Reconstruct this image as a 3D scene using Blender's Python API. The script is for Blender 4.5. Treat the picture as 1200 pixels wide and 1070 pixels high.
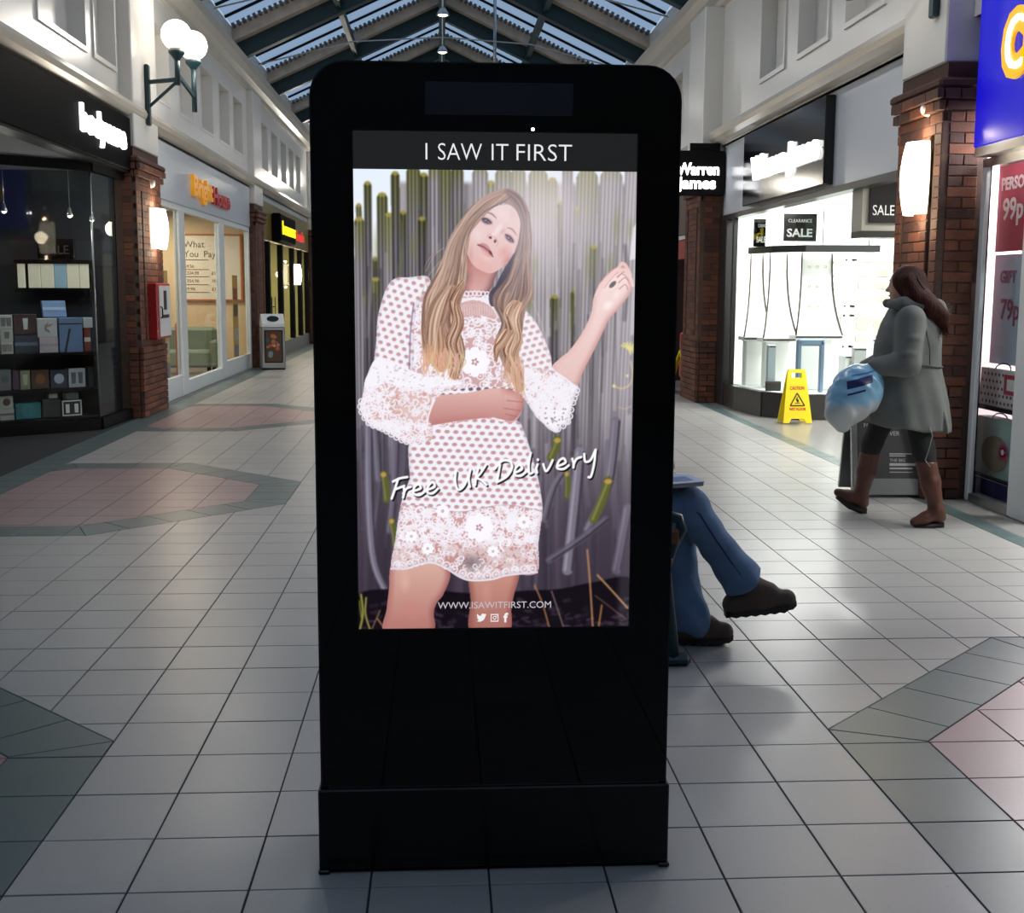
JWL = 1.7; SCREEN = 1.09; GLP = 45; RIDGE = 50; SKY = 1.0
PENDY = [9.0, 15.0, 21.0, 24.2, 30.0, 38.0, 47.0]
import bpy, bmesh, math, random
import numpy as np
from mathutils import Vector, Matrix
for o in list(bpy.data.objects): bpy.data.objects.remove(o, do_unlink=True)
scn = bpy.context.scene
COL = scn.collection
random.seed(7)

# ------------------------------------------------------------------ camera, sky, exposure
TILE = 0.305
EYE = 1.508
FPX, PITCH, YAW, ROLL = 1418.5, -0.136673, 0.0594729, 0.0050888
fw = Vector((math.sin(YAW)*math.cos(PITCH), math.cos(YAW)*math.cos(PITCH), math.sin(PITCH)))
rt = Vector((math.cos(YAW), -math.sin(YAW), 0)); up = rt.cross(fw)
rt, up = rt*math.cos(ROLL)+up*math.sin(ROLL), up*math.cos(ROLL)-rt*math.sin(ROLL)
cd = bpy.data.cameras.new('camera'); cam = bpy.data.objects.new('camera', cd); COL.objects.link(cam)
cd.sensor_fit = 'HORIZONTAL'; cd.sensor_width = 36; cd.lens = FPX/1200*36; cd.clip_start = .05; cd.clip_end = 300
cam.matrix_world = Matrix(((rt.x, up.x, -fw.x, 0), (rt.y, up.y, -fw.y, 0), (rt.z, up.z, -fw.z, EYE), (0, 0, 0, 1)))
scn.camera = cam
scn.view_settings.view_transform = 'Standard'; scn.view_settings.look = 'None'
scn.view_settings.gamma = 1; scn.view_settings.use_curve_mapping = False
scn.view_settings.exposure = -0.12
W = bpy.data.worlds.new('dusk_sky'); scn.world = W; W.use_nodes = True
wb = W.node_tree.nodes['Background']
wb.inputs[0].default_value = (.43, .57, .75, 1); wb.inputs[1].default_value = SKY

# ------------------------------------------------------------------ materials
MATS = {}
def srgb(c):
    if isinstance(c, str):
        c = [int(c[i:i+2], 16)/255 for i in (0, 2, 4)]
    return tuple((x/12.92 if x <= .04045 else ((x+.055)/1.055)**2.4) for x in c)
def mat(name, col, rough=.5, metal=0, spec=.5, noise=0, nscale=8, bump=0, bscale=60, emit=0, ecol=None, coat=0, trans=0, alpha=1, var=0):
    if name in MATS: return MATS[name]
    m = bpy.data.materials.new(name); m.use_nodes = True; MATS[name] = m
    nt = m.node_tree; b = nt.nodes['Principled BSDF']; c = srgb(col)
    b.inputs['Base Color'].default_value = (*c, 1); b.inputs['Roughness'].default_value = rough
    b.inputs['Metallic'].default_value = metal; b.inputs['Specular IOR Level'].default_value = spec
    b.inputs['Coat Weight'].default_value = coat; b.inputs['Coat Roughness'].default_value = .08
    b.inputs['Transmission Weight'].default_value = trans; b.inputs['Alpha'].default_value = alpha
    if emit:
        b.inputs['Emission Color'].default_value = (*srgb(ecol or col), 1); b.inputs['Emission Strength'].default_value = emit
    if noise or bump or var:
        tc = nt.nodes.new('ShaderNodeTexCoord')
    if noise or var:
        n = nt.nodes.new('ShaderNodeTexNoise'); n.inputs['Scale'].default_value = nscale; n.inputs['Detail'].default_value = 6
        nt.links.new(tc.outputs['Object'], n.inputs['Vector'])
        r = nt.nodes.new('ShaderNodeMapRange'); r.inputs['From Min'].default_value = .3; r.inputs['From Max'].default_value = .7
        r.inputs['To Min'].default_value = 1-noise; r.inputs['To Max'].default_value = 1+noise
        nt.links.new(n.outputs[0], r.inputs[0])
        mul = nt.nodes.new('ShaderNodeMix'); mul.data_type = 'RGBA'; mul.blend_type = 'MULTIPLY'; mul.inputs[0].default_value = 1
        mul.inputs[6].default_value = (*c, 1)
        last = r.outputs[0]
        if var:
            oi = nt.nodes.new('ShaderNodeObjectInfo'); r2 = nt.nodes.new('ShaderNodeMapRange')
            r2.inputs['To Min'].default_value = 1-var; r2.inputs['To Max'].default_value = 1+var
            nt.links.new(oi.outputs['Random'], r2.inputs[0]); mm = nt.nodes.new('ShaderNodeMath'); mm.operation = 'MULTIPLY'
            nt.links.new(last, mm.inputs[0]); nt.links.new(r2.outputs[0], mm.inputs[1]); last = mm.outputs[0]
        nt.links.new(last, mul.inputs[7]); nt.links.new(mul.outputs[2], b.inputs['Base Color'])
    if bump:
        n2 = nt.nodes.new('ShaderNodeTexNoise'); n2.inputs['Scale'].default_value = bscale; n2.inputs['Detail'].default_value = 4
        nt.links.new(tc.outputs['Object'], n2.inputs['Vector'])
        bp = nt.nodes.new('ShaderNodeBump'); bp.inputs['Strength'].default_value = bump; bp.inputs['Distance'].default_value = .01
        nt.links.new(n2.outputs[0], bp.inputs['Height']); nt.links.new(bp.outputs[0], b.inputs['Normal'])
    return m
def glass_mat(name, tint=(1, 1, 1), refl=.08, rough=.02, frost=0, fk=.4):
    m = bpy.data.materials.new(name); m.use_nodes = True; nt = m.node_tree; MATS[name] = m
    out = nt.nodes['Material Output']; nt.nodes.remove(nt.nodes['Principled BSDF'])
    t = nt.nodes.new('ShaderNodeBsdfTransparent'); t.inputs[0].default_value = (*tint, 1)
    g = nt.nodes.new('ShaderNodeBsdfGlossy'); g.inputs['Roughness'].default_value = rough
    fr = nt.nodes.new('ShaderNodeFresnel'); fr.inputs[0].default_value = 1.45
    ad = nt.nodes.new('ShaderNodeMath'); ad.operation = 'MULTIPLY_ADD'; ad.inputs[1].default_value = fk; ad.inputs[2].default_value = refl-.04*fk
    ad.use_clamp = True
    nt.links.new(fr.outputs[0], ad.inputs[0])
    mx = nt.nodes.new('ShaderNodeMixShader'); nt.links.new(ad.outputs[0], mx.inputs[0])
    nt.links.new(t.outputs[0], mx.inputs[1]); nt.links.new(g.outputs[0], mx.inputs[2]); last = mx
    if frost:
        tr = nt.nodes.new('ShaderNodeBsdfTranslucent'); tr.inputs[0].default_value = (.85, .9, .95, 1)
        m2 = nt.nodes.new('ShaderNodeMixShader'); m2.inputs[0].default_value = frost
        nt.links.new(mx.outputs[0], m2.inputs[1]); nt.links.new(tr.outputs[0], m2.inputs[2]); last = m2
    nt.links.new(last.outputs[0], out.inputs[0])
    return m

def tile_mat(name, col, c2, rough=.33):
    m = mat(name, col, rough=rough, spec=.55)
    nt = m.node_tree; b = nt.nodes['Principled BSDF']; g = nt.nodes.new('ShaderNodeNewGeometry')
    def noise(scale, detail=3):
        n = nt.nodes.new('ShaderNodeTexNoise'); n.inputs['Scale'].default_value = scale; n.inputs['Detail'].default_value = detail
        nt.links.new(g.outputs['Position'], n.inputs['Vector']); return n
    n1, n2, n3 = noise(1.3), noise(170, 2), noise(2.1, 4)
    r1 = nt.nodes.new('ShaderNodeMapRange'); r1.inputs[1].default_value = .2; r1.inputs[2].default_value = .8
    nt.links.new(n1.outputs[0], r1.inputs[0])
    mx = nt.nodes.new('ShaderNodeMix'); mx.data_type = 'RGBA'; mx.inputs[6].default_value = (*srgb(col), 1); mx.inputs[7].default_value = (*srgb(c2), 1)
    nt.links.new(r1.outputs[0], mx.inputs[0])
    r2 = nt.nodes.new('ShaderNodeMapRange'); r2.inputs[1].default_value = .27; r2.inputs[2].default_value = .34; r2.inputs[3].default_value = .55; r2.inputs[4].default_value = 1
    nt.links.new(n2.outputs[0], r2.inputs[0])
    ri = nt.nodes.new('ShaderNodeMapRange'); ri.inputs[3].default_value = .94; ri.inputs[4].default_value = 1.05
    nt.links.new(g.outputs['Random Per Island'], ri.inputs[0])
    mm = nt.nodes.new('ShaderNodeMath'); mm.operation = 'MULTIPLY'; nt.links.new(r2.outputs[0], mm.inputs[0]); nt.links.new(ri.outputs[0], mm.inputs[1])
    m2 = nt.nodes.new('ShaderNodeMix'); m2.data_type = 'RGBA'; m2.blend_type = 'MULTIPLY'; m2.inputs[0].default_value = 1
    nt.links.new(mx.outputs[2], m2.inputs[6]); nt.links.new(mm.outputs[0], m2.inputs[7]); nt.links.new(m2.outputs[2], b.inputs['Base Color'])
    r3 = nt.nodes.new('ShaderNodeMapRange'); r3.inputs[1].default_value = .2; r3.inputs[2].default_value = .8; r3.inputs[3].default_value = rough-.02; r3.inputs[4].default_value = rough+.03
    nt.links.new(n3.outputs[0], r3.inputs[0]); nt.links.new(r3.outputs[0], b.inputs['Roughness'])
    return m

M_TILE = tile_mat('pale_grey_floor_tile', '9d9b97', 'a7a5a2')
M_TEAL = tile_mat('teal_floor_tile', '4f5f60', '58696a')
M_PINK = tile_mat('pink_floor_tile', '9c8585', '94797a')
M_GROUT = mat('dark_grout', '2f2f30', .9, noise=.15)
M_MAT = mat('charcoal_entrance_carpet', '24252a', .95, bump=.4, bscale=300)
M_WHITE = mat('white_gloss_paint', 'd9d7d2', .28, noise=.02, nscale=2)
M_CREAM = mat('cream_gloss_moulding', 'cfc8bb', .22, noise=.03, nscale=3)
M_FASCIA = mat('satin_white_fascia', 'cdd3dc', .22)
M_PLAIN = mat('plain_plaster', 'b9b6b0', .7, noise=.04, nscale=3)
M_DARKWALL = mat('dark_blue_shop_wall', '1e2732', .6, noise=.05)
M_BLACK = mat('black_gloss', '08080a', .12, spec=.5)
M_BLACKSAT = mat('black_satin', '0e0e10', .45, spec=.12)
M_SIGNBLK = mat('black_sign_panel', '0e0f11', .6, spec=.02)
M_TEALMET = mat('dark_teal_painted_steel', '10333a', .4, noise=.06)
M_TIMBER = mat('weathered_beige_timber', 'b9ab9c', .7, noise=.16, nscale=5, bump=.2, bscale=30)
M_DENT = mat('dark_vent_block', '4a4f54', .6)
M_ALU = mat('brushed_aluminium', 'a9abac', .3, metal=.9)
M_WFRAME = mat('white_shop_frame', 'dfe4e6', .35)
M_MORTAR = mat('grey_brown_mortar', '54423a', .9, noise=.15, nscale=40)
M_BRICK = [mat('red_brown_brick', '5f3728', .75, noise=.2, nscale=14, bump=.35, bscale=90, var=.12),
           mat('dark_brick', '4a2d24', .75, noise=.2, nscale=14, bump=.35, bscale=90, var=.12),
           mat('orange_brick', '6f412c', .75, noise=.2, nscale=14, bump=.35, bscale=90, var=.12)]
M_GLASS = glass_mat('shop_window_glass', (.93, .96, .95), refl=.012, fk=.14)
M_ROOFGL = glass_mat('roof_glazing', (.86, .9, .95), refl=.03, rough=.1, frost=.3, fk=.25)

# ------------------------------------------------------------------ mesh helpers
class MB:
    def __init__(s): s.v = []; s.f = []; s.mi = []; s.sm = []
    def add(s, vs, fs, mi=0, smooth=False):
        n = len(s.v); s.v += [tuple(p) for p in vs]; s.f += [tuple(i+n for i in f) for f in fs]
        s.mi += [mi]*len(fs); s.sm += [smooth]*len(fs); return s
    def box(s, x0, x1, y0, y1, z0, z1, mi=0):
        vs = [(x, y, z) for z in (z0, z1) for y in (y0, y1) for x in (x0, x1)]
        return s.add(vs, [(0, 2, 3, 1), (4, 5, 7, 6), (0, 1, 5, 4), (2, 6, 7, 3), (0, 4, 6, 2), (1, 3, 7, 5)], mi)
    def bbox(s, x0, x1, y0, y1, z0, z1, b=.01, mi=0):
        """box with chamfered edges"""
        b = min(b, (x1-x0)*.49, (y1-y0)*.49, (z1-z0)*.49)
        c = Vector(((x0+x1)/2, (y0+y1)/2, (z0+z1)/2)); h = Vector(((x1-x0)/2, (y1-y0)/2, (z1-z0)/2))
        vs = []; idx = {}
        for sx in (-1, 1):
            for sy in (-1, 1):
                for sz in (-1, 1):
                    for a in range(3):
                        p = Vector((sx*(h.x-b), sy*(h.y-b), sz*(h.z-b))); p[a] = (sx, sy, sz)[a]*h[a]
                        idx[(sx, sy, sz, a)] = len(vs); vs.append(c+p)
        fs = []
        for a in range(3):
            o = [i for i in range(3) if i != a]
            for sg in (-1, 1):
                q = []
                for (u, w) in ((-1, -1), (1, -1), (1, 1), (-1, 1)):
                    k = [0, 0, 0]; k[a] = sg; k[o[0]] = u; k[o[1]] = w; q.append(idx[(*k, a)])
                fs.append(q)
        for a in range(3):
            o = [i for i in range(3) if i != a]
            for u in (-1, 1):
                for w in (-1, 1):
                    k0 = [0, 0, 0]; k0[o[0]] = u; k0[o[1]] = w; k1 = list(k0); k0[a] = -1; k1[a] = 1
                    fs.append([idx[(*k0, o[0])], idx[(*k1, o[0])], idx[(*k1, o[1])], idx[(*k0, o[1])]])
        for k in [(x, y, z) for x in (-1, 1) for y in (-1, 1) for z in (-1, 1)]:
            fs.append([idx[(*k, 0)], idx[(*k, 1)], idx[(*k, 2)]])
        return s.add(vs, fs, mi)
    def prism(s, poly, z0, z1, axis='z', mi=0, smooth=False):
        """poly in the plane normal to axis: z->(x,y) x->(y,z) y->(x,z)"""
        f = {'z': lambda a, b, c: (a, b, c), 'x': lambda a, b, c: (c, a, b), 'y': lambda a, b, c: (a, c, b)}[axis]
        n = len(poly); vs = [f(a, b, z0) for a, b in poly]+[f(a, b, z1) for a, b in poly]
        s.add(vs, [tuple(range(n))[::-1], tuple(range(n, 2*n))], mi)
        return s.add(vs, [(i, (i+1) % n, n+(i+1) % n, n+i) for i in range(n)], mi, smooth)
    def tube(s, pts, rad, n=8, mi=0, cap=True):
        pts = [Vector(p) for p in pts]; rs = rad if isinstance(rad, (list, tuple)) else [rad]*len(pts)
        vs = []; prev = None
        for i, p in enumerate(pts):
            d = (pts[min(i+1, len(pts)-1)]-pts[max(i-1, 0)]).normalized()
            a = prev-d*prev.dot(d) if prev else d.orthogonal()
            a.normalize(); prev = a; b = d.cross(a)
            vs += [p+(a*math.cos(t)+b*math.sin(t))*rs[i] for t in [2*math.pi*k/n for k in range(n)]]
        fs = [(i*n+k, i*n+(k+1) % n, (i+1)*n+(k+1) % n, (i+1)*n+k) for i in range(len(pts)-1) for k in range(n)]
        s.add(vs, fs, mi, True)
        if cap: s.add(vs[:n], [tuple(range(n))[::-1]], mi); s.add(vs[-n:], [tuple(range(n))], mi)
        return s
    def lathe(s, prof, c=(0, 0, 0), n=16, mi=0, a0=0, a1=2*math.pi, smooth=True):
        full = abs(a1-a0-2*math.pi) < 1e-6; m = n if full else n+1
        vs = [(c[0]+r*math.cos(a0+(a1-a0)*k/n), c[1]+r*math.sin(a0+(a1-a0)*k/n), c[2]+z) for r, z in prof for k in range(m)]
        fs = [(i*m+k, i*m+(k+1) % m, (i+1)*m+(k+1) % m, (i+1)*m+k) for i in range(len(prof)-1) for k in range(n)]
        return s.add(vs, fs, mi, smooth)
    def sphere(s, c, r, n=16, m=10, mi=0):
        r = r if isinstance(r, (tuple, list)) else (r, r, r)
        vs = [(c[0]+r[0]*math.sin(math.pi*i/m)*math.cos(2*math.pi*k/n), c[1]+r[1]*math.sin(math.pi*i/m)*math.sin(2*math.pi*k/n), c[2]-r[2]*math.cos(math.pi*i/m)) for i in range(m+1) for k in range(n)]
        return s.add(vs, [(i*n+k, i*n+(k+1) % n, (i+1)*n+(k+1) % n, (i+1)*n+k) for i in range(m) for k in range(n)], mi, True)
    def beam(s, a, b, w, h, mi=0, upv=(0, 0, 1)):
        """rectangular bar from a to b, width w, height h (centred)"""
        a, b = Vector(a), Vector(b); d = (b-a).normalized(); sd = d.cross(Vector(upv)).normalized(); u = sd.cross(d)
        vs = [p+sd*x*w/2+u*y*h/2 for p in (a, b) for (x, y) in ((-1, -1), (1, -1), (1, 1), (-1, 1))]
        return s.add(vs, [(0, 1, 2, 3)[::-1], (4, 5, 6, 7), (0, 1, 5, 4), (1, 2, 6, 5), (2, 3, 7, 6), (3, 0, 4, 7)], mi)
    def xf(s, M):
        s.v = [tuple(M @ Vector(p)) for p in s.v]; return s
    def mesh(s, name, mats):
        me = bpy.data.meshes.new(name); me.from_pydata(s.v, [], s.f)
        for m in (mats if isinstance(mats, (list, tuple)) else [mats]): me.materials.append(m)
        me.polygons.foreach_set('material_index', s.mi); me.polygons.foreach_set('use_smooth', s.sm)
        bm = bmesh.new(); bm.from_mesh(me)
        bmesh.ops.remove_doubles(bm, verts=bm.verts, dist=1e-5); bmesh.ops.recalc_face_normals(bm, faces=bm.faces)
        bm.to_mesh(me); bm.free(); me.update(); return me
    def build(s, name, mats, parent=None, world=True):
        me = s.mesh(name, mats); o = bpy.data.objects.new(name, me); COL.objects.link(o)
        if parent is not None:
            if world:
                p = parent.location.copy()
                if parent.parent: p += parent.parent.location
                me.transform(Matrix.Translation(-p))
            o.parent = parent
        return o
def tag(o, label, cat, group=None):
    o['label'] = label; o['category'] = cat
    if group: o['group'] = group
    return o
def struct(o): o['kind'] = 'structure'; return o
def stuff(o): o['kind'] = 'stuff'; return o
def thing(name, label, cat, loc=(0, 0, 0), group=None, rz=0):
    o = bpy.data.objects.new(name, None); COL.objects.link(o); o.location = loc; o.rotation_euler = (0, 0, rz); o.empty_display_size = .1
    return tag(o, label, cat, group)
def shell(name, loc=(0, 0, 0)):
    o = bpy.data.objects.new(name, None); COL.objects.link(o); o.location = loc; o.empty_display_size = .1; return struct(o)
def inst(src, loc, parent, name=None, rz=0):
    o = bpy.data.objects.new(name or src.name, src) ; COL.objects.link(o); o.parent = parent; o.location = loc; o.rotation_euler = (0, 0, rz); return o
def text(name, s, size, m, parent, origin, xdir, updir=(0, 0, 1), depth=.004, xs=1.0, bold=0, align='LEFT', world=True, shear=0, fit=None):
    cu = bpy.data.curves.new(name, 'FONT'); cu.body = s; cu.size = size; cu.extrude = depth/2; cu.offset = bold; cu.align_x = align; cu.shear = shear
    cu.resolution_u = 3
    to = bpy.data.objects.new(name, cu); me = bpy.data.meshes.new_from_object(to); bpy.data.objects.remove(to); bpy.data.curves.remove(cu)
    me.name = name; x = Vector(xdir).normalized(); u = Vector(updir).normalized(); n = x.cross(u)
    if fit:
        xsz = [v.co.x for v in me.vertices]; xs = fit/(max(xsz)-min(xsz)); mn = min(xsz)
        for v in me.vertices: v.co.x -= mn
    for v in me.vertices:
        c = v.co; v.co = x*c.x*xs+u*c.y+n*c.z
    o = bpy.data.objects.new(name, me); COL.objects.link(o); me.materials.clear(); me.materials.append(m); o.parent = parent
    p = Vector(origin)
    if world and parent is not None:
        p = p-parent.location-(parent.parent.location if parent.parent else Vector())
    me.transform(Matrix.Translation(p)); return o
def plight(name, loc, power, col=(1, .9, .75), rad=.1, parent=None, kind='POINT', size=.3, rot=None, spread=None):
    l = bpy.data.lights.new(name, kind); l.energy = power; l.color = col
    if kind == 'POINT': l.shadow_soft_size = rad
    if kind == 'AREA':
        if isinstance(size, tuple): l.shape = 'RECTANGLE'; l.size, l.size_y = size
        else: l.shape = 'DISK'; l.size = size
        if spread: l.spread = spread
    if kind == 'SPOT': l.spot_size = spread or 1.6; l.shadow_soft_size = rad; l.spot_blend = .6
    o = bpy.data.objects.new(name, l); COL.objects.link(o)
    p = Vector(loc)
    if parent is not None: o.parent = parent; p -= parent.location
    o.location = p
    if rot: o.rotation_euler = rot
    return o
# ------------------------------------------------------------------ floor: tiles on a grout bed
X0 = -3.5995*TILE; Y0 = 9.5724*TILE
FX0, FX1, FY0, FY1 = -3.55, 3.62, -9.3, 60.0
def clip(poly, a, b, c, keep_neg=True):
    out = []
    for i in range(len(poly)):
        p, q = poly[i], poly[(i+1) % len(poly)]; dp = a*p[0]+b*p[1]-c; dq = a*q[0]+b*q[1]-c
        if not keep_neg: dp, dq = -dp, -dq
        if dp <= 0: out.append(p)
        if dp*dq < 0:
            t = dp/(dp-dq); out.append((p[0]+(q[0]-p[0])*t, p[1]+(q[1]-p[1])*t))
    return out
def area(p): return abs(sum(p[i][0]*p[(i+1) % len(p)][1]-p[(i+1) % len(p)][0]*p[i][1] for i in range(len(p))))/2
def octagon(cx, cy, h, ch, hy):
    r2 = math.sqrt(.5); e = []
    for (a, b) in ((1, 0), (0, 1), (-1, 0), (0, -1)): e.append((a, b, a*cx+b*cy+(h if a else hy)))
    for (a, b) in ((1, 1), (-1, 1), (-1, -1), (1, -1)): e.append((a*r2, b*r2, r2*(a*cx+b*cy)+(h+hy-ch)*r2))
    return e
def octverts(cx, cy, h, ch, hy):
    k = h-ch; q = hy-ch
    return [(cx+h, cy-q), (cx+h, cy+q), (cx+k, cy+hy), (cx-k, cy+hy), (cx-h, cy+q), (cx-h, cy-q), (cx-k, cy-hy), (cx+k, cy-hy)]
OC = [(-2.678, 2.47, 2.58), (2.922, 2.47, 2.58), (-2.678, 9.02, 1.58), (-2.678, 14.57, 1.58)]
OH, OCH = 1.58, 1.08
IH = OH-TILE; ICH = OCH-TILE*.586
pieces = []     # (poly, kind)
floor = shell('floor', (0, 0, 0))
MB().box(FX0, FX1, FY0, FY1, -.12, -.004).build('grout_bed', M_GROUT, floor)
def cut_cell(cell):
    todo = [cell]
    for (cx, cy, hy) in OC:
        if abs(cell[0][0]-cx) > 2.2 or abs(cell[0][1]-cy) > hy+.6: continue
        nxt = []
        for p in todo:
            inn = p
            for (a, b, c) in octagon(cx, cy, IH, ICH, hy-TILE):
                if inn: inn = clip(inn, a, b, c)
            if inn and area(inn) > 2e-4: pieces.append((inn, 'pink'))
            rem = p
            for (a, b, c) in octagon(cx, cy, OH, OCH, hy):
                if not rem: break
                o = clip(rem, a, b, c, False)
                if o and area(o) > 2e-4: nxt.append(o)
                rem = clip(rem, a, b, c)
        todo = nxt
    pieces.extend((p, 'light') for p in todo)
ix0, ix1 = math.floor((FX0-X0)/TILE), math.ceil((FX1-X0)/TILE); iy0, iy1 = math.floor((FY0-Y0)/TILE), math.ceil((FY1-Y0)/TILE)
for j in range(iy0, iy1):
    for i in range(ix0, ix1):
        xa, xb = max(X0+i*TILE, FX0), min(X0+(i+1)*TILE, FX1); ya, yb = max(Y0+j*TILE, FY0), min(Y0+(j+1)*TILE, FY1)
        if xb-xa < .02 or yb-ya < .02: continue
        cell = [(xa, ya), (xb, ya), (xb, yb), (xa, yb)]
        if i == ix0 or xb < -3.22 or xa > 3.40: pieces.append((cell, 'teal'))
        else: cut_cell(cell)
for (cx, cy, hy) in OC:                                     # the teal bands, one tile wide, laid along each side
    vo, vi = octverts(cx, cy, OH, OCH, hy), octverts(cx, cy, IH, ICH, hy-TILE)
    for k in range(8):
        a, b, c, d = [Vector(p) for p in (vo[k], vo[(k+1) % 8], vi[(k+1) % 8], vi[k])]
        d_ = (b-a).normalized(); L_ = (b-a).length; trap = [tuple(a), tuple(b), tuple(c), tuple(d)]
        if k % 2 == 1: s0 = 0.0                                            # diagonal side: start at its corner
        else:                                                              # straight side: line up with the floor grid
            g0 = Y0 if abs(d_.y) > .5 else X0; p0 = a.y if abs(d_.y) > .5 else a.x; sg = d_.y+d_.x
            s0 = -((p0-g0)*sg % TILE)
        q = s0
        while q < L_-.01:
            o_ = a.dot(d_); pl = clip(trap, -d_.x, -d_.y, -(o_+q)); pl = clip(pl, d_.x, d_.y, o_+q+TILE) if pl else pl
            for (aa, bb, cc) in ((1, 0, 3.477), (-1, 0, 3.233)): pl = clip(pl, aa, bb, cc) if pl else pl
            if pl and area(pl) > 1e-3: pieces.append((pl, 'teal'))
            q += TILE
GAP = .0028
def inset(poly, g):
    c = (sum(p[0] for p in poly)/len(poly), sum(p[1] for p in poly)/len(poly)); res = []
    a = sum(poly[i][0]*poly[(i+1) % len(poly)][1]-poly[(i+1) % len(poly)][0]*poly[i][1] for i in range(len(poly)))
    if a < 0: poly = poly[::-1]
    n = len(poly); out = poly
    for i in range(n):
        p, q = poly[i], poly[(i+1) % n]; d = Vector((q[0]-p[0], q[1]-p[1]))
        if d.length < 1e-6: continue
        nn = Vector((d.y, -d.x)).normalized(); out = clip(out, nn.x, nn.y, nn.x*p[0]+nn.y*p[1]-g)
        if not out: return None
    return out
def inview(p):
    d = Vector((p[0], p[1], -EYE)); z = d.dot(fw)
    if z < .3: return None
    u, v = 600+FPX*d.dot(rt)/z, 535-FPX*d.dot(up)/z
    if -60 < u < 1260 and -60 < v < 1130: return z
TM = {'light': M_TILE, 'pink': M_PINK, 'teal': M_TEAL}
near = []; rest = {'light': MB(), 'pink': MB(), 'teal': MB()}
def tile_mb(p, dz=0, c=(0, 0)):
    q = [(a-c[0], b-c[1]) for a, b in p]; t = MB(); n = len(q)
    top = inset(q, .0012)
    if top and len(top) == n:
        vs = [(x, y, -.012) for x, y in q]+[(x, y, dz-.0012) for x, y in q]+[(x, y, dz) for x, y in top]
        t.add(vs, [tuple(range(2*n, 3*n))]+[(r*n+i, r*n+(i+1) % n, (r+1)*n+(i+1) % n, (r+1)*n+i) for r in (0, 1) for i in range(n)])
    else: t.prism(q, -.012, dz)
    return t
cand = []
for p, k in pieces:
    q = inset(p, GAP)
    if not q or len(q) < 3: continue
    c = (sum(x for x, _ in q)/len(q), sum(y for _, y in q)/len(q)); z = None
    for t in [c]+q:
        z = z or inview(t)
    hid = 3.0 < c[1] < 5.2 and -.33*c[1]/3 < c[0] < .58*c[1]/3 and c[1] > 3.1      # behind the kiosk foot
    cand.append((z if (z and not hid) else 999, q, k, c))
cand.sort(key=lambda t: t[0])
full = {}
for n, (z, q, k, c) in enumerate(cand):
    if n < 300 and z < 900:
        dz = random.uniform(-.0006, .0004)
        if len(q) == 4 and abs(area(q)-(TILE-2*GAP)**2) < 1e-5 and k != 'teal':
            if k not in full:
                h = TILE/2-GAP; full[k] = tile_mb([(-h, -h), (h, -h), (h, h), (-h, h)]).mesh('floor_tile', TM[k])
            inst(full[k], (c[0], c[1], dz), floor, 'floor_tile')
        else:
            o = tile_mb(q, 0, c).build('floor_tile', TM[k], floor, world=False); o.location = (c[0], c[1], dz)
    else:
        t = MB().prism(q, -.012, 0); rest[k].add(t.v, t.f)
for k in rest:
    if rest[k].v: stuff(rest[k].build('tile_field', TM[k], floor))
# shop entrance floors
fl = shell('floor_shops')
MB().box(-9.5, -3.55, 6.0, 14.35, -.1, -.002).build('entrance_carpet', M_MAT, fl)
MB().box(-9.5, -3.55, 14.35, 34, -.1, -.002).build('shop_floor', mat('grey_vinyl', '6d6a66', .4), fl)
MB().box(3.62, 9.5, -9, 60, -.1, -.002).build('shop_floor', mat('pale_shop_floor', '8d8b88', .25), fl)
MB().box(-9.5, -3.55, 34, 60, -.1, -.002).build('shop_floor', MATS['grey_vinyl'], fl)
MB().box(-9.5, -3.55, -9, 6, -.1, -.002).build('shop_floor', MATS['grey_vinyl'], fl)

# ------------------------------------------------------------------ upper walls with recessed panels
def upper_wall(name, side, xw, slots, y0, y1, z0=3.42, z1=5.62):
    """white wall above the shops; side -1 left, +1 right; slots = list of (ya, yb)"""
    w = shell(name, (0, 0, 0)); d = .16; za, zb = 3.95, 4.86
    def bx(mb, xa, xb, *r): return mb.box(min(xa, xb), max(xa, xb), *r)
    m = MB(); bx(m, xw+side*d, xw+side*.6, y0, y1, z0, z1)
    bx(m, xw, xw+side*d, y0, y1, z0, za); bx(m, xw, xw+side*d, y0, y1, zb, z1)
    yy = y0
    for (a, b) in slots:
        bx(m, xw, xw+side*d, yy, a, za, zb); yy = b
    bx(m, xw, xw+side*d, yy, y1, za, zb)
    m.build('wall_face', M_WHITE, w)
    for (a, b) in slots:                                # raised surround round every recess
        f = MB(); t, g = .05, (.022 if b < 15 else .006)
        for r in ((a-t, a, za-t, zb+t), (b, b+t, za-t, zb+t), (a, b, za-t, za), (a, b, zb, zb+t)): bx(f, xw-side*g, xw, *r)
        f.build('panel_surround', M_WHITE, w)
    prof = [(0, 0), (.10, .01), (.16, .05), (.18, .10), (.16, .15), (.10, .19), (0, .2)]      # half-round moulding over the shopfronts
    for (ma, mb_) in ([(y0, y1)] if side < 0 else [(9.42, y1)]):
        MB().prism([(xw-side*a, 3.44+b) for a, b in prof], ma, mb_, 'y', smooth=False).build('moulding', M_CREAM, w)
    prof = [(0, 0), (.05, .02), (.06, .1), (.14, .16), (.2, .26), (.22, .38), (.14, .42), (0, .42)]
    MB().prism([(xw-side*a, z1-.42+b) for a, b in prof], y0, y1, 'y').build('eaves_cornice', M_CREAM, w)
    a, b = sorted((xw+side*.02, xw+side*.3)); MB().box(a, b, y0, y1, z1-.02, 6.06).build('upper_strip', M_WHITE, w)
    return w
XL, XR = -3.62, 3.74
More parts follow.
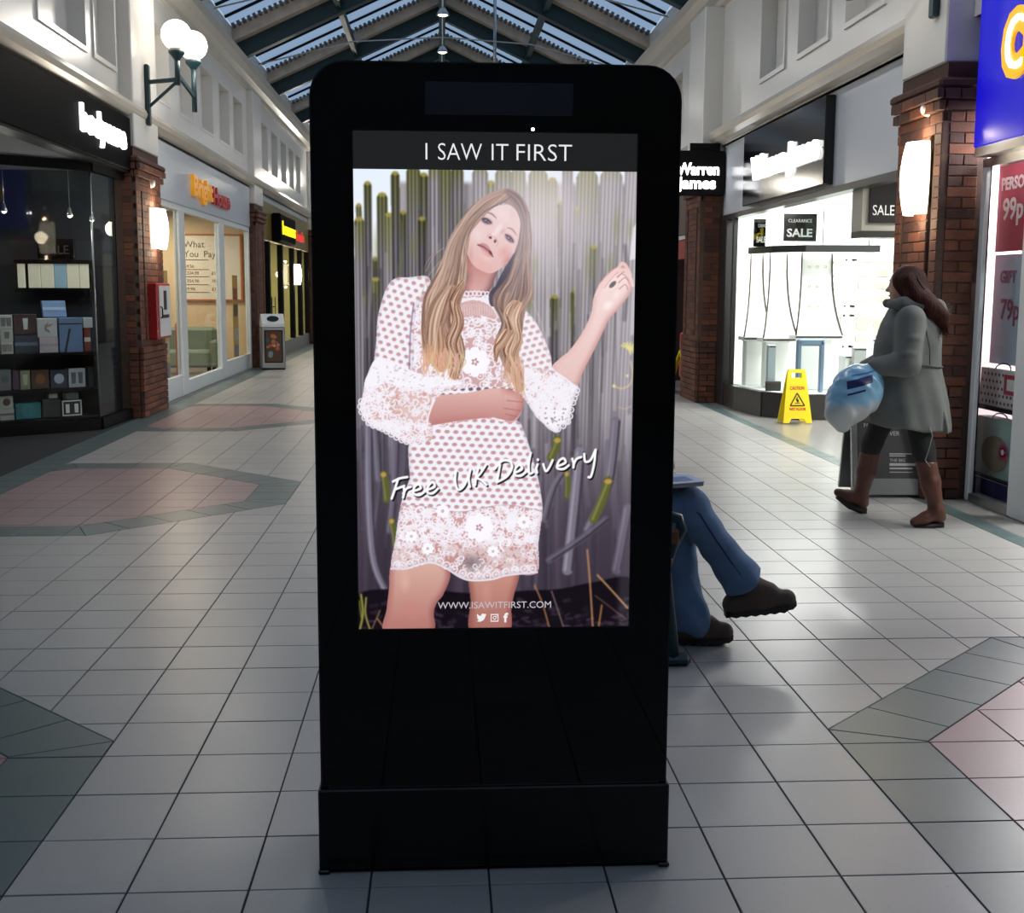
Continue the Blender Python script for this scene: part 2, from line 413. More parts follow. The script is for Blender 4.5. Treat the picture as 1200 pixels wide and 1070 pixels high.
sl = [(11.6, 13.05), (13.4, 14.2)]+[(y-.95, y) for y in (17.0, 18.57, 20.15, 21.7, 23.1)]+[(y-.95, y) for y in (26.4, 27.95, 29.5, 31.0, 32.4, 36, 37.5, 39)]+[(y-.95, y) for y in (2, 3.6, 5.2, 6.8, 8.4, 10.2)]
wl = upper_wall('wall_left', -1, XL, sorted(sl), -9.3, 60)
sr = [(y-.95, y) for y in (11.35, 12.85, 14.35, 18.4, 20, 21.6, 23.2, 24.8, 26.4, 1, 2.6, 4.2, 5.8, 7.4)]
wr = upper_wall('wall_right', 1, XR, sorted(sr), -9.3, 60)
# end walls of the arcade
we = shell('wall_far'); MB().box(-9.5, 9.5, 60, 60.3, -.1, 8).build('wall_face', M_WHITE, we)
we = shell('wall_back'); MB().box(-9.5, 9.5, -9.6, -9.3, -.1, 8).build('wall_face', M_PLAIN, we)
# outer shells of the shop units
ws = shell('wall_shops_left'); MB().box(-9.7, -9.5, -9.3, 60, -.1, 3.6).build('wall_face', M_PLAIN, ws)
MB().box(-9.5, -3.62, -9.3, 60, 3.42, 3.6).build('slab', M_PLAIN, ws)
ws = shell('wall_shops_right'); MB().box(9.5, 9.7, -9.3, 60, -.1, 3.6).build('wall_face', M_PLAIN, ws)
MB().box(3.75, 9.5, -9.3, 60, 3.42, 3.6).build('slab', M_PLAIN, ws)

# ------------------------------------------------------------------ glazed pitched roof
EV, RG, HW = 6.08, 7.80, 3.70
CXR = .06
SLOPE = math.atan2(RG-EV, HW)
rf = shell('ceiling', (0, 0, 0))
BEAMS = [22.5+4.35*k for k in range(-7, 9)]
glass = MB(); bars = MB(); side_names = (-1, 1)
for sd in (-1, 1):
    def P(t, y, dz=0): return (CXR+sd*HW*(1-t), y, EV+(RG-EV)*t+dz)      # t: 0 eave -> 1 ridge
    for b0 in range(-1, len(BEAMS)):
        ya = BEAMS[b0] if b0 >= 0 else -9.3; yb = BEAMS[b0+1] if b0+1 < len(BEAMS) else 60
        ya, yb = max(ya, -9.3), min(yb, 60)
        if yb-ya < .3: continue
        nb = 5
        for q in range(nb):
            y1, y2 = ya+(yb-ya)*q/nb, ya+(yb-ya)*(q+1)/nb
            for t0, t1 in ((0, .5), (.5, 1)):
                g = MB().add([P(t0, y1+.02, .02), P(t1, y1+.02, .02), P(t1, y2-.02, .02), P(t0, y2-.02, .02), P(t0, y1+.02, .035), P(t1, y1+.02, .035), P(t1, y2-.02, .035), P(t0, y2-.02, .035)],
                             [(0, 1, 2, 3), (4, 5, 6, 7), (0, 1, 5, 4), (1, 2, 6, 5), (2, 3, 7, 6), (3, 0, 4, 7)])
                g.build('roof_pane', M_ROOFGL, rf)
            if q:
                MB().beam(P(0, y1), P(1, y1), .035, .05).build('glazing_bar', M_BLACKSAT, rf)
    for yb in BEAMS:
        if yb < -9 or yb > 59.5: continue
        # pale timber beam with a row of vent blocks along its top, dark steel rafter behind and below it
        MB().beam(P(-.02, yb+.18, -.40), P(1, yb+.18, -.40), .12, .26).beam(P(-.02, yb+.18, -.55), P(1, yb+.18, -.55), .2, .025).build('steel_rafter', M_TEALMET, rf)
        MB().beam(P(-.02, yb-.03, -.13), P(1, yb-.03, -.13), .26, .24).build('timber_rafter', M_TIMBER, rf)
        dn = MB()
        for q in range(40):
            t = (q+.5)/40; dn.beam(P(t-.007, yb-.24, -.03), P(t+.007, yb-.24, -.03), .16, .06)
        stuff(dn.build('vent_block_row', M_DENT, rf))
    for t in (.5,):
        MB().beam(P(t, -9.2, -.40), P(t, 59.9, -.40), .10, .16).build('purlin', M_TEALMET, rf)
MB().box(CXR-.07, CXR+.07, -9.2, 59.9, RG-.62, RG-.1).build('ridge_beam', M_TEALMET, rf)
for yb in BEAMS:
    if 0 < yb < 59:
        MB().tube([(CXR-3.3, yb+.2, 5.5), (CXR-1.6, yb+.2, 5.92), (CXR, yb+.2, 6.02), (CXR+1.6, yb+.2, 5.92), (CXR+3.3, yb+.2, 5.5)], .012, 6).build('tie_rod', M_ALU, rf)
# gables
for y in (-9.3, 60): MB().prism([(CXR-HW, EV-.5), (CXR+HW, EV-.5), (CXR+HW, EV), (CXR, RG), (CXR-HW, EV)], y-.05, y+.05, 'y').build('gable', M_WHITE, rf)

# ------------------------------------------------------------------ brick pillars
BL, BH, BW = .217, .067, .045
CUT = {}
def pillar(label, side, xf, xback, y0, y1, zt=2.93, single=True):
    """xf front face (towards the mall), xback the shopfront plane, y0 near face"""
    s = side; root = thing('brick_pillar', label, 'pillar', (xf+s*.2, (y0+y1)/2, 0), 'brick pillars between the shopfronts')
    mid = (y0+y1)/2; st = (y1-y0)*.30; gr = .06
    a, b = sorted((xf+s*.05, xback+s*.03))
    MB().box(a, b, y0+.004, y1-.02, 0, zt).build('core', M_MORTAR, root)
    for (ya, yb) in ((y0+.004, mid-st-gr/2), (mid-st+gr/2, mid+st-gr/2), (mid+st+gr/2, y1-.02)):
        a, b = sorted((xf+s*.003, xf+s*.05)); MB().box(a, b, ya, yb, .8, zt-.26).build('core_face', M_MORTAR, root)
    a, b = sorted((xf+s*.003, xf+s*.05)); MB().box(a, b, y0+.004, y1-.02, 0, .8).build('core_face', M_MORTAR, root); MB().box(a, b, y0+.004, y1-.02, zt-.26, zt).build('core_face', M_MORTAR, root)
    meshes = [MB().bbox(-BW/2, BW/2, -BL/2, BL/2, 0, BH, .003).mesh('brick', m) for m in M_BRICK]
    meshx = [MB().bbox(-BL/2, BL/2, -BW/2, BW/2, 0, BH, .003).mesh('brick', m) for m in M_BRICK]
    half = [MB().bbox(-BW/2, BW/2, -BL/4+.003, BL/4-.003, 0, BH, .003).mesh('brick', m) for m in M_BRICK]
    halfx = [MB().bbox(-BL/4+.003, BL/4-.003, -BW/2, BW/2, 0, BH, .003).mesh('brick', m) for m in M_BRICK]
    joined = MB(); L = root.location
    def put(me, x, y, z, k):
        if single: inst(me[k], (x-L.x, y-L.y, z), root, 'brick')
        else:
            me_ = me[k]; n = len(joined.v); joined.add([(v.co.x+x, v.co.y+y, v.co.z+z) for v in me_.vertices], [tuple(p.vertices) for p in me_.polygons], k)
    rows = int(zt/.075)
    for r in range(rows):
        z = r*.075+.006
        zone = 0
        k = random.choices((0, 1, 2), (5, 2, 3))[0]
        proud = .03 if r in (9, 10) else (.02 if r < 9 else 0)            # plinth courses
        proud += .04 if r == rows-2 else (.07 if r == rows-1 else 0)
        # mall-facing face
        if 11 < r < rows-4: segs = [(y0, mid-st-gr/2), (mid-st+gr/2, mid+st-gr/2), (mid+st+gr/2, y1)]
        else: segs = [(y0-proud, y1)]
        for (ya, yb) in segs:
            y = ya; first = True
            while y < yb-.03:
                l = .1125 if (first and r % 2) else .225
                if y+l > yb+.01: l = .1125
                if y+l > yb+.012:
                    if yb-y > .05:
                        k = random.choices((0, 1, 2), (5, 2, 3))[0]; hm = yb-y-.01
                        put([MB().bbox(-BW/2, BW/2, -hm/2, hm/2, 0, BH, .003).mesh('brick', m) for m in M_BRICK] if (round(hm, 3), 0) not in CUT else CUT[(round(hm, 3), 0)], xf+s*(BW/2-proud-.004), y+hm/2+.005, z, k)
                    break
                k = random.choices((0, 1, 2), (5, 2, 3))[0]
                put(half if l < .2 else meshes, xf+s*(BW/2-proud-.004), y+l/2, z, k)
                y += l; first = False
        # face towards the camera
        x = xf-s*proud; depth = abs(xback-xf); done = 0; first = True
        x += s*.05; done = .05
        while done < depth-.04:
            l = .1125 if (first and not r % 2) else .225
            if done+l > depth+.02: l = .1125
            if done+l > depth+.06: break
            k = random.choices((0, 1, 2), (4, 3, 2))[0]
            put(halfx if l < .2 else meshx, x+s*l/2, y0+BW/2-proud-.004, z, k); x += s*l; done += l; first = False
    if not single: stuff(joined.build('brickwork', M_BRICK, root))
    # sandstone-like corbel cap
    a, b = sorted((xf-s*.06, xback)); MB().bbox(a, b, y0-.06, y1+.06, zt, zt+.07, .02).build('corbel', M_BRICK[1], root)
    a, b = sorted((xf+s*.02, xback)); MB().box(a, b, y0, y1, zt+.07, zt+.18).build('neck', M_BRICK[1], root)
    # white pilaster standing on the brickwork
    a, b = sorted((xf, xback+s*.1)); MB().bbox(a, b, y0+.02, y1-.02, zt+.18, 5.2, .012).build('white_pilaster', M_WHITE, root)
    return root
PIL = [('brick pillar with red fire box and wall light, beside the yellow and red shop sign', -1, -3.47, -3.68, 14.35, 15.6, True),
       ('brick pillar behind the litter bin', -1, -3.5, -3.66, 23.65, 24.75, False),
       ('brick pillar beyond the gold shop sign', -1, -3.5, -3.66, 34.0, 35.0, False),
       ('brick pillar with tall glowing wall light beside the blue shop sign', 1, 3.55, 3.86, 8.6, 9.45, True),
       ('brick pillar under the projecting black jeweller sign', 1, 3.48, 3.80, 16.3, 17.3, True)]
for p in PIL: pillar(*p[:6], single=p[6])
for y in (25.0, 33.0, 41.0): pillar('brick pillar in the row beyond the red shop', 1, 3.5, 3.7, y, y+1.0, single=False)
fd = shell('door_1')
M_EXITG = mat('dusk_blue_door_glass', '8fa6b8', .1)
for x in (-2.2, -1.1, 0.0, 1.1):
    MB().bbox(x, x+1.06, 59.9, 59.96, 0, 2.5, .01).build('door_frame', M_WFRAME, fd); MB().box(x+.08, x+.98, 59.88, 59.9, .12, 2.4).build('door_pane', M_EXITG, fd); MB().tube([(x+.9, 59.86, .9), (x+.9, 59.86, 1.4)], .015, 6).build('door_handle', M_ALU, fd)
# ------------------------------------------------------------------ shop units: plain carcasses
M_CEIL = mat('grey_shop_ceiling', '8d9094', .7)
M_LAMPW = mat('glowing_white_lamp', 'fff4e0', .3, emit=9, ecol='fff0d8')
M_SIGNW = mat('glowing_white_letters', 'ffffff', .3, emit=3.5)
M_COOL = mat('glowing_cool_panel', 'f4f8ff', .3, emit=4)
M_PRINTW = mat('white_print', 'f0f0ee', .4)
M_PRINTB = mat('black_print', '101012', .4)
sp = shell('wall_partitions')
for (xa, xb, ya, yb) in ((-9.5, -3.7, 5.9, 6.0), (-9.5, -3.68, 14.4, 14.5), (-9.5, -3.68, 23.75, 23.85), (-9.5, -3.7, 34.1, 34.2),
                         (3.9, 9.5, 9.25, 9.35), (3.82, 9.5, 16.5, 16.6)):
    MB().box(xa, xb, ya, yb, -.002, 3.42).build('partition', M_PLAIN, sp)
# plain shopfronts where the photograph looks past them
sf = shell('wall_shopfronts')
MB().box(-3.72, -3.62, -9.3, 5.9, 0, 3.42).build('shopfront', M_PLAIN, sf)
MB().box(-3.72, -3.62, 35.0, 60, 0, 3.42).build('shopfront', M_CREAM, sf)
MB().box(3.74, 3.84, -9.3, 3.4, 0, 3.42).build('shopfront', M_PLAIN, sf)
MB().box(3.74, 3.84, 20.5, 60, 0, 3.42).build('shopfront', M_CREAM, sf)

for (nm, xs, ya, yb) in (('window_1', 1, 26.1, 32.9), ('window_2', 1, 34.1, 40.9), ('window_3', 1, 42.1, 58), ('window_4', -1, 35.3, 45), ('window_5', -1, 46, 58)):
    wn = shell(nm); x = 3.72 if xs > 0 else -3.60
    MB().box(x-.02, x, ya, yb, 2.55, 3.3).build('fascia', M_SIGNBLK if nm in ('window_1', 'window_4') else M_FASCIA, wn)
    n_ = int((yb-ya)/1.6)
    for q in range(n_):
        a_, b_ = ya+(yb-ya)*q/n_, ya+(yb-ya)*(q+1)/n_
        MB().box(x-.012, x-.004, a_+.06, b_-.06, .35, 2.45).build('pane', mat('lit_far_shop_glass', 'c9bfa4', .1, emit=.3), wn); MB().box(x-.03, x, a_-.05, a_+.05, 0, 2.55).build('mullion', M_BLACKSAT, wn)
def ceiling_light(label, x, y, z, sx, sy, power, col=(1, .96, .9), group='flat ceiling lights inside the shops'):
    t = thing('ceiling_light', label, 'light', (x, y, z), group)
    fr = MB()
    for (a, b, c, d) in ((-sx/2, sx/2, -sy/2, -sy/2+.02), (-sx/2, sx/2, sy/2-.02, sy/2), (-sx/2, -sx/2+.02, -sy/2, sy/2), (sx/2-.02, sx/2, -sy/2, sy/2)): fr.box(a, b, c, d, -.04, 0)
    fr.build('frame', M_WFRAME, t, world=False)
    MB().box(-sx/2+.02, sx/2-.02, -sy/2+.02, sy/2-.02, -.025, -.005).build('diffuser', M_COOL, t, world=False)
    plight('lamp_light', (x, y, z-.06), power, col, parent=t, kind='AREA', size=(sx*.9, sy*.9))
    return t

# ------------------------------------------------------------------ dark cosmetics shop
MB().box(-9.5, -3.62, 6.0, 14.4, 2.83, 2.93).build('shop_ceiling', M_CEIL, shell('ceiling_cosmetics_shop'))
w = shell('wall_cosmetics_shop'); MB().box(-9.5, -3.72, 14.33, 14.4, 0, 2.83).build('wall_face', M_DARKWALL, w)
MB().box(-9.5, -3.74, 14.3, 14.33, 1.76, 2.04).build('grey_band', mat('slate_grey_panel', '2c343b', .6), w)
t = thing('fascia_sign', 'long black fascia sign with glowing white lowercase lettering', 'sign', (-3.55, 10.5, 2.83))
MB().bbox(-3.68, -3.5, 6.6, 14.33, 2.83, 3.415, .01).build('panel', M_SIGNBLK, t)
MB().box(-3.70, -3.52, 6.6, 14.33, 2.80, 2.83).build('underside_trim', M_BLACKSAT, t)
text('lettering', 'bodycare', .36, M_SIGNW, t, (-3.485, 12.35, 3.04), (0, 1, 0), depth=.03, bold=.012, fit=1.68)
P = [(-5.9, 11.35), (-4.48, 12.52), (-3.66, 13.2), (-3.62, 14.3)]
E_ = Vector((.7697, .6383)); N_ = Vector((.6383, -.7697))
fr = thing('shop_window', 'splayed black framed cosmetics shop window with glass panes', 'window', (-4.4, 12.7, 0))
for i in range(3):
    a, b = Vector((*P[i], 0)), Vector((*P[i+1], 0))
    zz = lambda v, z: (v.x, v.y, z)
    MB().beam(zz(a, .06), zz(b, .06), .08, .12).build('plinth', M_BLACKSAT, fr)
    MB().beam(zz(a, 2.77), zz(b, 2.77), .07, .10).build('head_bar', M_BLACKSAT, fr)
    MB().beam(zz(a, 1.42), zz(b, 1.42), .012, 2.58).build('glass_pane', M_GLASS, fr)
for p in (P[2],):
    MB().tube([(p[0], p[1], .12), (p[0], p[1], 2.72)], .012, 6).build('corner_post', M_ALU, fr)
def win(s, z, off=.12):
    """point along the splayed window, s metres from the frame's left post, off metres behind the glass"""
    q = Vector((-4.48, 12.52))+E_*s-N_*off; return Vector((q.x, q.y, z))
ANG = math.atan2(E_.y, E_.x)
sh = thing('display_shelves', 'black display shelves of gift boxes behind the splayed window', 'shelf', (*win(.4, 0, .3)[:2], .0))
for z in (.12, .425, .80):
    MB().beam(win(-1.5, z+.015, .26), win(1.1, z+.015, .26), .40, .03).build('shelf_board', M_BLACKSAT, sh)
MB().beam(win(-1.5, .42, .48), win(1.1, .42, .48), .02, .82).build('back_board', M_BLACKSAT, sh)
for s_ in (-1.49, -.2, 1.09): MB().beam(win(s_, .42, .06), win(s_, .42, .48), .02, .82).build('upright', M_BLACKSAT, sh)
def giftbox(label, s0, z0, s1, z1, col, deep=.09, off=.13, deco=None, dcol='f0f0f0', tilt=0, name='gift_box', cat='box'):
    w_, h_ = s1-s0, z1-z0; p = win((s0+s1)/2, z0, off)
    t = thing(name, label, cat, p, 'boxed gifts on the shop window shelves', ANG)
    t.rotation_euler = (tilt, 0, ANG)
    m = mat('card_'+col, col, .4, noise=.08, nscale=12); d = mat('card_'+dcol, dcol, .4)
    MB().bbox(-w_/2+.003, w_/2-.003, 0, deep, 0, h_, .004).build('carton', m, t, world=False)
    f = -.003
    if deco == 'tube':
        MB().prism([(-.02, .25*h_), (.02, .25*h_), (.028, .8*h_), (-.028, .8*h_)], f, .002, 'y').build('printed_tube', d, t, world=False)
    elif deco == 'tubes':
        for x in (-w_*.2, w_*.2): MB().prism([(x-.02, .2*h_), (x+.02, .2*h_), (x+.026, .8*h_), (x-.026, .8*h_)], f, .002, 'y').build('printed_tube', d, t, world=False)
    elif deco == 'disc':
        MB().prism([(w_*.28*math.cos(a), h_*.52+w_*.28*math.sin(a)) for a in np.linspace(0, 6.283, 17)[:-1]], f, .002, 'y').build('printed_disc', d, t, world=False)
    elif deco == 'band':
        MB().box(-w_/2+.006, w_/2-.006, f, .002, h_*.42, h_*.6).build('printed_band', d, t, world=False)
    elif deco == 'leaf':
        for k in range(4):
            a = .5+k*.6; c = (w_*.05+.03*math.cos(a*2), h_*.5+.03*math.sin(a*2))
            MB().prism([(c[0]+.04*math.cos(a), c[1]+.04*math.sin(a)), (c[0]-.012*math.sin(a), c[1]+.012*math.cos(a)), (c[0]-.04*math.cos(a), c[1]-.04*math.sin(a)), (c[0]+.012*math.sin(a), c[1]-.012*math.cos(a))], f, .002, 'y').build('printed_leaf', d, t, world=False)
    elif deco == 'ribbon':
        MB().box(-w_/2+.004, w_/2-.004, f-.002, .002, h_*.8, h_*.84).build('ribbon', d, t, world=False)
        MB().prism([(-w_*.3, 0), (-w_*.22, 0), (-.0, h_*.68), (-w_*.08, h_*.68)], f-.002, .002, 'y').build('ribbon', d, t, world=False)
    elif deco == 'frame':
        for r in ((-w_/2+.004, w_/2-.004, .004, .016), (-w_/2+.004, w_/2-.004, h_-.016, h_-.004), (-w_/2+.004, -w_/2+.016, .004, h_-.004), (w_/2-.016, w_/2-.004, .004, h_-.004)): MB().box(r[0], r[1], f, .002, r[2], r[3]).build('printed_border', d, t, world=False)
        for x in (-w_*.22, w_*.22): MB().box(x-.02, x+.02, f, .002, h_*.2, h_*.75).build('printed_tube', d, t, world=False)
    return t
A, B, C_ = .830, .455, .150
giftbox('white jar carton at the bottom of a stack of three', .105, A, .235, .955, 'd8d4cc', deco='tubes', dcol='8d8a86')
giftbox('white jar carton in the middle of a stack of three', .105, .956, .24, 1.085, 'cfccc6', deco='tube', dcol='77757a')
giftbox('white jar carton on top of a stack of three', .10, 1.086, .24, 1.23, 'd9d7d3', deco='tubes', dcol='7d7b80')
giftbox('dark navy gift box under a dark red box', .242, A, .494, 1.024, '2b3547', deco='band', dcol='6a7a94')
giftbox('dark red gift box with a white tube on its front', .245, 1.026, .49, 1.236, '3d1618', deco='tube')
giftbox('pale pink gift box under a white leaf box', .50, A, .705, .990, 'cdbfc6', deco='band', dcol='b9a9b2')
giftbox('white gift box printed with a pink leaf', .485, .992, .703, 1.19, 'd6d6d6', deco='leaf', dcol='a98a90')
giftbox('tall light blue gift box tied with dark ribbon', .715, A, .975, 1.195, '6d87b4', deco='ribbon', dcol='22283a')
giftbox('white gift box on a slim red box', .982, 1.086, 1.09, 1.194, 'cfd2d3', off=.13, deep=.08)
giftbox('slim red gift box under a white box', .982, A, 1.062, 1.084, '7d2a26', deco='band', dcol='d8d0c8', deep=.08)
lid = giftbox('open light blue box lid leaning on the tall blue gift box', .60, 1.20, .86, 1.376, '86a6d8', deep=.03, off=.24, deco='band', dcol='b8cdf0', tilt=-.2, name='box_lid', cat='box lid')
giftbox('grey gift box beside a slim purple box', .06, B, .198, .672, '77797c', deco='disc', dcol='5b5c60')
giftbox('slim purple gift box', .202, B, .278, .66, '4d2b47')
giftbox('pale green and cream gift box', .282, B, .392, .655, '8f9070', deco='tube', dcol='c9c6a4')
giftbox('brown gift box with an orange emblem', .396, B, .592, .656, '57301c', deco='disc', dcol='8a4d24')
giftbox('navy gift box printed with a silver ring', .598, B, .79, .648, '252d45', deco='disc', dcol='b9c2d6')
giftbox('white gift box printed with grey bottles', .795, B, .985, .654, 'b9bcc2', deco='tubes', dcol='5d6470')
giftbox('small dark teal carton at the end of the shelf', 1.01, B, 1.075, .664, '1c3944')
giftbox('round edged white basket of toiletries', .06, C_, .212, .27, 'b9b7b2', deco='band', dcol='6d6560', deep=.12)
giftbox('white and brown carton standing on the basket', .065, .272, .205, .398, 'c2c2b4', deco='disc', dcol='5d4138')
giftbox('flat teal gift box', .22, C_, .49, .318, '1b7680', deco='disc', dcol='2b8a93')
giftbox('black gift box beside a flat teal box', .5, C_, .70, .344, '1b1d22', deco='band', dcol='2b2e36')
giftbox('black gift box with white border and two tubes', .71, C_, .93, .322, '15161a', deco='frame')
giftbox('small silver carton behind the black boxes', .615, C_, .72, .392, 'a5a8a8', off=.24)
giftbox('small pale carton behind the bordered black box', .80, C_, .95, .388, '8d979b', off=.24)
# lit cabinet and dark notice on the far wall of the shop
cb = thing('wall_cabinet', 'lit wall cabinet with cream doors and blue centre at the back of the dark shop', 'cabinet', (-4.38, 14.2, 1.5))
MB().box(-4.80, -3.97, 14.12, 14.3, 1.46, 1.50).box(-4.80, -3.97, 14.12, 14.3, 1.78, 1.82).box(-4.80, -3.97, 14.28, 14.3, 1.46, 1.82).build('carcass', M_BLACKSAT, cb)
M_CAB = mat('lit_cream_panel', 'd8d3bf', .5, emit=.35)
for (a, b, m) in ((-4.78, -4.70, M_CAB), (-4.66, -4.53, M_CAB), (-4.52, -4.38, M_CAB), (-4.37, -4.24, mat('lit_blue_panel', '8fb0c4', .5, emit=.3)), (-4.23, -4.10, M_CAB), (-4.09, -3.99, M_CAB)):
    d = MB().bbox(a, b, 14.17, 14.2, 1.505, 1.775, .004).build('door', m, cb)
    if m is M_CAB and b-a > .09:
        MB().box(a+.02, b-.02, 14.155, 14.17, 1.62, 1.64).build('handle', M_BLACKSAT, d, world=False).location = (0, 0, 0)
nb = thing('notice_board', 'black hanging board with faint lettering above the lit cabinet', 'sign', (-4.36, 14.26, 1.84))
MB().bbox(-4.57, -4.16, 14.25, 14.29, 1.84, 2.06, .006).build('board', M_BLACK, nb)
text('lettering', 'SALE', .14, mat('dim_grey_print', '3a3d42', .5), nb, (-4.5, 14.247, 1.89), (1, 0, 0), depth=.004, fit=.28)
for i, (x, y, z, lb) in enumerate(((-4.47, 12.95, 2.3, 'small pendant spotlight over the left gift boxes'), (-3.86, 13.12, 2.27, 'small pendant spotlight over the blue gift box'), (-3.70, 13.36, 2.24, 'small pendant spotlight beside the glass corner'))):
    t = thing('pendant_spotlight', lb, 'light', (x, y, z), 'pendant spotlights in the dark shop window')
    MB().tube([(x, y, z+.06), (x, y, 2.83)], .004, 6).build('cord', M_ALU, t)
    MB().lathe([(.008, .07), (.014, .06), (.022, .02), (.034, -.02), (.030, -.02), (.015, .03)], (x, y, z), 12).build('shade', M_ALU, t)
    MB().sphere((x, y, z-.012), .022, 10, 6).build('bulb', M_LAMPW, t)
    plight('lamp_light', (x, y, z-.05), 6, (1, .95, .85), .03, t)
for i, (x, y) in enumerate(((-4.6, 11.6), (-5.6, 10.6), (-4.4, 9.6))):
    t = thing('downlight', 'round recessed downlight in the grey shop ceiling', 'light', (x, y, 2.83), 'recessed downlights in the dark shop ceiling')
    MB().lathe([(.05, 0), (.085, 0), (.085, -.012), (.05, -.012), (.05, 0)], (0, 0, 0), 16).build('ring', M_ALU, t, world=False)
    MB().lathe([(0, -.004), (.05, -.004), (.05, -.001), (0, -.001)], (0, 0, 0), 16).build('bulb', M_LAMPW, t, world=False)
    plight('lamp_light', (x, y, 2.79), 5, (1, .95, .88), .05, t, 'SPOT', spread=2.0)

# ------------------------------------------------------------------ furniture-rental shop: white fascia, yellow and red letters
M_YEL = mat('yellow_acrylic', 'f0a51d', .3, emit=.25); M_RED = mat('red_acrylic', 'a81c24', .35, emit=.12)
t = thing('fascia_sign', 'white fascia with raised yellow and red shop lettering', 'sign', (-3.63, 19.6, 2.66))
MB().bbox(-3.70, -3.60, 15.62, 23.63, 2.66, 3.415, .01).build('panel', M_FASCIA, t)
text('yellow_lettering', 'Bright', .40, M_YEL, t, (-3.575, 18.15, 2.86), (0, 1, 0), depth=.05, bold=.012, fit=1.5)
text('red_lettering', 'House', .37, M_RED, t, (-3.575, 19.7, 2.84), (0, 1, 0), depth=.05, bold=.012, fit=1.5)
fr = thing('shop_window', 'white framed shopfront with glazed door under the white fascia', 'window', (-3.65, 19.6, 0))
for (a, b) in ((15.62, 15.74), (17.35, 17.72), (20.45, 20.9), (23.5, 23.63)):
    MB().bbox(-3.70, -3.62, a, b, 0, 2.66, .008).build('mullion', M_WFRAME, fr)
MB().box(-3.70, -3.62, 15.62, 23.63, 2.58, 2.659).build('head_rail', M_WFRAME, fr)
for (a, b, h) in ((15.74, 17.35, .30), (17.72, 20.45, .20), (20.9, 23.5, .28)):
    MB().bbox(-3.69, -3.63, a, b, 0, h, .006).build('bottom_rail', M_WFRAME, fr)
    MB().box(-3.665, -3.655, a, b, h, 2.58).build('glass_pane', M_GLASS, fr)
w = shell('wall_rental_shop'); M_CREAMW = mat('warm_cream_wall', 'd9bd97', .7)
MB().box(-9.5, -3.72, 23.68, 23.75, 0, 3.0).build('wall_face', M_CREAMW, w)
MB().box(-9.5, -9.4, 14.5, 23.68, 0, 3.0).build('wall_face', M_CREAMW, w)
MB().box(-9.5, -3.72, 14.5, 23.75, 2.95, 3.05).build('shop_ceiling', mat('white_shop_ceiling', 'c9c4bc', .7), w)
mb = thing('price_board', 'white price board with orange border and printed price list', 'poster', (-4.4, 23.65, 1.3))
MB().box(-4.95, -3.80, 23.63, 23.67, 1.30, 2.50).build('panel', mat('cream_board', 'e3d6c2', .5), mb)
M_ORA = mat('orange_trim', 'b5652c', .5)
for z in (1.27, 2.5): MB().box(-4.95, -3.80, 23.62, 23.67, z, z+.035).build('trim', M_ORA, mb)
MB().box(-3.80, -3.76, 23.62, 23.67, 1.27, 2.535).build('trim', M_ORA, mb)
M_GREYP = mat('grey_print', '6b6058', .6); M_REDP = mat('dark_red_print', '7a2f2a', .6)
for (s, z, sz, m, x) in (('What', 2.28, .17, M_GREYP, -4.86), ('You', 2.10, .17, M_GREYP, -4.86), ('Pay', 2.10, .17, M_GREYP, -4.49), ('£4.56', 1.90, .085, M_REDP, -4.86), ('£234.98', 1.77, .085, M_REDP, -4.86), ('£354.98', 1.62, .085, M_REDP, -4.86), ('99.9%', 1.47, .085, M_REDP, -4.86), ('£1.56', 1.77, .085, M_REDP, -4.35), ('156', 1.62, .085, M_REDP, -4.35), ('£156', 1.47, .085, M_REDP, -4.35)):
    text('printed_text', s, sz, m, mb, (x, 23.627, z), (1, 0, 0), depth=.004)
for z in (2.04, 1.86, 1.725, 1.575, 1.43): MB().box(-4.86, -4.40, 23.624, 23.63, z, z+.012).build('printed_line', M_GREYP, mb)
def banner(label, y0, y1, z0, z1, x=-3.78):
    b = thing('window_banner', label, 'poster', (x, (y0+y1)/2, 0))
    MB().box(x-.008, x, y0, y1, z0, z1).build('sheet', mat('yellow_banner', 'dfa32c', .5), b)
    for k, (c, zz) in enumerate((('b0402a', z1-.45), ('54423a', z1-.75), ('5f6d8c', z0+.2), ('c9c3b0', z0+.5))):
        MB().box(x, x+.003, y0+.06, y1-.05, zz, zz+.22).build('printed_block', mat('banner_'+c, c, .5), b)
    MB().box(x-.1, x+.02, y0, y1, 0, z0).build('stand_base', M_ALU, b)
    return b
banner('tall yellow banner standing behind the glass beside the brick pillar', 16.75, 17.25, .06, 1.75)
banner('narrow yellow banner behind the glass between the door and the far pillar', 22.55, 23.1, .06, 1.75)
dp = thing('display_board', 'dark maroon display panel behind the shop window', 'panel', (-3.95, 16.4, 0))
MB().bbox(-4.0, -3.94, 16.1, 16.55, .03, 1.08, .01).build('panel', mat('maroon_board', '4a1d20', .5), dp); MB().box(-4.08, -3.86, 16.1, 16.55, 0, .03).build('foot', M_ALU, dp)
bp = thing('barrier_post', 'orange red barrier post standing in the shop doorway', 'post', (-3.82, 18.05, 0))
MB().lathe([(0, .025), (.12, .025), (.12, 0)], (-3.82, 18.05, 0), 16).build('base', M_ALU, bp)
MB().lathe([(.05, .025), (.05, .98), (.03, 1.02), (0, 1.02)], (-3.82, 18.05, 0), 12).build('post', mat('orange_red_paint', 'b5482c', .4), bp)
so = thing('armchair', 'grey green upholstered armchair inside the shop', 'chair', (-4.5, 22.0, 0)); M_SOFA = mat('grey_green_fabric', '77826c', .9, bump=.3, bscale=200)
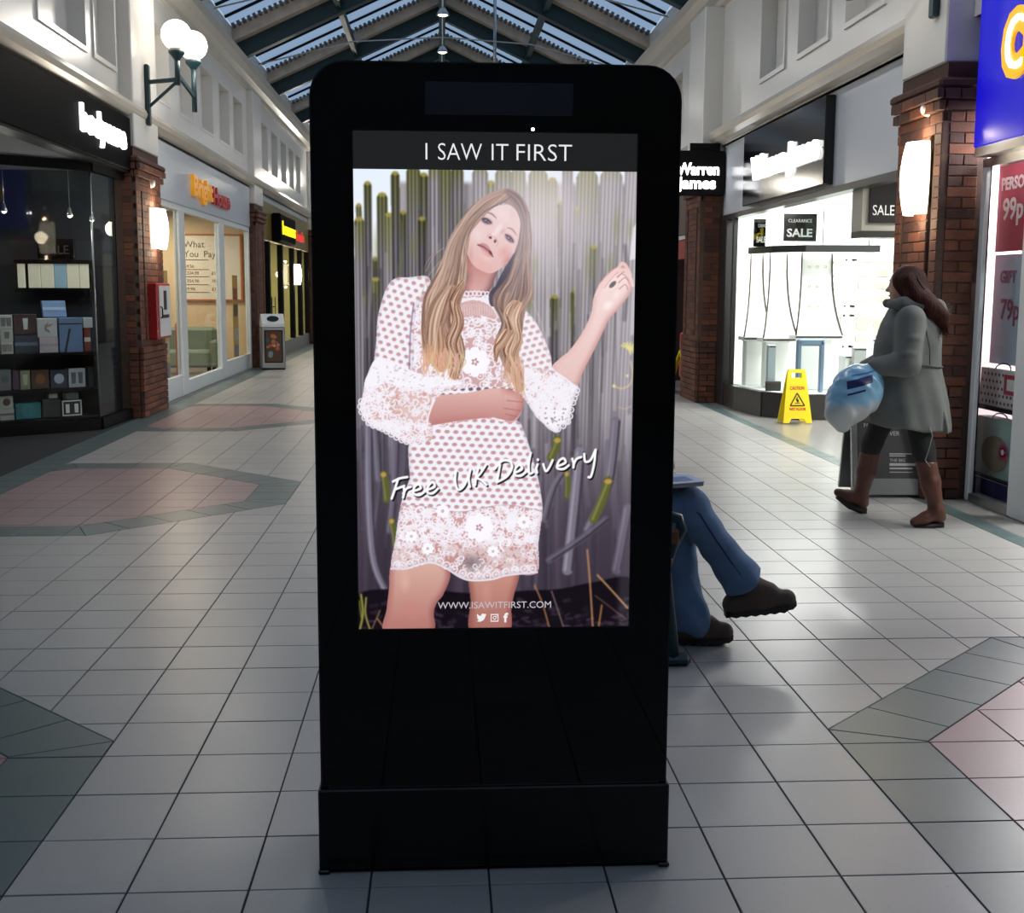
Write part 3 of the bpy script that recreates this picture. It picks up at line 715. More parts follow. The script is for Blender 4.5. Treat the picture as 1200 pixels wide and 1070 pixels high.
MB().bbox(-5.0, -4.05, 21.7, 22.3, .12, .42, .04).build('seat', M_SOFA, so); MB().bbox(-5.0, -4.05, 22.2, 22.42, .3, .82, .06).build('backrest', M_SOFA, so)
MB().bbox(-5.12, -4.98, 21.7, 22.4, .12, .6, .04).build('armrest', M_SOFA, so); MB().bbox(-4.07, -3.93, 21.7, 22.4, .12, .6, .04).build('armrest', M_SOFA, so)
for x in (-5.0, -4.1):
    for y in (21.8, 22.3): MB().box(x-.03, x+.03, y-.03, y+.03, 0, .13).build('leg', M_BLACKSAT, so)
for (x, y) in ((-5, 17), (-5, 20), (-5.2, 22.4)): ceiling_light('square ceiling light inside the cream walled shop', x, y, 2.95, .6, .6, 60, (1, .87, .68))

# ------------------------------------------------------------------ gold-fascia shop
M_GOLD = mat('olive_gold_fascia', '8f7c3a', .3, metal=.35, noise=.05)
t = thing('fascia_sign', 'olive gold fascia with yellow boxed lettering and red lettering', 'sign', (-3.63, 29, 2.5))
MB().bbox(-3.72, -3.60, 24.77, 33.98, 2.5, 3.3, .01).build('panel', M_GOLD, t)
MB().box(-3.70, -3.62, 24.77, 33.98, 3.3, 3.42).build('upper_panel', M_FASCIA, t)
MB().bbox(-3.60, -3.40, 26.6, 29.3, 2.52, 3.12, .03).build('sign_box', M_SIGNBLK, t)
text('yellow_lettering', 'bensons', .42, mat('glowing_yellow_letters', 'ffe81a', .4, emit=1.6), t, (-3.385, 26.8, 2.68), (0, 1, 0), depth=.02, bold=.0, fit=2.3)
text('red_lettering', 'for beds', .34, mat('glowing_red_letters', 'e0352b', .4, emit=.8), t, (-3.585, 29.7, 2.72), (0, 1, 0), depth=.02, bold=.01, fit=3.0)
fr = thing('shop_window', 'black mullioned shop window under the gold fascia', 'window', (-3.65, 29, 0))
MB().box(-3.72, -3.62, 24.77, 33.98, 0, .3).build('stall_riser', mat('grey_riser', '7b7a78', .4), fr)
ys = [24.8, 26.2, 28.3, 30.5, 32.2, 33.8]
for y in ys: MB().box(-3.72, -3.60, y, y+.16, .3, 2.5).build('mullion', M_BLACKSAT, fr)
for a, b in zip(ys, ys[1:]): MB().box(-3.665, -3.655, a+.16, b, .3, 2.5).build('glass_pane', M_GLASS, fr)
w = shell('wall_gold_shop'); M_YW = mat('pale_yellow_wall', 'd6c77f', .7)
MB().box(-9.5, -3.74, 33.98, 34.1, 0, 3.0).build('wall_face', M_YW, w); MB().box(-8, -7.9, 23.85, 33.98, 0, 3.0).build('wall_face', M_YW, w)
MB().box(-9.5, -3.74, 23.85, 34.1, 2.95, 3.05).build('shop_ceiling', MATS['white_shop_ceiling'], w)
for (y, z0, z1, c) in ((26.9, .35, .95, '3a2f2a'), (27.6, .3, 1.1, '6b5a48'), (29.2, .3, .8, '2c3038'), (31.2, .3, 1.0, '474036')):
    k = thing('display_stand', 'dark display stand inside the yellow walled shop', 'shelf', (-4.4, y, 0), 'display stands in the yellow shop')
    MB().bbox(-4.6, -4.2, y-.3, y+.3, .0, z0+.1, .01).build('base', mat('stand_'+c, c, .5), k)
    for zz in np.arange(z0+.25, z1+.3, .25): MB().box(-4.6, -4.2, y-.3, y+.3, zz, zz+.02).build('shelf_board', MATS['stand_'+c], k)
    for (a, b) in ((-4.6, -.3), (-4.22, -.3), (-4.6, .28), (-4.22, .28)): MB().box(a, a+.02, y+b, y+b+.02, z0+.1, z1+.3).build('upright', M_BLACKSAT, k)
for (x, y) in ((-5, 26), (-5, 29), (-5, 32)): ceiling_light('square ceiling light inside the yellow walled shop', x, y, 2.95, .6, .6, 55, (1, .9, .6))
# ------------------------------------------------------------------ card shop (blue sign)
M_BLUE = mat('glowing_blue_sign', '1410c8', .25, emit=.55, ecol='1a12d8')
t = thing('fascia_sign', 'glowing blue shop sign with yellow and white lettering', 'sign', (3.72, 6, 2.5))
MB().bbox(3.70, 3.735, 3.4, 8.42, 2.5, 3.75, .008).build('panel', M_BLUE, t)
MB().box(3.72, 3.90, 3.4, 8.44, 2.44, 2.5).build('underside_trim', M_ALU, t)
M_YL = mat('glowing_yellow_outline', 'f7b500', .3, emit=.8); M_WL = mat('glowing_white_fill', 'ffffff', .3, emit=1.2)
for (s_, yo) in (('card', 8.02), ('factory', 6.35)):
    text('yellow_lettering', s_, .78, M_YL, t, (3.69, yo, 2.92), (0, -1, 0), depth=.02, bold=.045, xs=.9)
    text('white_lettering', s_, .78, M_WL, t, (3.675, yo-.03, 2.92), (0, -1, 0), depth=.02, bold=-.012, xs=.9)
fr = thing('shop_window', 'white framed card shop window with posters behind the glass', 'window', (3.88, 7.5, 0))
MB().bbox(3.84, 3.875, 8.50, 8.57, 0, 2.44, .006).build('post', M_WFRAME, fr)
MB().box(3.876, 3.882, 8.50, 8.515, .06, 2.44).build('gasket', M_BLACKSAT, fr)
MB().bbox(3.84, 3.92, 7.62, 7.90, 0, 2.44, .008).build('post', M_WFRAME, fr)
MB().box(3.84, 3.92, 3.4, 8.56, 2.38, 2.44).build('head_rail', M_ALU, fr); MB().box(3.84, 3.92, 7.90, 8.50, 0, .06).build('bottom_rail', M_ALU, fr)
MB().box(3.875, 3.885, 7.90, 8.50, .06, 2.38).build('glass_pane', M_GLASS, fr)
MB().box(3.875, 3.885, 5.6, 7.62, .06, 2.38).build('glass_pane', M_GLASS, fr); MB().box(3.84, 3.92, 5.6, 7.62, 0, .06).build('bottom_rail', M_ALU, fr)
MB().bbox(3.82, 3.94, 5.4, 5.6, 0, 2.44, .008).build('post', M_WFRAME, fr)
def poster(label, x, y0, y1, z0, z1, col, lines):
    p = thing('window_poster', label, 'poster', (x, (y0+y1)/2, z0), 'printed posters in the card shop window')
    MB().box(x, x+.006, y0, y1, z0, z1).build('sheet', mat('poster_'+col, col, .45), p)
    for (s, z, sz, c, dy) in lines: text('printed_text', s, sz, mat('poster_ink_'+c, c, .5), p, (x-.002, y1-dy, z), (0, -1, 0), depth=.003, bold=.004)
    MB().tube([(x+.003, (y0+y1)/2, z1), (x+.003, (y0+y1)/2, 2.9)], .003, 5).build('hanging_wire', M_ALU, p)
    return p
poster('red hanging poster offering 99p in the card shop window', 4.06, 8.0, 8.77, 1.80, 2.44, 'b3304c', [('PERSONALISED', 2.24, .12, 'f4dfe2', .05), ('99p', 2.03, .21, 'f6eaea', .09)])
poster('pale blue hanging poster offering 79p in the card shop window', 4.08, 8.0, 8.80, .99, 1.78, 'a4bccf', [('GIFT', 1.58, .12, '8a5570', .10), ('79p', 1.32, .20, '7d2b4c', .13)])
rp = thing('window_poster', 'narrow dark red poster strip at the edge of the card shop window', 'poster', (4.0, 8.78, .9))
MB().box(4.0, 4.006, 8.84, 8.94, .35, 2.4).build('sheet', mat('dark_red_poster', 'a04058', .5), rp); MB().box(3.99, 4.016, 8.84, 8.94, .30, .35).build('weight_bar', M_ALU, rp)
MB().tube([(4.003, 8.89, 2.4), (4.003, 8.89, 2.9)], .003, 5).build('hanging_wire', M_ALU, rp)
MB().box(4.003-.003, 4.009, 8.84, 8.94, .0, .30).build('lower_sheet', MATS['dark_red_poster'], rp)
ys_ = thing('display_strip', 'yellow green plastic strip hanging in the card shop window', 'strip', (3.93, 8.02, 1.3))
MB().box(3.93, 3.945, 7.99, 8.03, 1.3, 2.38).build('strip', mat('lime_plastic', 'd8e02c', .4), ys_); MB().box(3.925, 3.95, 7.98, 8.04, 2.36, 2.4).build('clip', M_ALU, ys_)
pl = thing('display_plinth', 'navy blue display plinth at the foot of the card shop window', 'plinth', (4.2, 8.3, 0))
MB().bbox(3.95, 4.5, 7.95, 8.82, 0, .17, .006).build('block', mat('navy_board', '141a52', .4), pl); MB().box(3.96, 4.5, 7.95, 8.82, .17, .18).build('top_board', M_BLACKSAT, pl)
def giftbag(label, y0, y1, z0, z1, col, deco):
    b = thing('gift_bag', label, 'gift bag', (4.05, (y0+y1)/2, z0)); h = z1-z0; w_ = y1-y0; m = mat('bag_'+col, col, .4)
    MB().add([(-.04, -w_/2, 0), (.08, -w_/2, 0), (.08, w_/2, 0), (-.04, w_/2, 0), (-.03, -w_/2, h), (.07, -w_/2, h), (.07, w_/2, h), (-.03, w_/2, h)], [(0, 1, 2, 3), (4, 5, 6, 7), (0, 1, 5, 4), (1, 2, 6, 5), (2, 3, 7, 6), (3, 0, 4, 7)]).build('paper_body', m, b, world=False)
    MB().tube([(-.03+.012*math.sin(a), .12*math.cos(a), h+.045*math.sin(a)) for a in np.linspace(0, math.pi, 9)], .005, 6).build('handle', M_BLACKSAT if deco == 'dots' else MATS['white_print'], b, world=False)
    return b, h, w_
b, h, w_ = giftbag('white gift bag with dark spots and a framed label', 8.10, 8.79, .69, .96, 'e6dfe0', 'dots')
dm = MB().lathe([(0, 0), (.013, 0)], (0, 0, 0), 8).xf(Matrix.Rotation(-math.pi/2, 4, 'Y')).mesh('printed_spot', mat('maroon_ink', '5c1f38', .5))
for r in range(5):
    for c in range(11):
        yy, zz = -w_/2+.04+c*.058+(r % 2)*.029, .03+r*.05
        if yy < w_/2-.02 and not (yy < -.02 and zz > .1): inst(dm, (-.0425+zz*.038, yy, zz), b, 'printed_spot')
MB().box(-.046, -.034, -.30, -.06, .10, .24).build('label_frame', mat('crimson_card', 'b8324e', .5), b, world=False); MB().box(-.049, -.046, -.25, -.11, .13, .21).build('label_centre', M_PRINTW, b, world=False)
sh = thing('display_shelf', 'thin dark shelf between two gift bags in the card shop window', 'shelf', (4.2, 8.3, .72))
MB().box(3.98, 4.5, 7.95, 8.82, .66, .69).build('board', M_BLACKSAT, sh)
for y in (7.97, 8.78): MB().box(4.44, 4.48, y, y+.03, .18, .66).build('upright', M_ALU, sh)
b, h, w_ = giftbag('pale turquoise gift bag with a brown oval and a pink flower', 8.10, 8.80, .18, .60, 'a9c8c4', 'flower')
MB().prism([(.02+.2*math.cos(a), .17+.13*math.sin(a)) for a in np.linspace(0, 6.283, 25)[:-1]], -.052, -.036, 'x').build('printed_oval', mat('soft_brown_ink', '8d7d6c', .6), b, world=False)
for k in range(6):
    a = k*math.pi/3; MB().prism([(-.13+.035*math.cos(a)+.03*math.cos(q), .2+.035*math.sin(a)+.03*math.sin(q)) for q in np.linspace(0, 6.283, 11)[:-1]], -.056, -.05, 'x').build('printed_petal', mat('pink_ink', 'c43c7a', .5), b, world=False)
MB().prism([(-.13+.02*math.cos(q), .2+.02*math.sin(q)) for q in np.linspace(0, 6.283, 11)[:-1]], -.06, -.054, 'x').build('printed_flower_centre', M_PRINTW, b, world=False)
w = shell('wall_card_shop'); MB().box(3.94, 9.5, 9.18, 9.25, 0, 3.0).build('wall_face', mat('pale_pink_wall', 'd8c2c8', .7), w)
MB().box(3.92, 9.5, -9, 9.25, 2.9, 3.0).build('shop_ceiling', MATS['white_shop_ceiling'], w)
for (x, y) in ((4.45, 8.5), (4.9, 7.6), (5.5, 6), (6.2, 8.3)): ceiling_light('square ceiling light added to brighten the card shop', x, y, 2.9, .6, .6, 110, (1, .96, .95))  # unseen ceiling lamps added to brighten the window display

# ------------------------------------------------------------------ jeweller
t = thing('shop_fascia', 'pale satin fascia above the jeweller window', 'fascia', (3.82, 12.9, 2.5))
MB().bbox(3.78, 3.88, 9.47, 16.28, 2.5, 3.415, .008).build('panel', M_FASCIA, t)
MB().box(3.76, 3.90, 9.47, 16.28, 2.44, 2.5).build('underside_trim', mat('dark_grey_trim', '3a3a3a', .3), t)
t = thing('shop_sign', 'black jeweller sign board with glowing white lettering', 'sign', (3.7, 13.3, 2.53))
MB().bbox(3.68, 3.778, 11.7, 14.85, 2.53, 3.37, .008).build('board', M_BLACK, t)
M_SIGNX = mat('bright_white_letters', 'ffffff', .3, emit=4)
text('lettering', 'Warren James', .36, M_SIGNX, t, (3.66, 14.35, 2.80), (0, -1, 0), depth=.04, bold=.010, fit=2.5)
t = thing('projecting_sign', 'black projecting sign with two lines of glowing white lettering', 'sign', (3.5, 16.2, 2.76))
MB().bbox(3.02, 3.76, 16.16, 16.28, 2.76, 3.34, .008).build('box', M_BLACKSAT, t)
MB().box(3.3, 3.7, 16.2, 16.24, 3.34, 3.44).build('bracket', M_BLACKSAT, t)
text('lettering', 'Warren', .21, M_SIGNX, t, (3.12, 16.15, 3.03), (1, 0, 0), depth=.02, bold=.006, fit=.56)
text('lettering', 'James', .21, M_SIGNX, t, (3.12, 16.15, 2.85), (1, 0, 0), depth=.02, bold=.006, fit=.52)
M_JW = mat('bright_white_display', 'f4f4f2', .45); M_GRAPH = mat('graphite_frame', '2c2b2b', .3)
fr = thing('shop_window', 'jeweller shop window with graphite base and frameless glass', 'window', (4.3, 14.6, 0))
JP = [(3.80, 16.2), (3.80, 15.3), (3.92, 14.45), (4.25, 14.10), (5.75, 14.02)]
for i in range(4):
    a, b = Vector((*JP[i], 0)), Vector((*JP[i+1], 0))
    MB().beam((a.x, a.y, .15), (b.x, b.y, .15), .08, .30).build('base', M_GRAPH, fr)
    MB().beam((a.x, a.y, 1.37), (b.x, b.y, 1.37), .012, 2.14).build('glass_pane', M_GLASS, fr)
MB().bbox(3.74, 3.86, 15.9, 16.29, 0, 2.44, .01).build('frame_post', M_GRAPH, fr); MB().bbox(3.77, 3.83, 15.62, 15.68, .3, 2.44, .006).build('frame_post', M_GRAPH, fr)
w = shell('wall_jeweller')
MB().box(3.84, 9.5, 16.4, 16.5, 0, 2.9).build('wall_face', M_JW, w); MB().box(6.9, 7.0, 9.35, 16.4, 0, 2.9).build('wall_face', M_JW, w)
MB().box(3.9, 9.5, 9.35, 16.5, 2.8, 2.9).build('shop_ceiling', M_JW, w)
dk = thing('window_deck', 'white raised deck inside the jeweller window', 'platform', (4.8, 15, 0))
MB().prism([(3.86, 15.88), (3.86, 15.3), (3.98, 14.5), (4.29, 14.17), (5.70, 14.10), (5.70, 16.3), (3.86, 16.3)], 0, .30).build('block', M_JW, dk)
M_DKLINE = mat('dark_bronze_edge', '4a4038', .4)
def flare(label, xc, yc, wt, wb, z0=.93, z1=1.98):
    f = thing('jewellery_stand', label, 'display stand', (xc, yc, .3), 'flared white jewellery stands')
    n = 10; L = []; R_ = []
    for i in range(n+1):
        u = i/n; z = z0+(z1-z0)*u; w2 = wt/2+(wb-wt)/2*(1-u)**2.6; y = yc-.20*(1-u)**2.4
        L.append((xc-w2, y, z)); R_.append((xc+w2, y, z))
    vs = L+R_+[(p[0], p[1]+.03, p[2]) for p in L]+[(p[0], p[1]+.03, p[2]) for p in R_]; k = n+1
    fs = []
    for i in range(n): fs += [(i, i+1, k+i+1, k+i), (2*k+i, 3*k+i, 3*k+i+1, 2*k+i+1), (i, 2*k+i, 2*k+i+1, i+1), (k+i, k+i+1, 3*k+i+1, 3*k+i)]
    fs += [(0, k, 3*k, 2*k), (n, 2*k+n, 3*k+n, k+n)]
    MB().add(vs, fs).build('panel', M_JW, f)
    for S in (L, R_): MB().tube([(p[0], p[1]-.004, p[2]) for p in S], .011, 6).build('edge_strip', M_DKLINE, f)
    MB().box(xc-wb/2, xc+wb/2, yc-.21, yc+.1, z0-.05, z0).build('tray', M_JW, f)
    MB().box(xc-wb/2, xc+wb/2, yc-.215, yc-.20, z0-.035, z0-.012).build('tray_edge', M_DKLINE, f)
    MB().bbox(xc-wb*.35, xc+wb*.35, yc-.1, yc+.1, .30, z0-.05, .01).build('pedestal', M_JW, f)
    g = mat('gold_jewellery', 'b89b58', .25, metal=1)
    rnd = random.Random(int(xc*100))
    for r in range(3):
        for c in range(3):
            x, z = xc+(c-1)*wt*.26, z0+.35+r*.24
            MB().lathe([(.014, 0), (.018, .004), (.014, .008), (.010, .004), (.014, 0)], (0, 0, 0), 10).xf(Matrix.Translation((x, yc-.02-.2*max(0, 1-(z-z0)/(z1-z0))**2.4, z)) @ Matrix.Rotation(math.pi/2, 4, 'X')).build('ring', g, f)
    return f
flare('narrow flared white jewellery stand beside the window post', 4.07, 15.55, .16, .38)
flare('middle flared white jewellery stand with dark edges', 4.25, 15.18, .22, .44)
flare('widest flared white jewellery stand behind the yellow wet floor sign', 4.62, 14.80, .38, .58, .98, 1.98)
def sale(label, x0, x1, y, z0, z1, top=None, big='SALE', sz=.13):
    s = thing('sale_sign', label, 'sign', ((x0+x1)/2, y, z0), 'black sale signs in the jeweller window')
    MB().box(x0, x1, y, y+.015, z0, z1).build('board', M_BLACK, s)
    if top: text('lettering', top, .055, M_PRINTW, s, (x0+.05, y-.003, z1-.10), (1, 0, 0), depth=.004, fit=(x1-x0)*.72)
    text('lettering', big, sz, M_PRINTW, s, (x0+.035, y-.003, z0+.055), (1, 0, 0), depth=.004, bold=.003, fit=(x1-x0)*.78)
    return s
tr = thing('transom_shelf', 'black transom shelf with glass fronts across the top of the jeweller window', 'shelf', (4.5, 14.3, 1.97))
MB().prism([(3.86, 15.2), (3.97, 14.5), (4.28, 14.15), (5.15, 14.10), (5.15, 14.3), (4.36, 14.36), (4.1, 14.62), (4.0, 15.2)], 1.97, 2.05).build('board', M_GRAPH, tr)
for (a, b) in (((4.30, 14.17), (4.80, 14.14)), ((4.82, 14.14), (5.13, 14.12))): MB().beam((*a, 2.25), (*b, 2.25), .008, .36).build('glass_front', M_GLASS, tr)
MB().tube([(4.5, 14.22, 2.05), (4.5, 14.22, 2.8)], .006, 6).build('hanger', M_ALU, tr); MB().tube([(5.05, 14.2, 2.05), (5.05, 14.2, 2.8)], .006, 6).build('hanger', M_ALU, tr)
sale('black clearance sale sign on the transom shelf', 4.02, 4.41, 14.19, 2.09, 2.41, 'CLEARANCE')
sale('small black sale sign beside the window post', 3.86, 4.01, 14.95, 2.052, 2.39, 'CLEARANCE', sz=.10)
s = thing('sale_light_box', 'boxed black sale sign in a pale frame beside the brick pillar', 'sign', (4.05, 11.0, 2.1))
MB().box(3.84, 4.22, 11.02, 11.3, 2.06, 2.56).build('box', mat('pale_metal_box', 'a9a89e', .35), s)
MB().box(3.90, 4.17, 11.0, 11.02, 2.13, 2.50).build('board', M_BLACK, s); text('lettering', 'SALE', .13, M_PRINTW, s, (3.93, 10.997, 2.20), (1, 0, 0), depth=.004, fit=.2)
MB().box(3.84, 4.22, 11.0, 11.3, 2.0, 2.06).build('base_trim', M_GRAPH, s); MB().box(4.0, 4.04, 11.1, 11.2, 2.56, 2.8).build('hanger', M_ALU, s)
# plinth cubes, arch and cards in the lower half of the window
def cube(label, x0, x1, y0, y1, z1, m, name='display_block'):
    c = thing(name, label, 'display stand', ((x0+x1)/2, (y0+y1)/2, .3), 'display blocks in the jeweller window')
    MB().bbox(x0, x1, y0, y1, .30, z1, .008).build('block', m, c); MB().box(x0+.01, x1-.01, y0-.006, y0, z1-.03, z1-.015).build('edge_line', M_DKLINE, c)
    return c
cube('tall grey panel block beside the flared stands', 4.00, 4.10, 14.62, 14.70, .86, mat('pale_blue_grey_board', 'a9b4bc', .4))
cube('low dark block at the window corner', 3.97, 4.16, 14.56, 14.60, .42, M_GRAPH)
cube('white display block with cards', 4.85, 5.10, 14.3, 14.55, .75, M_JW); cube('small grey display block', 4.92, 5.08, 14.2, 14.28, .85, mat('pale_grey_board', 'b5b5b5', .4))
cube('white stepped display block near the shop door', 5.2, 5.5, 14.35, 14.6, .95, M_JW)
a = thing('arch_frame', 'blue grey arch frame standing in the jeweller window', 'frame', (4.5, 14.36, .3)); M_ARCH = mat('blue_grey_arch', '7188a3', .4)
MB().bbox(4.28, 4.33, 14.33, 14.40, .30, .92, .01).build('upright', M_ARCH, a); MB().bbox(4.56, 4.61, 14.33, 14.40, .30, .92, .01).build('upright', M_ARCH, a); MB().bbox(4.28, 4.61, 14.33, 14.40, .86, .95, .02).build('crosspiece', M_ARCH, a)
# wall display cases further inside
for i, (x0, x1, z0, z1) in enumerate(((4.95, 5.5, 1.30, 1.95), (5.6, 6.2, 1.30, 1.95), (4.95, 5.5, .75, 1.2), (5.6, 6.2, .75, 1.2))):
    c = thing('wall_case', 'white wall case of jewellery trays inside the jeweller', 'display case', ((x0+x1)/2, 16.3, z0), 'white wall cases inside the jeweller')
    MB().box(x0, x1, 16.28, 16.4, z0, z0+.03).box(x0, x1, 16.28, 16.4, z1-.03, z1).box(x0, x0+.03, 16.28, 16.4, z0, z1).box(x1-.03, x1, 16.28, 16.4, z0, z1).build('frame', M_JW, c)
    MB().box(x0+.03, x1-.03, 16.36, 16.4, z0+.03, z1-.03).build('back', mat('ivory_velvet', 'e6e4dc', .8), c)
    for r in range(3):
        for q in range(2):
            xx, zz = x0+.08+q*.24, z0+.08+r*.17; 
            if zz+.1 < z1: MB().box(xx, xx+.17, 16.33, 16.36, zz, zz+.09).build('tray', mat('grey_olive_tray', 'a7a596', .6), c)
for (x, y, p) in ((4.5, 15.2, 60), (5.3, 14.8, 60), (5.6, 12.2, 70), (5.0, 10.4, 30)): ceiling_light('bright square ceiling light inside the jeweller', x, y, 2.8, .6, .6, p*JWL, (1, .98, .95))

# ------------------------------------------------------------------ red shop further along on the right
w = shell('wall_red_shop'); MB().box(3.86, 9.5, 20.4, 20.5, 0, 3.0).build('wall_face', mat('maroon_dark_wall', '2a1414', .7), w)
MB().box(3.86, 9.5, 16.6, 20.5, 2.9, 3.0).build('shop_ceiling', MATS['white_shop_ceiling'], w)
t = thing('fascia_sign', 'plain brown fascia beyond the projecting sign', 'fascia', (3.8, 18.9, 2.3)); MB().bbox(3.74, 3.84, 17.32, 20.5, 2.36, 3.415, .01).build('panel', mat('brown_fascia', '4d3a34', .5), t)
MB().bbox(3.78, 3.86, 17.32, 20.48, 2.0, 2.3, .01).build('red_panel', mat('red_panel', '9c2420', .5), t); MB().box(3.76, 3.86, 17.32, 20.5, 2.3, 2.36).build('trim', M_WFRAME, t)
c = thing('red_sofa', 'red upholstered sofa in the shop doorway', 'sofa', (4.1, 19.0, 0)); M_REDU = mat('red_vinyl', 'b3201c', .35)
MB().bbox(3.85, 4.5, 18.7, 19.3, .12, .45, .03).build('seat', M_REDU, c); MB().bbox(3.85, 4.5, 19.25, 19.4, .12, .85, .03).build('backrest', M_REDU, c)
for x in (3.9, 4.45):
    for y in (18.78, 19.3): MB().box(x-.02, x+.02, y-.02, y+.02, 0, .13).build('leg', M_BLACKSAT, c)
ceiling_light('square ceiling light inside the dim red shop', 4.8, 18.5, 2.9, .6, .6, 10, (1, .85, .75))

# ------------------------------------------------------------------ wall lamps
M_FROST = mat('glowing_frosted_shade', 'fff0d4', .4, emit=4.2, ecol='fff0d6')
M_GLOBE = mat('glowing_opal_globe', 'fff6e6', .2, emit=5, ecol='fff3e0')
def sconce(label, side, x, y, zc, h=.50, w_=.34, power=14):
    t = thing('wall_sconce', label, 'wall light', (x, y, zc), 'tall glowing wall lights on the pillars'); s = -side
    MB().bbox(*sorted((x, x+s*.02)), y-w_*.4, y+w_*.4, zc-h*.4, zc+h*.4, .004).build('back_plate', M_ALU, t)
    n = 12; vs = []; rows = 7
    for r in range(rows):
        u = r/(rows-1)*2-1; bul = .12+.035*(1-u*u)
        for k in range(n+1):
            a = math.pi*k/n; vs.append((x+s*(.02+bul*math.sin(a)), y+(w_/2-.02*u*u)*math.cos(a), zc+u*h/2))
    fs = [(r*(n+1)+k, r*(n+1)+k+1, (r+1)*(n+1)+k+1, (r+1)*(n+1)+k) for r in range(rows-1) for k in range(n)]
    MB().add(vs, fs, 0, True).build('shade', M_FROST, t)
    for z in (zc-h*.45, zc+h*.42): MB().tube([(x+s*.02, y-w_*.4, z), (x+s*.02, y+w_*.4, z)], .008, 6).build('bracket', M_ALU, t)
    plight('lamp_light', (x+s*.24, y, zc), power, (1, .84, .62), .10, t)
    plight('lamp_light', (x+s*.10, y, zc-h*.62), power*.25, (1, .8, .55), .03, t)
    plight('lamp_light', (x+s*.10, y, zc+h*.62), power*.25, (1, .8, .55), .03, t)
    return t
sconce('tall glowing wall light on the brick pillar above the fire box', -1, -3.475, 15.18, 2.22, .48, .50)
sconce('tall glowing wall light on the brick pillar beside the blue sign', 1, 3.548, 8.88, 2.33, .52, .29)
sconce('added glowing lamp standing in for a reflection in the gold shop window', -1, -3.60, 30.6, 1.86, .5, .6, 8)  # added lamp in place of the pillar light's reflection in the shop glass
sconce('glowing wall light on the far brick pillar', -1, -3.505, 34.4, 1.88, .5, .6, 8)
for (lb, x, y, s) in (('small white sensor dome above the wall light on the fire box pillar', -3.475, 15.1, 1), ('small white sensor dome above the wall light by the blue sign', 3.548, 8.86, -1)):
    t = thing('wall_sensor', lb, 'sensor', (x, y, 2.78)); z = 2.76 if s > 0 else 2.83
    MB().lathe([(.06, 0), (.06, .012), (.05, .018), (0, .018)], (0, 0, 0), 14).xf(Matrix.Translation((x, y, z)) @ Matrix.Rotation(s*math.pi/2, 4, 'Y')).build('base', M_PRINTW, t)
    MB().sphere((x+s*.02, y, z), (.04, .05, .055), 14, 8).build('dome', M_PRINTW, t)
def globe_lamp(label, side, x, y, zb, power=45):
    s = -side; t = thing('globe_lamp', label, 'wall light', (x, y, zb), 'twin globe bracket lamps')
    MB().bbox(*sorted((x, x+s*.05)), y-.05, y+.05, zb, zb+.70, .012).build('wall_plate', M_TEALMET, t)
    MB().beam((x+s*.04, y, zb+.50), (x+s*.42, y-.05, zb+.53), .035, .045).build('arm', M_TEALMET, t)
    MB().beam((x+s*.04, y, zb+.22), (x+s*.40, y-.05, zb+.52), .025, .03).build('brace', M_TEALMET, t)
    MB().beam((x+s*.38, y-.05, zb+.60), (x+s*.46, y+.55, zb+.42), .035, .045).build('cross_arm', M_TEALMET, t)
    for (gx, gy, z0) in ((x+s*.39, y-.06, zb+.46), (x+s*.46, y+.55, zb+.24)):
        MB().tube([(gx, gy, z0), (gx, gy, zb+.80)], .032, 8).build('stem', M_TEALMET, t)
        MB().lathe([(.03, .74), (.05, .77), (.095, .82), (.10, .85), (.06, .86), (0, .86)], (gx, gy, zb), 14).build('cup', M_TEALMET, t)
        MB().sphere((gx, gy, zb+1.03), .175, 20, 14).build('globe', M_GLOBE, t)
        MB().lathe([(.085, .85), (.09, .90), (.08, .95), (0, .95)], (gx, gy, zb), 14).build('lamp_holder', mat('grey_lamp_holder', 'b9b2a8', .4), t)
        plight('lamp_light', (gx+s*.24, gy, zb+1.08), power, (1, .92, .8), .17, t)
    return t
globe_lamp('twin globe bracket lamp on the pillar between the black and white shop signs', -1, -3.47, 15.0, 3.42, GLP)
globe_lamp('twin globe bracket lamp on the pillar beside the blue sign', 1, 3.55, 8.8, 3.45, GLP*.5)
globe_lamp('twin globe bracket lamp on the pillar beyond the gold shop', -1, -3.5, 34.5, 3.45, GLP)
# ridge pendants
for y in PENDY:
    t = thing('ridge_pendant', 'small bright floodlight hanging on a thin rod from the roof ridge', 'light', (CXR, y, 6.1), 'floodlights hanging from the roof ridge')
    MB().tube([(CXR, y, 6.12), (CXR, y, RG-.60)], .012, 6).build('rod', M_PRINTW, t)
    MB().lathe([(.02, .10), (.05, .08), (.09, .02), (.11, -.03), (.10, -.03), (.07, .02), (0, .05)], (CXR, y, 6.06), 14).build('shade', M_ALU, t)
    MB().sphere((CXR, y, 6.045), (.085, .085, .03), 12, 6).build('bulb', M_LAMPW, t)
    plight('lamp_light', (CXR, y, 5.97), RIDGE, (1, .95, .88), parent=t, kind='AREA', size=.5)
po = thing('hanging_pole', 'slim pale pole hanging from the roof beside the ridge lamp', 'pole', (1.06, 24, 5.2)); MB().tube([(1.06, 24, 5.2), (1.06, 24, 7.3)], .03, 8).build('pole', M_ALU, po); MB().sphere((1.06, 24, 5.2), .05, 10, 6).build('end_cap', M_ALU, po)

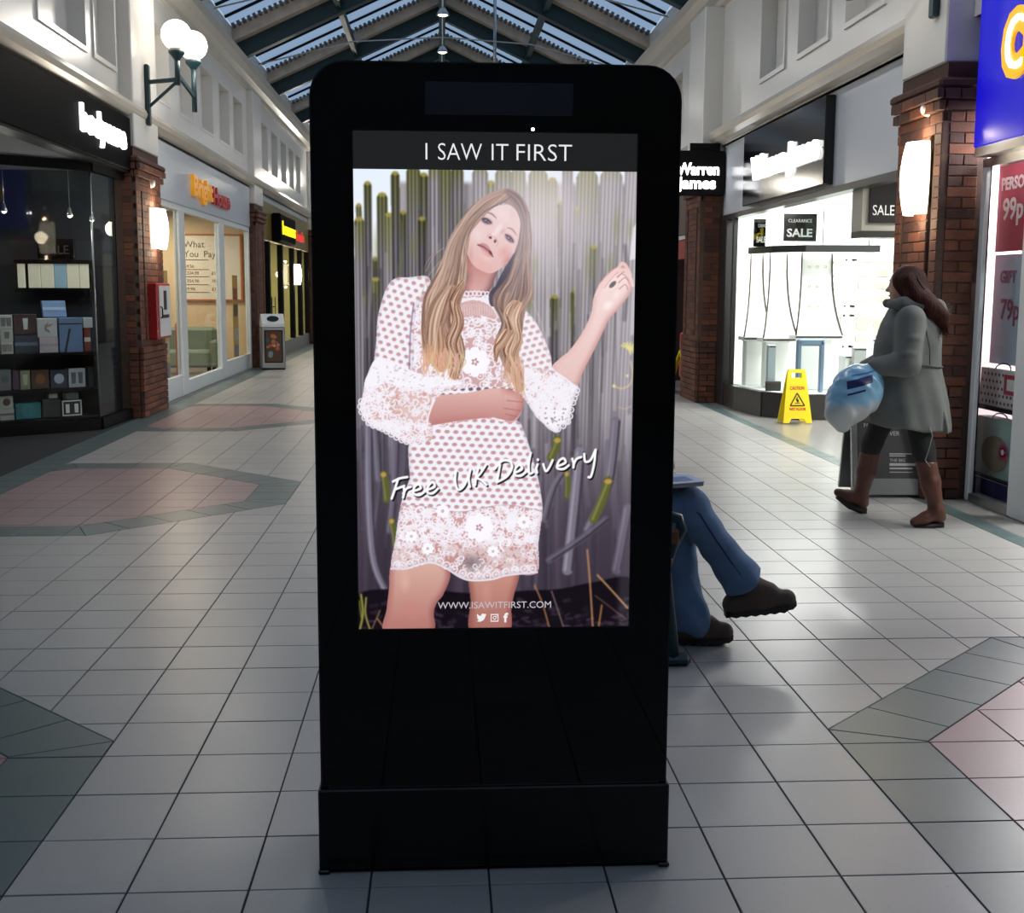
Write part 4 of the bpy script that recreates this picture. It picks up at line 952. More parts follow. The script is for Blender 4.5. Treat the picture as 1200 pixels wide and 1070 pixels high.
# ------------------------------------------------------------------ fire box on the pillar
t = thing('fire_box', 'red fire equipment box with a white notice on the brick pillar', 'fire box', (-3.46, 15.1, .9)); M_FRED = mat('fire_red', '9e1f24', .35)
MB().bbox(-3.475, -3.36, 14.74, 15.45, .9, 1.57, .012).build('box', M_FRED, t); MB().box(-3.362, -3.352, 14.83, 15.42, .93, 1.54).build('notice', mat('white_notice', 'd9d9dc', .4), t)
MB().box(-3.352, -3.349, 15.05, 15.2, 1.25, 1.48).build('pictogram', M_PRINTB, t); MB().box(-3.352, -3.349, 14.95, 15.3, 1.15, 1.19).build('printed_line', M_PRINTB, t)
MB().tube([(-3.352, 14.87, 1.15), (-3.33, 14.87, 1.17), (-3.33, 14.87, 1.27), (-3.352, 14.87, 1.29)], .008, 6).build('handle', M_BLACKSAT, t)

# ------------------------------------------------------------------ litter bin
t = thing('litter_bin', 'silver litter bin with sloping white lid and a poster panel', 'bin', (-3.17, 23.2, 0)); t.rotation_euler = (0, 0, .25)
MB().bbox(-.22, .22, -.2, .2, .02, .80, .015).build('body', M_ALU, t, world=False)
MB().box(-.21, .21, -.19, .19, 0, .02).build('foot', M_BLACKSAT, t, world=False)
MB().prism([(-.2, .80), (.2, .80), (.2, .86), (.06, 1.04), (-.06, 1.04), (-.2, .86)], -.21, .21, 'x').build('lid', mat('white_plastic_lid', 'd5d8dc', .35), t, world=False)
MB().prism([(.11*math.cos(a), .06*math.sin(a)) for a in np.linspace(0, 6.283, 19)[:-1]], -.02, .02).xf(Matrix.Translation((0, -.135, .945)) @ Matrix.Rotation(.91, 4, 'X')).build('aperture', M_BLACK, t, world=False)
MB().box(-.17, .17, -.212, -.198, .13, .74).build('poster_frame', M_BLACKSAT, t, world=False)
rnd = random.Random(3)
MB().box(-.15, .15, -.216, -.21, .15, .72).build('poster_sheet', mat('brown_poster', '4a3524', .4), t, world=False)
for k in range(14):
    x, z = rnd.uniform(-.12, .12), rnd.uniform(.2, .66); r = rnd.uniform(.02, .045); c = rnd.choice(['b7652a', 'd49a3a', '3f4f5c', '7a8c94', 'c94a2a', '8d7a55'])
    MB().prism([(x+r*math.cos(a), z+r*math.sin(a)) for a in np.linspace(0, 6.283, 9)[:-1]], -.2195-.0004*k, -.2155, 'y').build('printed_shape', mat('bin_print_'+c, c, .4), t, world=False)

# ------------------------------------------------------------------ wet floor signs and A-board
M_WETY = mat('yellow_safety_plastic', 'efd611', .35); M_WETR = mat('red_print', 'c2401a', .5)
def wet_sign(label, loc, rz, lean=.17):
    t = thing('wet_floor_sign', label, 'floor sign', loc, 'yellow wet floor signs', rz)
    h = .62
    for sg in (-1, 1):
        M = Matrix.Translation((0, 0, h)) @ Matrix.Rotation(sg*lean, 4, 'X') @ Matrix.Translation((0, 0, -h))
        out = [(-.17, 0), (-.10, 0), (-.075, .05), (.075, .05), (.10, 0), (.17, 0), (.105, .62), (-.105, .62)]
        b = MB()
        # leaf built of strips round the carrying slot
        for pl in ([(-.17, 0), (-.10, 0), (-.075, .05), (-.165, .05)], [(.10, 0), (.17, 0), (.165, .05), (.075, .05)], [(-.165, .05), (.165, .05), (.115, .52), (-.115, .52)], [(-.115, .52), (-.06, .52), (-.06, .58), (-.108, .58)], [(.06, .52), (.115, .52), (.108, .58), (.06, .58)], [(-.108, .58), (.108, .58), (.095, .62), (-.095, .62)]):
            b.prism(pl, -.009, .009, 'y')
        b.xf(M); leaf = b.build('leaf', M_WETY, t, world=False)
        f = sg*-1
        yy = -.0105
        if sg == -1:
            def dec(mb, m, n): mb.xf(M).build(n, m, t, world=False)
            tri = [(-.085, .20), (.085, .20), (0, .345)]
            e = MB(); 
            for i in range(3):
                p, q = Vector(tri[i]), Vector(tri[(i+1) % 3]); e.beam((p.x, yy, p.y), (q.x, yy, q.y), .003, .014, upv=(0, 1, 0)) if False else e.beam((p.x, yy, p.y), (q.x, yy, q.y), .014, .003, upv=(0, -1, 0))
            dec(e, M_PRINTB, 'warning_triangle')
            e = MB().prism([(-.012, .295), (.004, .305), (.008, .29), (-.004, .282)], yy-.002, yy, 'y').prism([(-.02, .285), (.012, .275), (.02, .245), (.0, .235), (-.012, .26)], yy-.002, yy, 'y').prism([(-.03, .225), (.035, .225), (.03, .232), (-.028, .234)], yy-.002, yy, 'y')
            dec(e, M_PRINTB, 'slipping_figure')
            for (s_, z, sz, m, wd) in (('CAUTION', .385, .055, M_WETR, .17), ('WET FLOOR', .145, .045, M_WETR, .2)):
                o = text('printed_text', s_, sz, m, t, (-wd/2, yy, z), (1, 0, 0), depth=.003, bold=.002, world=False, fit=wd); o.data.transform(M)
    return t
wet_sign('yellow caution wet floor sign standing in front of the jeweller window', (4.09, 13.72, 0), .05)
wet_sign('yellow wet floor sign turned sideways beyond the brick pillar', (3.62, 18.1, 0), 1.15, .3)
t = thing('pavement_sign', 'grey metal pavement board with a dark poster behind the walking woman', 'sign board', (3.36, 8.85, 0)); t.rotation_euler = (0, 0, -.06)
for sg in (-1, 1):
    M = Matrix.Translation((0, 0, .95)) @ Matrix.Rotation(sg*.2, 4, 'X') @ Matrix.Translation((0, 0, -.95))
    if sg == -1:
        fm = MB()
        for r in ((-.31, -.27, .0, .95), (.27, .31, .0, .95), (-.27, .27, .0, .12), (-.27, .27, .90, .95)): fm.box(r[0], r[1], -.02, .02, r[2], r[3])
        fm.xf(M).build('frame', M_ALU, t, world=False); MB().box(-.27, .27, -.008, .012, .12, .90).xf(M).build('poster', mat('charcoal_poster', '4d4b4a', .4), t, world=False)
        for (s_, z, sz, x) in (('FOR CANCER', .50, .045, -.22), ('A LOVER', .44, .045, -.13), ('THE BIG', .245, .032, -.03)):
            o = text('printed_text', s_, sz, mat('pale_print', 'c9c9c9', .5), t, (x, -.011, z), (1, 0, 0), depth=.003, world=False); o.data.transform(M)
        for (z, w_, h_) in ((.30, .17, .008), (.285, .12, .008), (.215, .19, .02), (.19, .17, .012), (.165, .17, .006)): MB().box(-.03, -.03+w_, -.0115, -.0075, z, z+h_).xf(M).build('printed_line', MATS['pale_print'], t, world=False)
    else:
        MB().box(-.31, .31, -.015, .015, 0, .95).xf(M).build('back_leaf', M_ALU, t, world=False)

# ------------------------------------------------------------------ digital kiosk
KX0, KX1, KY = -.312, .590, 3.0
kc = (KX0+KX1)/2; kw = (KX1-KX0)/2
KIOSK = thing('advertising_kiosk', 'tall black digital advertising kiosk showing a fashion advert', 'kiosk', (kc, KY+.13, 0))
def rprof(x0, x1, z0, z1, r, n=8):
    p = [(x0, z0), (x1, z0)]
    p += [(x1-r+r*math.cos(a), z1-r+r*math.sin(a)) for a in np.linspace(0, math.pi/2, n)]
    p += [(x0+r-r*math.sin(a), z1-r+r*math.cos(a)) for a in np.linspace(0, math.pi/2, n)]
    return p
M_KBODY = mat('black_kiosk_shell', '0a0a0b', .3, noise=.1); M_KGLASS = mat('black_glass_front', '020203', .035, spec=.28)
MB().prism(rprof(KX0, KX1, .23, 2.05, .085), KY+.012, KY+.26, 'y').build('shell', M_KBODY, KIOSK)
MB().prism(rprof(KX0+.006, KX1-.006, .235, 2.044, .08), KY, KY+.013, 'y').build('front_glass', M_KGLASS, KIOSK)
MB().bbox(KX0-.006, KX1+.006, KY-.006, KY+.27, .012, .228, .004).build('base_box', mat('black_base_gloss', '060606', .12, spec=.3), KIOSK)
MB().box(KX0+.004, KX1-.004, KY+.004, KY+.262, 0, .014).build('foot_plate', M_BLACKSAT, KIOSK)
for x in (KX0-.008, KX1-.02): MB().bbox(x, x+.03, KY-.012, KY+.01, .0, .012, .003).build('levelling_foot', M_BLACK, KIOSK)
MB().box(KX0+.02, KX1-.02, KY+.002, KY+.01, .226, .234).build('seam_strip', M_BLACK, KIOSK)
for x in (-.155, .44): MB().lathe([(0, .012), (.02, .012), (.028, 0), (.028, -.004)], (x, KY+.12, 2.05), 12).build('lifting_cap', M_KBODY, KIOSK)
MB().box(-.035, .322, KY-.0012, KY+.002, 1.925, 2.002).build('sensor_window', mat('smoked_sensor_glass', '2a2e37', .08), KIOSK)
MB().lathe([(0, 0), (.004, 0), (.004, .002), (0, .002)], (0, 0, 0), 8).xf(Matrix.Translation((.225, KY-.0005, 1.893)) @ Matrix.Rotation(math.pi/2, 4, 'X')).build('status_light', M_LAMPW, KIOSK)
SX0, SX1, SZ0, SZ1 = -.208, .480, .655, 1.795
MB().box(SX0-.004, SX1+.004, KY-.002, KY+.001, SZ0-.004, 1.889).build('screen_bezel', M_BLACK, KIOSK)
hd = mat('charcoal_screen_header', '1c1c1c', .1, emit=.7, ecol='252525', noise=.15, nscale=300)
MB().box(SX0, SX1, KY-.003, KY-.0015, SZ1, 1.885).build('screen_header', hd, KIOSK)
# ------------------------------------------------------------------ people: smooth bodies from blended rounded cones
def smin(a, b, k):
    h = np.clip(.5+.5*(b-a)/k, 0, 1); return b*(1-h)+a*h-k*h*(1-h)
class Blob:
    """signed-distance volume turned into one continuous quad mesh"""
    def __init__(s, lo, hi, h): 
        s.lo = np.array(lo, np.float32); s.h = h; n = np.ceil((np.array(hi)-np.array(lo))/h).astype(int)+1; s.n = n
        s.D = np.full(n, .5, np.float32); s.ax = [s.lo[i]+h*np.arange(n[i], dtype=np.float32) for i in range(3)]
    def sub(s, lo, hi):
        i0 = [int(max(0, math.floor((lo[i]-s.lo[i])/s.h))) for i in range(3)]; i1 = [int(min(s.n[i], math.ceil((hi[i]-s.lo[i])/s.h)+1)) for i in range(3)]
        sl = tuple(slice(a, b) for a, b in zip(i0, i1)); return sl, np.meshgrid(*[s.ax[i][sl[i]] for i in range(3)], indexing='ij')
    def cone(s, a, b, ra, rb, k=.03, cut=False):
        a, b = np.array(a, float), np.array(b, float); r = max(ra, rb)+k*2+.06; sl, (x, y, z) = s.sub(np.minimum(a, b)-r, np.maximum(a, b)+r)
        if x.size == 0: return s
        d = b-a; t = np.clip(((x-a[0])*d[0]+(y-a[1])*d[1]+(z-a[2])*d[2])/(d@d+1e-9), 0, 1)
        q = np.sqrt((x-a[0]-t*d[0])**2+(y-a[1]-t*d[1])**2+(z-a[2]-t*d[2])**2)-(ra+(rb-ra)*t)
        s.D[sl] = np.maximum(s.D[sl], -q) if cut else smin(s.D[sl], q, k); return s
    def chain(s, pts, rs, k=.03):
        for i in range(len(pts)-1): s.cone(pts[i], pts[i+1], rs[i], rs[i+1], k)
        return s
    def ball(s, c, r, k=.03, R=None, cut=False):
        r = np.array(r if hasattr(r, '__len__') else (r, r, r), float); m = r.max()+k*2+.06; sl, (x, y, z) = s.sub(np.array(c)-m, np.array(c)+m)
        if x.size == 0: return s
        p = [x-c[0], y-c[1], z-c[2]]
        if R is not None:                                # R: rows are the local axes
            p = [R[i][0]*p[0]+R[i][1]*p[1]+R[i][2]*p[2] for i in range(3)]
        q0 = np.sqrt(sum((p[i]/r[i])**2 for i in range(3)))+1e-6; q1 = np.sqrt(sum((p[i]/r[i]**2)**2 for i in range(3)))+1e-6; q = q0*(q0-1)/q1
        s.D[sl] = np.maximum(s.D[sl], -q) if cut else smin(s.D[sl], q, k); return s
    def field(s, fn, lo, hi, k=.02, mode='add'):
        sl, g = s.sub(lo, hi); q = fn(*g).astype(np.float32); s.D[sl] = smin(s.D[sl], q, k) if mode == 'add' else np.maximum(s.D[sl], q if mode == 'and' else -q); return s
    def mesh(s, name, m, parent=None, smooth=2):
        D = s.D; D[0] = D[-1] = .1; D[:, 0] = D[:, -1] = .1; D[:, :, 0] = D[:, :, -1] = .1
        ins = D < 0; nx, ny, nz = D.shape; acc = np.zeros((nx-1, ny-1, nz-1, 3), np.float32); cnt = np.zeros((nx-1, ny-1, nz-1), np.float32)
        C = {(i, j, l): (slice(i, nx-1+i), slice(j, ny-1+j), slice(l, nz-1+l)) for i in (0, 1) for j in (0, 1) for l in (0, 1)}
        for a in range(3):
            for u in (0, 1):
                for v in (0, 1):
                    k0 = [0, 0, 0]; o = [i for i in range(3) if i != a]; k0[o[0]] = u; k0[o[1]] = v; k1 = list(k0); k1[a] = 1
                    d0, d1 = D[C[tuple(k0)]], D[C[tuple(k1)]]; x = (d0 < 0) != (d1 < 0); t = np.where(x, d0/(d0-d1+1e-12), 0)
                    cnt += x; acc[..., a] += np.where(x, t, 0); acc[..., o[0]] += x*u; acc[..., o[1]] += x*v
        act = cnt > 0; idx = np.full(act.shape, -1, np.int64); idx[act] = np.arange(act.sum()); ii = np.argwhere(act)
        V = (ii+acc[act]/cnt[act][:, None])*s.h+s.lo; F = []
        for a in range(3):
            o = [i for i in range(3) if i != a]; sl0 = [slice(1, -1)]*3; sl0[a] = slice(0, -1); sl1 = list(sl0); sl1[a] = slice(1, None)
            A_, B_ = ins[tuple(sl0)], ins[tuple(sl1)]; e = np.argwhere(A_ != B_)
            if not len(e): continue
            fl = A_[tuple(e.T)]; g = e.copy(); g[:, o[0]] += 1; g[:, o[1]] += 1
            def cell(du, dv):
                q = g.copy(); q[:, o[0]] -= du; q[:, o[1]] -= dv; return idx[tuple(q.T)]
            q = np.stack([cell(1, 1), cell(0, 1), cell(0, 0), cell(1, 0)], 1)
            if a == 1: fl = ~fl
            q[~fl] = q[~fl][:, ::-1]; F.append(q)
        F = np.concatenate(F)
        E = np.concatenate([F[:, [0, 1]], F[:, [1, 2]], F[:, [2, 3]], F[:, [3, 0]]])
        for _ in range(smooth):
            S = np.zeros_like(V); n_ = np.zeros(len(V)); np.add.at(S, E[:, 0], V[E[:, 1]]); np.add.at(n_, E[:, 0], 1); np.add.at(S, E[:, 1], V[E[:, 0]]); np.add.at(n_, E[:, 1], 1); V = V*.5+S/n_[:, None]*.5
        me = bpy.data.meshes.new(name); 
        if parent is not None: V = V-np.array(parent.location)
        me.from_pydata(V.tolist(), [], F.tolist()); me.polygons.foreach_set('use_smooth', [True]*len(me.polygons)); me.materials.append(m)
        ob = bpy.data.objects.new(name, me); COL.objects.link(ob); ob.parent = parent; return ob
def hand(B, wrist, d, palm_n, thumb, curl=.9, L=.085, sc=1.0):
    """palm and five unequal bent fingers; d points along the hand, palm_n out of the palm, thumb sideways"""
    w, d, n, t = [np.array(v, float) for v in (wrist, d, palm_n, thumb)]; d /= np.linalg.norm(d); n /= np.linalg.norm(n); t /= np.linalg.norm(t)
    B.cone(w, w+d*.045*sc, .022*sc, .026*sc, .012)
    for u in (-.026, -.009, .009, .026): B.cone(w+d*.02*sc+t*u*.6*sc, w+d*L*sc+t*u*sc, .013*sc, .0115*sc, .010)
    for u, l in ((.027, .066), (.009, .076), (-.009, .070), (-.027, .055)):
        p = w+d*L*sc+t*u*sc; a = 0
        for seg, f in ((.45, .45), (.32, .6), (.26, .5)):
            a += curl*f; q = p+(d*math.cos(a)+n*math.sin(a))*l*seg*sc*1.05; B.cone(p, q, .0095*sc, .0085*sc, .003); p = q
    p = w+d*.03*sc+t*.026*sc
    for seg, (x, y, z) in ((.034, (.55, .25, .8)), (.030, (.85, .45, .4)), (.024, (.9, .6, .1))):
        q = p+(d*x+n*y+t*z)*seg*sc; B.cone(p, q, .0115*sc, .0095*sc, .005); p = q
M_SKIN = mat('warm_skin', 'c79a84', .5, noise=.05); 
def fabric(name, col, sc=300, rough=.9, noise=.1): return mat(name, col, rough, noise=noise, nscale=9, bump=.35, bscale=sc)
M_COAT = fabric('grey_olive_parka', '6d6f6b'); M_LEG = fabric('black_leggings', '121214', 400, .7); M_BOOT = mat('brown_leather', '5a3425', .42, noise=.2, nscale=10, bump=.12, bscale=80); M_SOLE = mat('dark_rubber', '1b1512', .6)
def hairmat(name, col, c2):
    m = mat(name, col, .55, spec=.12); nt = m.node_tree; b = nt.nodes['Principled BSDF']; tc = nt.nodes.new('ShaderNodeTexCoord'); mp = nt.nodes.new('ShaderNodeMapping'); mp.inputs['Scale'].default_value = (120, 120, 9)
    n = nt.nodes.new('ShaderNodeTexNoise'); n.inputs['Scale'].default_value = 1; n.inputs['Detail'].default_value = 4; nt.links.new(tc.outputs['Object'], mp.inputs[0]); nt.links.new(mp.outputs[0], n.inputs['Vector'])
    mx = nt.nodes.new('ShaderNodeMix'); mx.data_type = 'RGBA'; mx.inputs[6].default_value = (*srgb(col), 1); mx.inputs[7].default_value = (*srgb(c2), 1); nt.links.new(n.outputs[0], mx.inputs[0]); nt.links.new(mx.outputs[2], b.inputs['Base Color'])
    bp = nt.nodes.new('ShaderNodeBump'); bp.inputs['Strength'].default_value = .7; bp.inputs['Distance'].default_value = .01; nt.links.new(n.outputs[0], bp.inputs['Height']); nt.links.new(bp.outputs[0], b.inputs['Normal']); return m
M_HAIR = hairmat('dark_auburn_hair', '1a0d09', '4a241a'); M_HAIR2 = hairmat('grey_brown_hair', '3a332d', '6b6058')
def head(B, c, f, sz=1.0):
    """skull, jaw, nose, lips, ears; f = facing direction (unit, horizontal)"""
    f = np.array(f, float); r = np.array([f[1], -f[0], 0]); u = np.array([0, 0, 1.]); c = np.array(c, float); R = [f, r, u]
    B.ball(c+u*.02*sz, (.098*sz, .078*sz, .105*sz), .02, R); B.ball(c+f*.025*sz-u*.055*sz, (.066*sz, .058*sz, .07*sz), .03, R)
    B.cone(c+f*.088*sz+u*.012*sz, c+f*.112*sz-u*.028*sz, .009*sz, .015*sz, .012); B.ball(c+f*.086*sz-u*.062*sz, (.012*sz, .024*sz, .010*sz), .008, R); B.ball(c+f*.075*sz-u*.1*sz, (.02*sz, .024*sz, .018*sz), .02, R)
    for s in (-1, 1):
        B.ball(c+r*s*.078*sz-f*.008*sz-u*.012*sz, (.020*sz, .008*sz, .032*sz), .006, R); B.ball(c+f*.07*sz+r*s*.03*sz+u*.038*sz, (.016*sz, .026*sz, .008*sz), .012, R)
    B.cone(c-f*.015*sz-u*.07*sz, c-f*.03*sz-u*.17*sz, .052*sz, .056*sz, .03)
def eyes(parent, c, f, sz=1.0):
    f = Vector(f); r = Vector((f.y, -f.x, 0)); c = Vector(c)
    for s in (-1, 1):
        p = c+f*.082*sz+r*s*.031*sz+Vector((0, 0, .014*sz)); e = MB().sphere(p, .0125*sz, 12, 8).build('eye', mat('eye_white', 'd8d4ce', .2), parent); MB().sphere(p+f*.0075*sz, .007*sz, 10, 6).build('iris', mat('brown_iris', '2c1c12', .15), parent)
        MB().beam(p+f*.006*sz-r*.017*sz+Vector((0, 0, .024*sz)), p+f*.006*sz+r*.017*sz+Vector((0, 0, .024*sz)), .006, .006).build('eyebrow', M_HAIR, parent)
    MB().sphere(c+f*.094*sz+Vector((0, 0, -.063*sz)), (.008*sz, .020*sz, .007*sz), 12, 6).build('lips', mat('lip_rose', '9a5a54', .4), parent)

# ---- woman in the parka, mid-stride
wm = thing('person', 'person in grey parka, black leggings and brown boots walking with a shopping bag', 'person', (3.02, 7.76, 0))
F_ = np.array([-.80, .60, 0]); HC = (3.005, 7.76, 1.545)
B = Blob((2.5, 7.2, -.01), (3.5, 8.3, 1.72), .009)
head(B, HC, F_, .98)
B.chain([(3.05, 7.75, 1.36), (3.06, 7.75, 1.15), (3.05, 7.75, .92)], [.10, .10, .12], .06)
B.cone((3.03, 7.60, 1.34), (3.06, 7.90, 1.34), .06, .06, .05)
LS, LE, LW = (2.99, 7.585, 1.335), (2.965, 7.545, 1.06), (2.79, 7.60, 1.035)
RS, RE, RW = (3.07, 7.92, 1.335), (3.02, 8.0, 1.06), (2.84, 7.93, 1.0)
B.chain([LS, LE, LW], [.045, .038, .026], .02); B.chain([RS, RE, RW], [.045, .038, .026], .02)
hand(B, LW, (-.9, .15, -.35), (-.2, .6, -.8), (-.2, .8, .5), 1.1, .08, .92); hand(B, RW, (-.9, -.1, -.3), (0, -.5, -.8), (0, -.8, .5), 1.0, .08, .92)
LH, LK, LA = (3.02, 7.82, .90), (2.90, 7.93, .50), (2.875, 8.03, .12)
RH, RK, RA = (3.07, 7.70, .90), (3.13, 7.62, .49), (3.20, 7.53, .11)
B.chain([LH, LK, LA], [.075, .05, .035], .03); B.chain([RH, RK, RA], [.075, .05, .035], .03)
B.cone(LA, (2.79, 8.04, .10), .035, .028, .02); B.cone(RA, (3.10, 7.53, .04), .035, .026, .02)
B.mesh('body', M_SKIN, wm)
eyes(wm, HC, F_, .98)
B = Blob((2.75, 7.4, .25), (3.35, 8.15, 1.0), .010)
B.chain([LH, LK, (2.885, 7.985, .30)], [.098, .068, .055], .03); B.chain([RH, RK, (3.165, 7.575, .30)], [.098, .070, .055], .03); B.mesh('leggings', M_LEG, wm)
for (K, A, toe, heel, nm) in ((LK, LA, (2.72, 8.05, .145), (2.895, 8.035, .055), 'boot'), (RK, RA, (3.055, 7.53, .035), (3.225, 7.53, .05), 'boot')):
    K, A, toe, heel = [np.array(v) for v in (K, A, toe, heel)]; top = K+(A-K)*.17
    B = Blob(np.minimum(np.minimum(top, toe), heel)-.14, np.maximum(np.maximum(top, A), heel)+.14, .007)
    mid = top+(A-top)*.45
    B.chain([top, mid, A], [.066, .062, .046], .02); B.cone(A, heel+np.array([0, 0, .015]), .044, .038, .03); B.chain([A-np.array([0, 0, .02]), (A+toe)/2+np.array([0, 0, -.012]), toe], [.044, .038, .028], .025)
    B.field(lambda x, y, z: (z-(top[2]+.0)), top-.3, top+.3, mode='and'); 
    sole0 = min(toe[2], heel[2])-.034
    b_ = B.mesh(nm, M_BOOT, wm)
    d = toe-heel; d /= np.linalg.norm(d)
    hb = heel+np.array([0, 0, -.03]); hm = MB().prism([(hb[0]+.03*math.cos(a), hb[1]+.028*math.sin(a)) for a in np.linspace(0, 6.283, 13)[:-1]], max(.002, hb[2]-.03), hb[2]+.01)
    hm.build('boot_heel', M_SOLE, wm)
    MB().tube([heel+np.array([0, 0, -.035]), (heel+toe)/2+np.array([0, 0, -.043]), toe+np.array([0, 0, -.026])], [.028, .030, .022], 10).build('boot_sole', M_SOLE, wm)
# coat
B = Blob((2.55, 7.25, .55), (3.55, 8.25, 1.56), .009)
zk = [.55, .64, .80, .98, 1.05, 1.18, 1.30, 1.40, 1.46]; 
ax_ = [.285, .283, .262, .225, .215, .212, .19, .13, .07]; by_ = [.25, .25, .235, .205, .20, .205, .20, .15, .08]; cx_ = [3.07, 3.07, 3.06, 3.05, 3.045, 3.05, 3.055, 3.05, 3.045]
def coatf(x, y, z):
    a = np.interp(z, zk, ax_); b = np.interp(z, zk, by_); c = np.interp(z, zk, cx_); th = np.arctan2((y-7.76)/b, (x-c)/a)
    fold = (np.sin(th*7+z*3)*.010+np.sin(th*13+1.3+z*9)*.005)*np.clip((1.05-z)/.4, 0, 1)+np.sin(th*5+z*22)*.004*np.clip((z-1.0)/.1, 0, 1)
    return (np.sqrt(((x-c)/a)**2+((y-7.76)/b)**2)-1)*np.minimum(a, b)-fold
B.field(coatf, (2.5, 7.2, .5), (3.6, 8.3, 1.5), .01)
hem = lambda x, y, z: (.655-.10*(x-2.8)+.03*(y-7.7)+.006*np.sin(x*30))-z
B.field(hem, (2.4, 7.1, .4), (3.7, 8.4, .95), mode='and'); B.field(lambda x, y, z: z-1.455, (2.4, 7.1, 1.3), (3.7, 8.4, 1.7), mode='and')
B.chain([LS, LE], [.092, .083], .03); B.chain([LE, LW], [.083, .062], .02); B.chain([RS, RE], [.09, .083], .03); B.chain([RE, RW], [.082, .062], .02)
for (p, r) in (((2.955, 7.49, 1.12), .05), ((2.98, 7.50, 1.22), .045)): B.ball(p, (r, .03, .02), .02)
B.cone((3.235, 7.54, .55), (3.225, 7.565, .76), .026, .006, cut=True)           # back vent
B.mesh('coat', M_COAT, wm)
B = Blob((2.8, 7.45, 1.25), (3.42, 8.05, 1.62), .009)                              # hood lying on the back and the collar
B.chain([(2.90, 7.70, 1.43), (2.96, 7.64, 1.435), (3.08, 7.62, 1.43), (3.19, 7.69, 1.40), (3.22, 7.78, 1.39), (3.15, 7.88, 1.41), (3.02, 7.90, 1.43), (2.92, 7.83, 1.435)], [.030, .04, .05, .062, .068, .058, .042, .03], .03); B.ball((3.20, 7.74, 1.33), (.075, .13, .09), .04); B.mesh('hood', M_COAT, wm)
fur = MB(); rr = random.Random(4)
for q in range(420):
    t_ = rr.random(); base = Vector((3.255, 7.66, 1.40)).lerp(Vector((3.285, 7.88, 1.40)), t_)+Vector((rr.gauss(0, .012), 0, rr.gauss(-.04*math.sin(t_*3.14), .02))); d_ = Vector((rr.uniform(.1, 1), rr.uniform(-.8, .5), rr.uniform(-.7, .9))).normalized()*rr.uniform(.015, .035); s_ = Vector((0, .0025, .001))
    fur.add([base-s_, base+s_, base+d_], [(0, 1, 2)])
stuff(fur.build('fur_trim', mat('taupe_fur', '6b5d50', .9), wm))
ring = [(3.045+.224*math.cos(a), 7.76+.210*math.sin(a), 1.035+.008*math.sin(3*a)) for a in np.linspace(0, 6.283, 40)]; MB().tube(ring, .006, 6, cap=False).build('waist_drawcord', fabric('dark_olive_cord', '4a4c49'), wm)
MB().tube([(3.12, 7.515, .655), (3.135, 7.50, .60), (3.115, 7.505, .50), (3.10, 7.51, .44), (3.13, 7.50, .40)], .003, 5).build('hanging_drawcord', mat('pale_cord', '9a9a92', .7), wm)
MB().tube([(3.08+.0, 7.552, 1.27), (3.10, 7.53, 1.15), (3.11, 7.54, 1.05)], .004, 5).build('back_seam', MATS['dark_olive_cord'], wm)
# hair
B = Blob((2.8, 7.5, 1.2), (3.45, 8.05, 1.72), .008); hc = np.array(HC)
B.ball(hc+np.array([.018, -.012, .035]), (.104, .098, .104), .03); B.ball(hc+np.array([.05, -.02, -.02]), (.09, .10, .12), .05)
for i in range(9):
    u = i/8; yo = 7.845-.235*u; zo = -.02*math.sin(u*3.1); rr_ = .036+.012*math.sin(u*3.14)
    B.chain([(3.045, 7.80-.13*u, 1.52), (3.09, yo+.012, 1.455), (3.145, yo, 1.405+zo), (3.195, yo-.004, 1.355+zo), (3.222+.012*(i % 2), yo-.006, 1.295+zo-.012*(i % 3))], [rr_, rr_*1.15, rr_*1.1, rr_*.9, .010], .045)
B.cone((2.985, 7.665, 1.585), (3.03, 7.635, 1.48), .035, .045, .04); B.cone((3.03, 7.635, 1.48), (3.11, 7.60, 1.40), .045, .04, .04)
B.ball(hc+F_*.115+np.array([0, 0, -.03]), (.06, .07, .085), .01, cut=True)
B.field(lambda x, y, z: .012*np.sin(x*90+z*40)*np.sin(y*110+z*25)*0-1+0*x, (0, 0, 0), (0, 0, 0)) if False else None
hb_ = B.mesh('hair', M_HAIR, wm)
st_ = MB(); rs_ = random.Random(9)
for q in range(150):
    u = rs_.random(); yo = 7.85-.245*u; j = lambda s: rs_.gauss(0, s); zo = -.02*math.sin(u*3.1)
    tp = Vector((3.0+.05*rs_.random(), 7.78-.10*u, 1.645-.02*abs(u-.4)))
    side = -1 if u > .45 else 1; off = .032+.014*rs_.random()
    pts = [tp, Vector((3.055, 7.755-.125*(u-.3)*1.2, 1.59)), Vector((3.10+j(.004), yo+.004, 1.475+j(.004)+off)), Vector((3.165+j(.006), yo-.006, 1.42+zo+off*.9+j(.006))), Vector((3.215+j(.008), yo-.012, 1.365+zo+off*.6+j(.008))), Vector((3.245+j(.012), yo-.012+j(.01), 1.29+zo+j(.02)))]
    if u > .55: pts = [p+Vector((-.012, -.030*(u-.4), -.006*i)) for i, p in enumerate(pts)]
    st_.tube([tuple(p) for p in pts], [.003, .005, .006, .006, .005, .001], 5)
stuff(st_.build('hair_strands', M_HAIR, wm))
